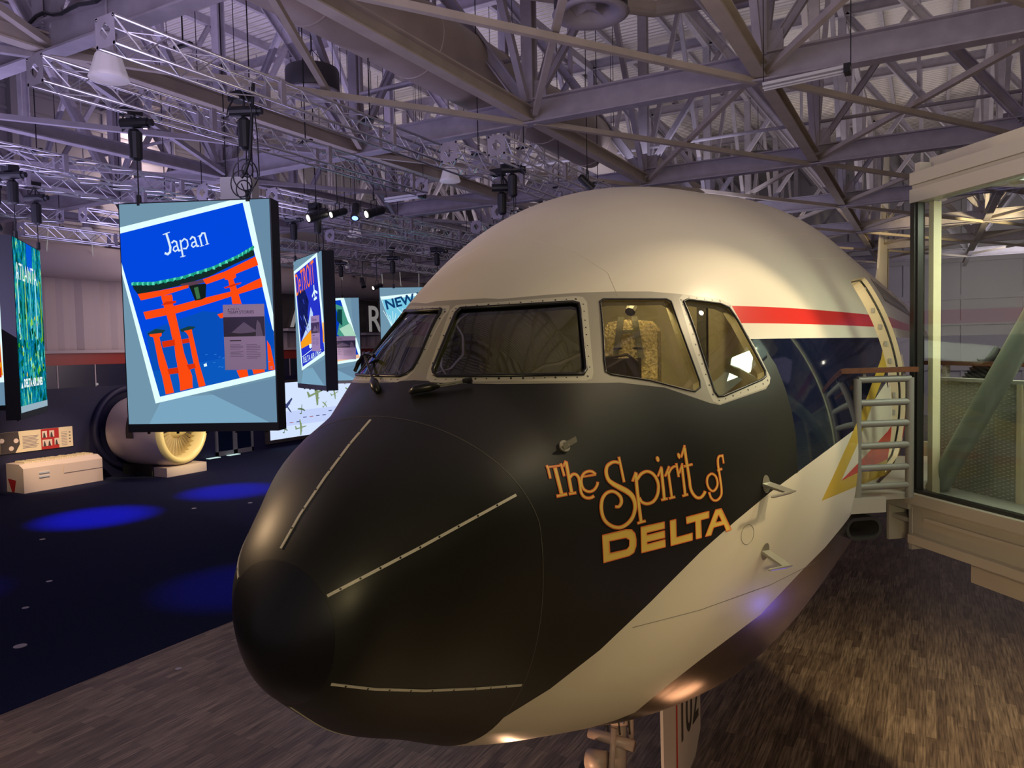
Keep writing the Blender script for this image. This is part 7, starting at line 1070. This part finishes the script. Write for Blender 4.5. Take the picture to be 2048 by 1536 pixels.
for y, z, s, r, mi in ((34.4,2.95,1.5,0.25,0),(31.9,2.35,1.1,-0.9,1),(33.1,2.05,.6,1.4,2),(35.1,2.2,.5,.9,0),(36.0,2.8,.7,.3,0),(31.7,1.0,.5,1.3,2),(33.0,.95,.9,.1,0),(36.6,2.0,.5,.4,1),(37.4,2.9,.8,1.0,0)): plane_icon(y, z, s, r, mi)
for k in range(16): y = 31.0+0.55*(k%13); z = 1.3+.22*(k//4%3); mb.face([(X,y,z),(X,y+.3,z),(X,y+.3,z+.05),(X,y,z+.05)], 3 if k % 5 == 0 else 1)
mb.build('drawings', g, t)
# large grey letters
def big_letter(ch, y, z, h, lb):
    t = empty('sign_letter', (-32.9,y,z), lb, 'letter', 'large grey wall letters'); mb = MB(); me = text_mesh(ch, h*1.38, offset=0.03); T = Matrix(((0,0,1,-32.2),(1,0,0,y),(0,1,0,z),(0,0,0,1))); b = len(mb.v); nv = len(me.vertices)
    for d in (0,-0.25): mb.v += [tuple(T @ Vector((v.co.x, v.co.y, d))) for v in me.vertices]
    bmt = bmesh.new(); bmt.from_mesh(me); bmt.edges.ensure_lookup_table()
    for p in me.polygons: mb.f.append(tuple(b+i for i in p.vertices)); mb.m.append(0)
    for e in bmt.edges:
        if len(e.link_faces) == 1: i, j = e.verts[0].index, e.verts[1].index; mb.f.append((b+i,b+j,b+nv+j,b+nv+i)); mb.m.append(1)
    bmt.free(); mb.build('letter_body', [M['letter'], M['ink']], t); mb = MB(); mb.box((-32.85,y-.3,z-.25),(-32.1,y+1.9,z-.1)); mb.build('ledge', M['steel'], t)
    mb = MB(); mb.box((-33.56,y-.35,z-.3),(-32.8,y+1.9,z+h+.3)); mb.build('backboard', M['ink'], t)
big_letter('A', 31.8, 6.95, 1.65, 'large grey letter A on the side wall beside the torii screen'); big_letter('R', 38.6, 6.75, 1.75, 'large grey letter R on the side wall left of the light blue poster')
for k, (x, y, r) in enumerate(((-11.36,8.31,.055),(-15.01,7.63,.115),(-17.21,8.9,.07),(-18.71,10.25,.07),(-23.23,12.59,.08),(-22.74,17.53,.08),(-21.61,19.04,.08))):
    mb = MB(); mb.tube([(x,y,0.002),(x,y,0.012)], r, 20); tag(mb.build('floor_box_cover', M['mark']), ['small pale disc on the plank floor left of the nose', 'largest pale disc on the navy carpet at lower left', 'pale disc on the carpet, second up from the largest one', 'pale disc in the middle of the navy carpet', 'pale disc on the carpet below the left blue light pool', 'pale disc on the carpet between the two blue light pools', 'pale disc on the carpet close to the right blue light pool'][k], 'floor cover', 'round floor box covers')
# ------------------------------------------------------------------ boarding bridge
O = Vector((-0.1,7.9,0)); U = Vector((0.65,-0.76,0)).normalized(); V = Vector((0.76,0.65,0)).normalized(); BT = Matrix(((U.x,V.x,0,O.x),(U.y,V.y,0,O.y),(0,0,1,0),(0,0,0,1))); ZD = 4.03
br = empty('boarding_bridge', O+U*1.5, 'grey glass-sided boarding bridge at the right edge, leading to the open door', 'boarding bridge'); UE = 3.3
def bpart(nm, boxes, m, sm=False, parent=None):
    mb = MB()
    for lo, hi in boxes: mb.box(lo, hi, 0, BT)
    o = mb.build(nm, M[m]); o.parent = parent or br; o.matrix_parent_inverse = Matrix.Translation(-Vector(br.location)); return o
mb = MB(); dk = [(0,0.02),(UE,0.02),(UE,1.8),(-1.78,1.8),(-1.95,1.37),(-1.02,0.55),(-0.44,-0.05)]; b = 0
for zz_ in (ZD-0.12, ZD): mb.v += [tuple(BT @ Vector((u_, v_, zz_))) for u_, v_ in dk]
n = len(dk); mb.f += [tuple(range(n))[::-1], tuple(range(n, 2*n))]+[(i, (i+1)%n, n+(i+1)%n, n+i) for i in range(n)]; mb.m += [0]*(n+2)
o = mb.build('deck', M['bridge']); o.parent = br; o.matrix_parent_inverse = Matrix.Translation(-Vector(br.location))
bpart('lower_sill', [((-0.02,-0.10,ZD-0.10),(UE,0.05,ZD)), ((-0.02,-0.04,ZD-0.40),(UE,0.02,ZD-0.10)), ((0.05,-0.12,ZD-0.46),(UE,0.06,ZD-0.38)), ((0.2,-0.08,ZD-0.23),(UE,-0.03,ZD-0.2))], 'bridge_warm')
bpart('under_box', [((0.5,0.15,ZD-0.72),(UE,1.5,ZD-0.35))], 'bridge_warm')
bpart('upper_beam', [((-0.02,-0.06,6.70),(UE,0.10,6.82)), ((-0.02,-0.03,6.82),(UE,0.06,6.86)), ((-0.02,-0.06,6.86),(UE,0.10,6.97)), ((0.04,0.1,6.97),(UE,0.3,7.10)), ((0.0,-0.02,6.95),(0.06,0.2,7.06))], 'bridge')
bpart('roof_panel', [((0.3,0.1,6.80),(UE,1.85,6.86))], 'bridge_warm')
bpart('corner_post', [((-0.02,-0.05,ZD),(0.035,0.06,6.70))], 'rubber'); bpart('inner_post', [((0.06,0.08,ZD),(0.12,0.16,6.70))], 'jamb'); bpart('glass_bead', [((0.035,-0.03,ZD),(0.055,0.03,6.70)), ((0.03,-0.04,ZD),(UE,0.03,ZD+0.03))], 'wipe')
mb = MB(); mb.face([BT @ Vector(p) for p in ((0.055,0,ZD+.03),(UE,0,ZD+.03),(UE,0,6.7),(0.055,0,6.7))]); o = mb.build('glass_pane', M['bridge_glass']); o.parent = br; o.matrix_parent_inverse = Matrix.Translation(-Vector(br.location))
mb = MB(); mb.box((-0.24,0,-0.05),(UE,0.04,1.02)); tp_ = mb.build('tread_panel', M['tread']); tp_.parent = br; tp_.matrix_world = Matrix.Translation(Vector((0,0,ZD))) @ BT @ Matrix.Translation((0,0.45,0)); tp_.matrix_parent_inverse = Matrix(); tp_.matrix_basis = Matrix.Translation(-Vector(br.location)) @ Matrix.Translation(Vector((0,0,ZD))) @ BT @ Matrix.Translation((0,0.45,0)); bpart('tread_panel_cap', [((-0.26,0.42,ZD+1.02),(UE,0.52,ZD+1.05))], 'bridge'); bpart('panel_post', [((0.69,0.41,ZD),(0.74,0.45,ZD+1.02))], 'jamb')
mb = MB(); mb.tube([BT @ Vector((-0.02,0.24,ZD)), BT @ Vector((0.94,0.24,5.5)), BT @ Vector((1.75,0.24,6.76))], 0.095, 24); o = mb.build('diagonal_strut', M['tube'], None, 'edge'); o.parent = br; o.matrix_parent_inverse = Matrix.Translation(-Vector(br.location))
mb = MB(); mb.face([BT @ Vector(p) for p in ((0.6,0.5,6.79),(0.6,1.5,6.79),(2.6,1.5,6.79),(2.6,0.5,6.79))]); o = mb.build('ceiling_light_panel', emat('bridge_light_panel', (0.85,1.0,0.75), 1.0)); o.parent = br; o.matrix_parent_inverse = Matrix.Translation(-Vector(br.location))
pc_ = BT @ Vector((1.4,0.75,6.72)); lamp('AREA', 'bridge_ceiling_lamp', pc_, pc_-Vector((0,0,1)), 70, (0.90,1.0,0.72), 0.9)
# bracket and bumper below the deck end
bpart('end_channel', [((-0.32,-0.05,ZD-0.52),(-0.29,0.3,ZD-0.16)), ((-0.02,-0.05,ZD-0.54),(0.02,0.3,ZD-0.14)), ((-0.32,0.26,ZD-0.52),(0.0,0.3,ZD-0.16)), ((-0.3,-0.02,ZD-0.3),(-0.05,0.28,ZD-0.26)), ((-0.34,-0.08,ZD-0.16),(0.0,0.4,ZD+0.02))], 'bridge')
Gp = Vector((-0.60,7.32,0)); G2 = Vector((-0.12,7.70,0)); GU = (G2-Gp).normalized(); GV = Vector((-GU.y,GU.x,0)); GL = (G2-Gp).length; GT = Matrix(((GU.x,GV.x,0,Gp.x),(GU.y,GV.y,0,Gp.y),(0,0,1,0),(0,0,0,1)))
mb = MB(); mb.box((-0.03,-0.04,ZD-0.13),(0.32,0.7,ZD+0.01),0,GT); mb.box((0.2,0.1,ZD-0.05),(GL+0.1,0.9,ZD+0.0),0,GT); o = mb.build('landing_plate', M['bridge']); o.parent = br; o.matrix_parent_inverse = Matrix.Translation(-Vector(br.location))
mb = MB(); nb = 28; Pp = lambda a, s_, y: GT @ Vector((0.13+(0.17 if math.cos(a) > 0 else -0.17)*0.45+math.cos(a)*0.10*s_, y, ZD-0.28+math.sin(a)*0.105*s_)); b0 = 0
for s_, y in ((1,0.0),(1,0.5),(0.72,0.5),(0.72,0.0)): mb.v += [tuple(Pp(2*math.pi*k/nb, s_, y)) for k in range(nb)]
for r_ in range(4):
    for k in range(nb): mb.f.append((r_*nb+k, r_*nb+(k+1)%nb, ((r_+1)%4)*nb+(k+1)%nb, ((r_+1)%4)*nb+k)); mb.m.append(0)
mb.f.append(tuple(2*nb+k for k in range(nb))); mb.m.append(0)
o = mb.build('rubber_bumper', M['tyre']); o.parent = br; o.matrix_parent_inverse = Matrix.Translation(-Vector(br.location)); o['label'] = 'open-ended black rubber bumper'
# ladder-like gate with timber handrail
gt = empty('safety_gate', (Gp+G2)/2+Vector((0,0,ZD)), 'grey ladder-shaped safety gate with timber handrail beside the open door', 'safety gate')
def gpart(nm, build, m, sm=False):
    mb = MB(); build(mb); o = mb.build(nm, M[m], None, sm); o.parent = gt; o.matrix_parent_inverse = Matrix.Translation(-Vector(gt.location)); return o
zg = [ZD+0.16+0.148*k for k in range(6)]; ztop = ZD+1.10; g0, g1 = 0.06, GL-0.03
def stile(u): return lambda mb: mb.tube([GT @ Vector((u,0,ZD-0.02)), GT @ Vector((u,0,ztop-0.02))], 0.036, 12)
gpart('stile', stile(g0), 'ladder', 'edge'); gpart('stile', stile(g1), 'ladder', 'edge')
for z in [ZD+0.10, ZD+0.27, ZD+0.47, ZD+0.67, ZD+0.86, ztop-0.03]: gpart('rung', lambda mb: mb.tube([GT @ Vector((g0,0,z)), GT @ Vector((g1,0,z))], 0.031, 12), 'ladder', 'edge')
gpart('handrail', lambda mb: mb.box((-0.14,-0.05,ztop+0.03),(GL+0.02,0.05,ztop+0.075),0,GT), 'wood')
gpart('handrail_bracket', lambda mb: (mb.box((g0+.05,-0.01,ztop-0.03),(g0+.08,0.01,ztop+0.03),0,GT), mb.box((g1-.08,-0.01,ztop-0.03),(g1-.05,0.01,ztop+0.03),0,GT)), 'ladder')
def side_rail():
    F0 = BT @ Vector((-1.9,1.98,0)); r = empty('far_railing', F0+Vector((0,0,ZD)), 'far side railing of the bridge with long timber handrail, seen through the glass', 'railing'); 
    def rp(nm, bx, m):
        mb = MB(); 
        for lo, hi in bx: mb.box(lo, hi, 0, BT)
        o = mb.build(nm, M[m]); o.parent = r; o.matrix_parent_inverse = Matrix.Translation(-Vector(r.location))
    rp('handrail', [((-2.25,1.92,ZD+1.10),(UE,2.02,ZD+1.15))], 'wood'); rp('stile', [((-2.08,1.94,ZD),(-2.02,2.0,ZD+1.1))], 'bridge'); rp('stile', [((-1.88,1.94,ZD),(-1.82,2.0,ZD+1.1))], 'bridge')
    for k in range(6): rp('rung', [((-2.08,1.95,ZD+0.15+.17*k),(-1.82,1.99,ZD+0.20+.17*k))], 'bridge')
    rp('kick_plate', [((-2.12,1.84,ZD-0.1),(-1.76,2.02,ZD+.14))], 'jamb')
side_rail()
mb = MB(); c = Vector((0.42,11.1,0)); T = Matrix.Translation((c.x,c.y,ZD+0.78)) @ Matrix.Rotation(0.6,4,'Y')
prof = []
for k in range(9): prof += [(0.10,0.045*k),(0.13,0.045*k+0.02)]
mb.lathe(T, prof+[(0.05,0.42),(0.05,0.62),(0.0,0.62)], 18); mb.bar((c.x,c.y,ZD+.8), BT @ Vector((-1.9,2.02,ZD+.8)), .06, .06); tag(mb.build('bellows_boot', M['wipe']), 'black ribbed bellows behind the tread plate panel of the bridge', 'bellows')
# paper notices inside the doorway
mb = MB(); p = Vector(off(math.sqrt(6.5), z_to_phi(math.sqrt(6.5),4.95), 0.01)[0]); n = Vector(surfn(math.sqrt(6.5), z_to_phi(math.sqrt(6.5),4.95))[0]); a = Vector((0,0,1)); b = n.cross(a).normalized()
mb.face([p+b*-.06, p+b*.06, p+b*.06+a*.16, p+b*-.06+a*.16]); ppart(mb, 'warning_placard', M['kiosk'])
# support legs of the bridge
for (u, v, lb) in ((2.9,0.3,'grey steel leg under the near side of the bridge'),(2.9,1.5,'grey steel leg under the far side of the bridge')):
    mb = MB(); p = BT @ Vector((u,v,0)); mb.tube([(p.x,p.y,0.0),(p.x,p.y,0.03)], 0.22, 20); mb.tube([(p.x,p.y,0.03),(p.x,p.y,ZD-0.7)], 0.10, 20); tag(mb.build('bridge_leg', M['bridge']), lb, 'support leg')
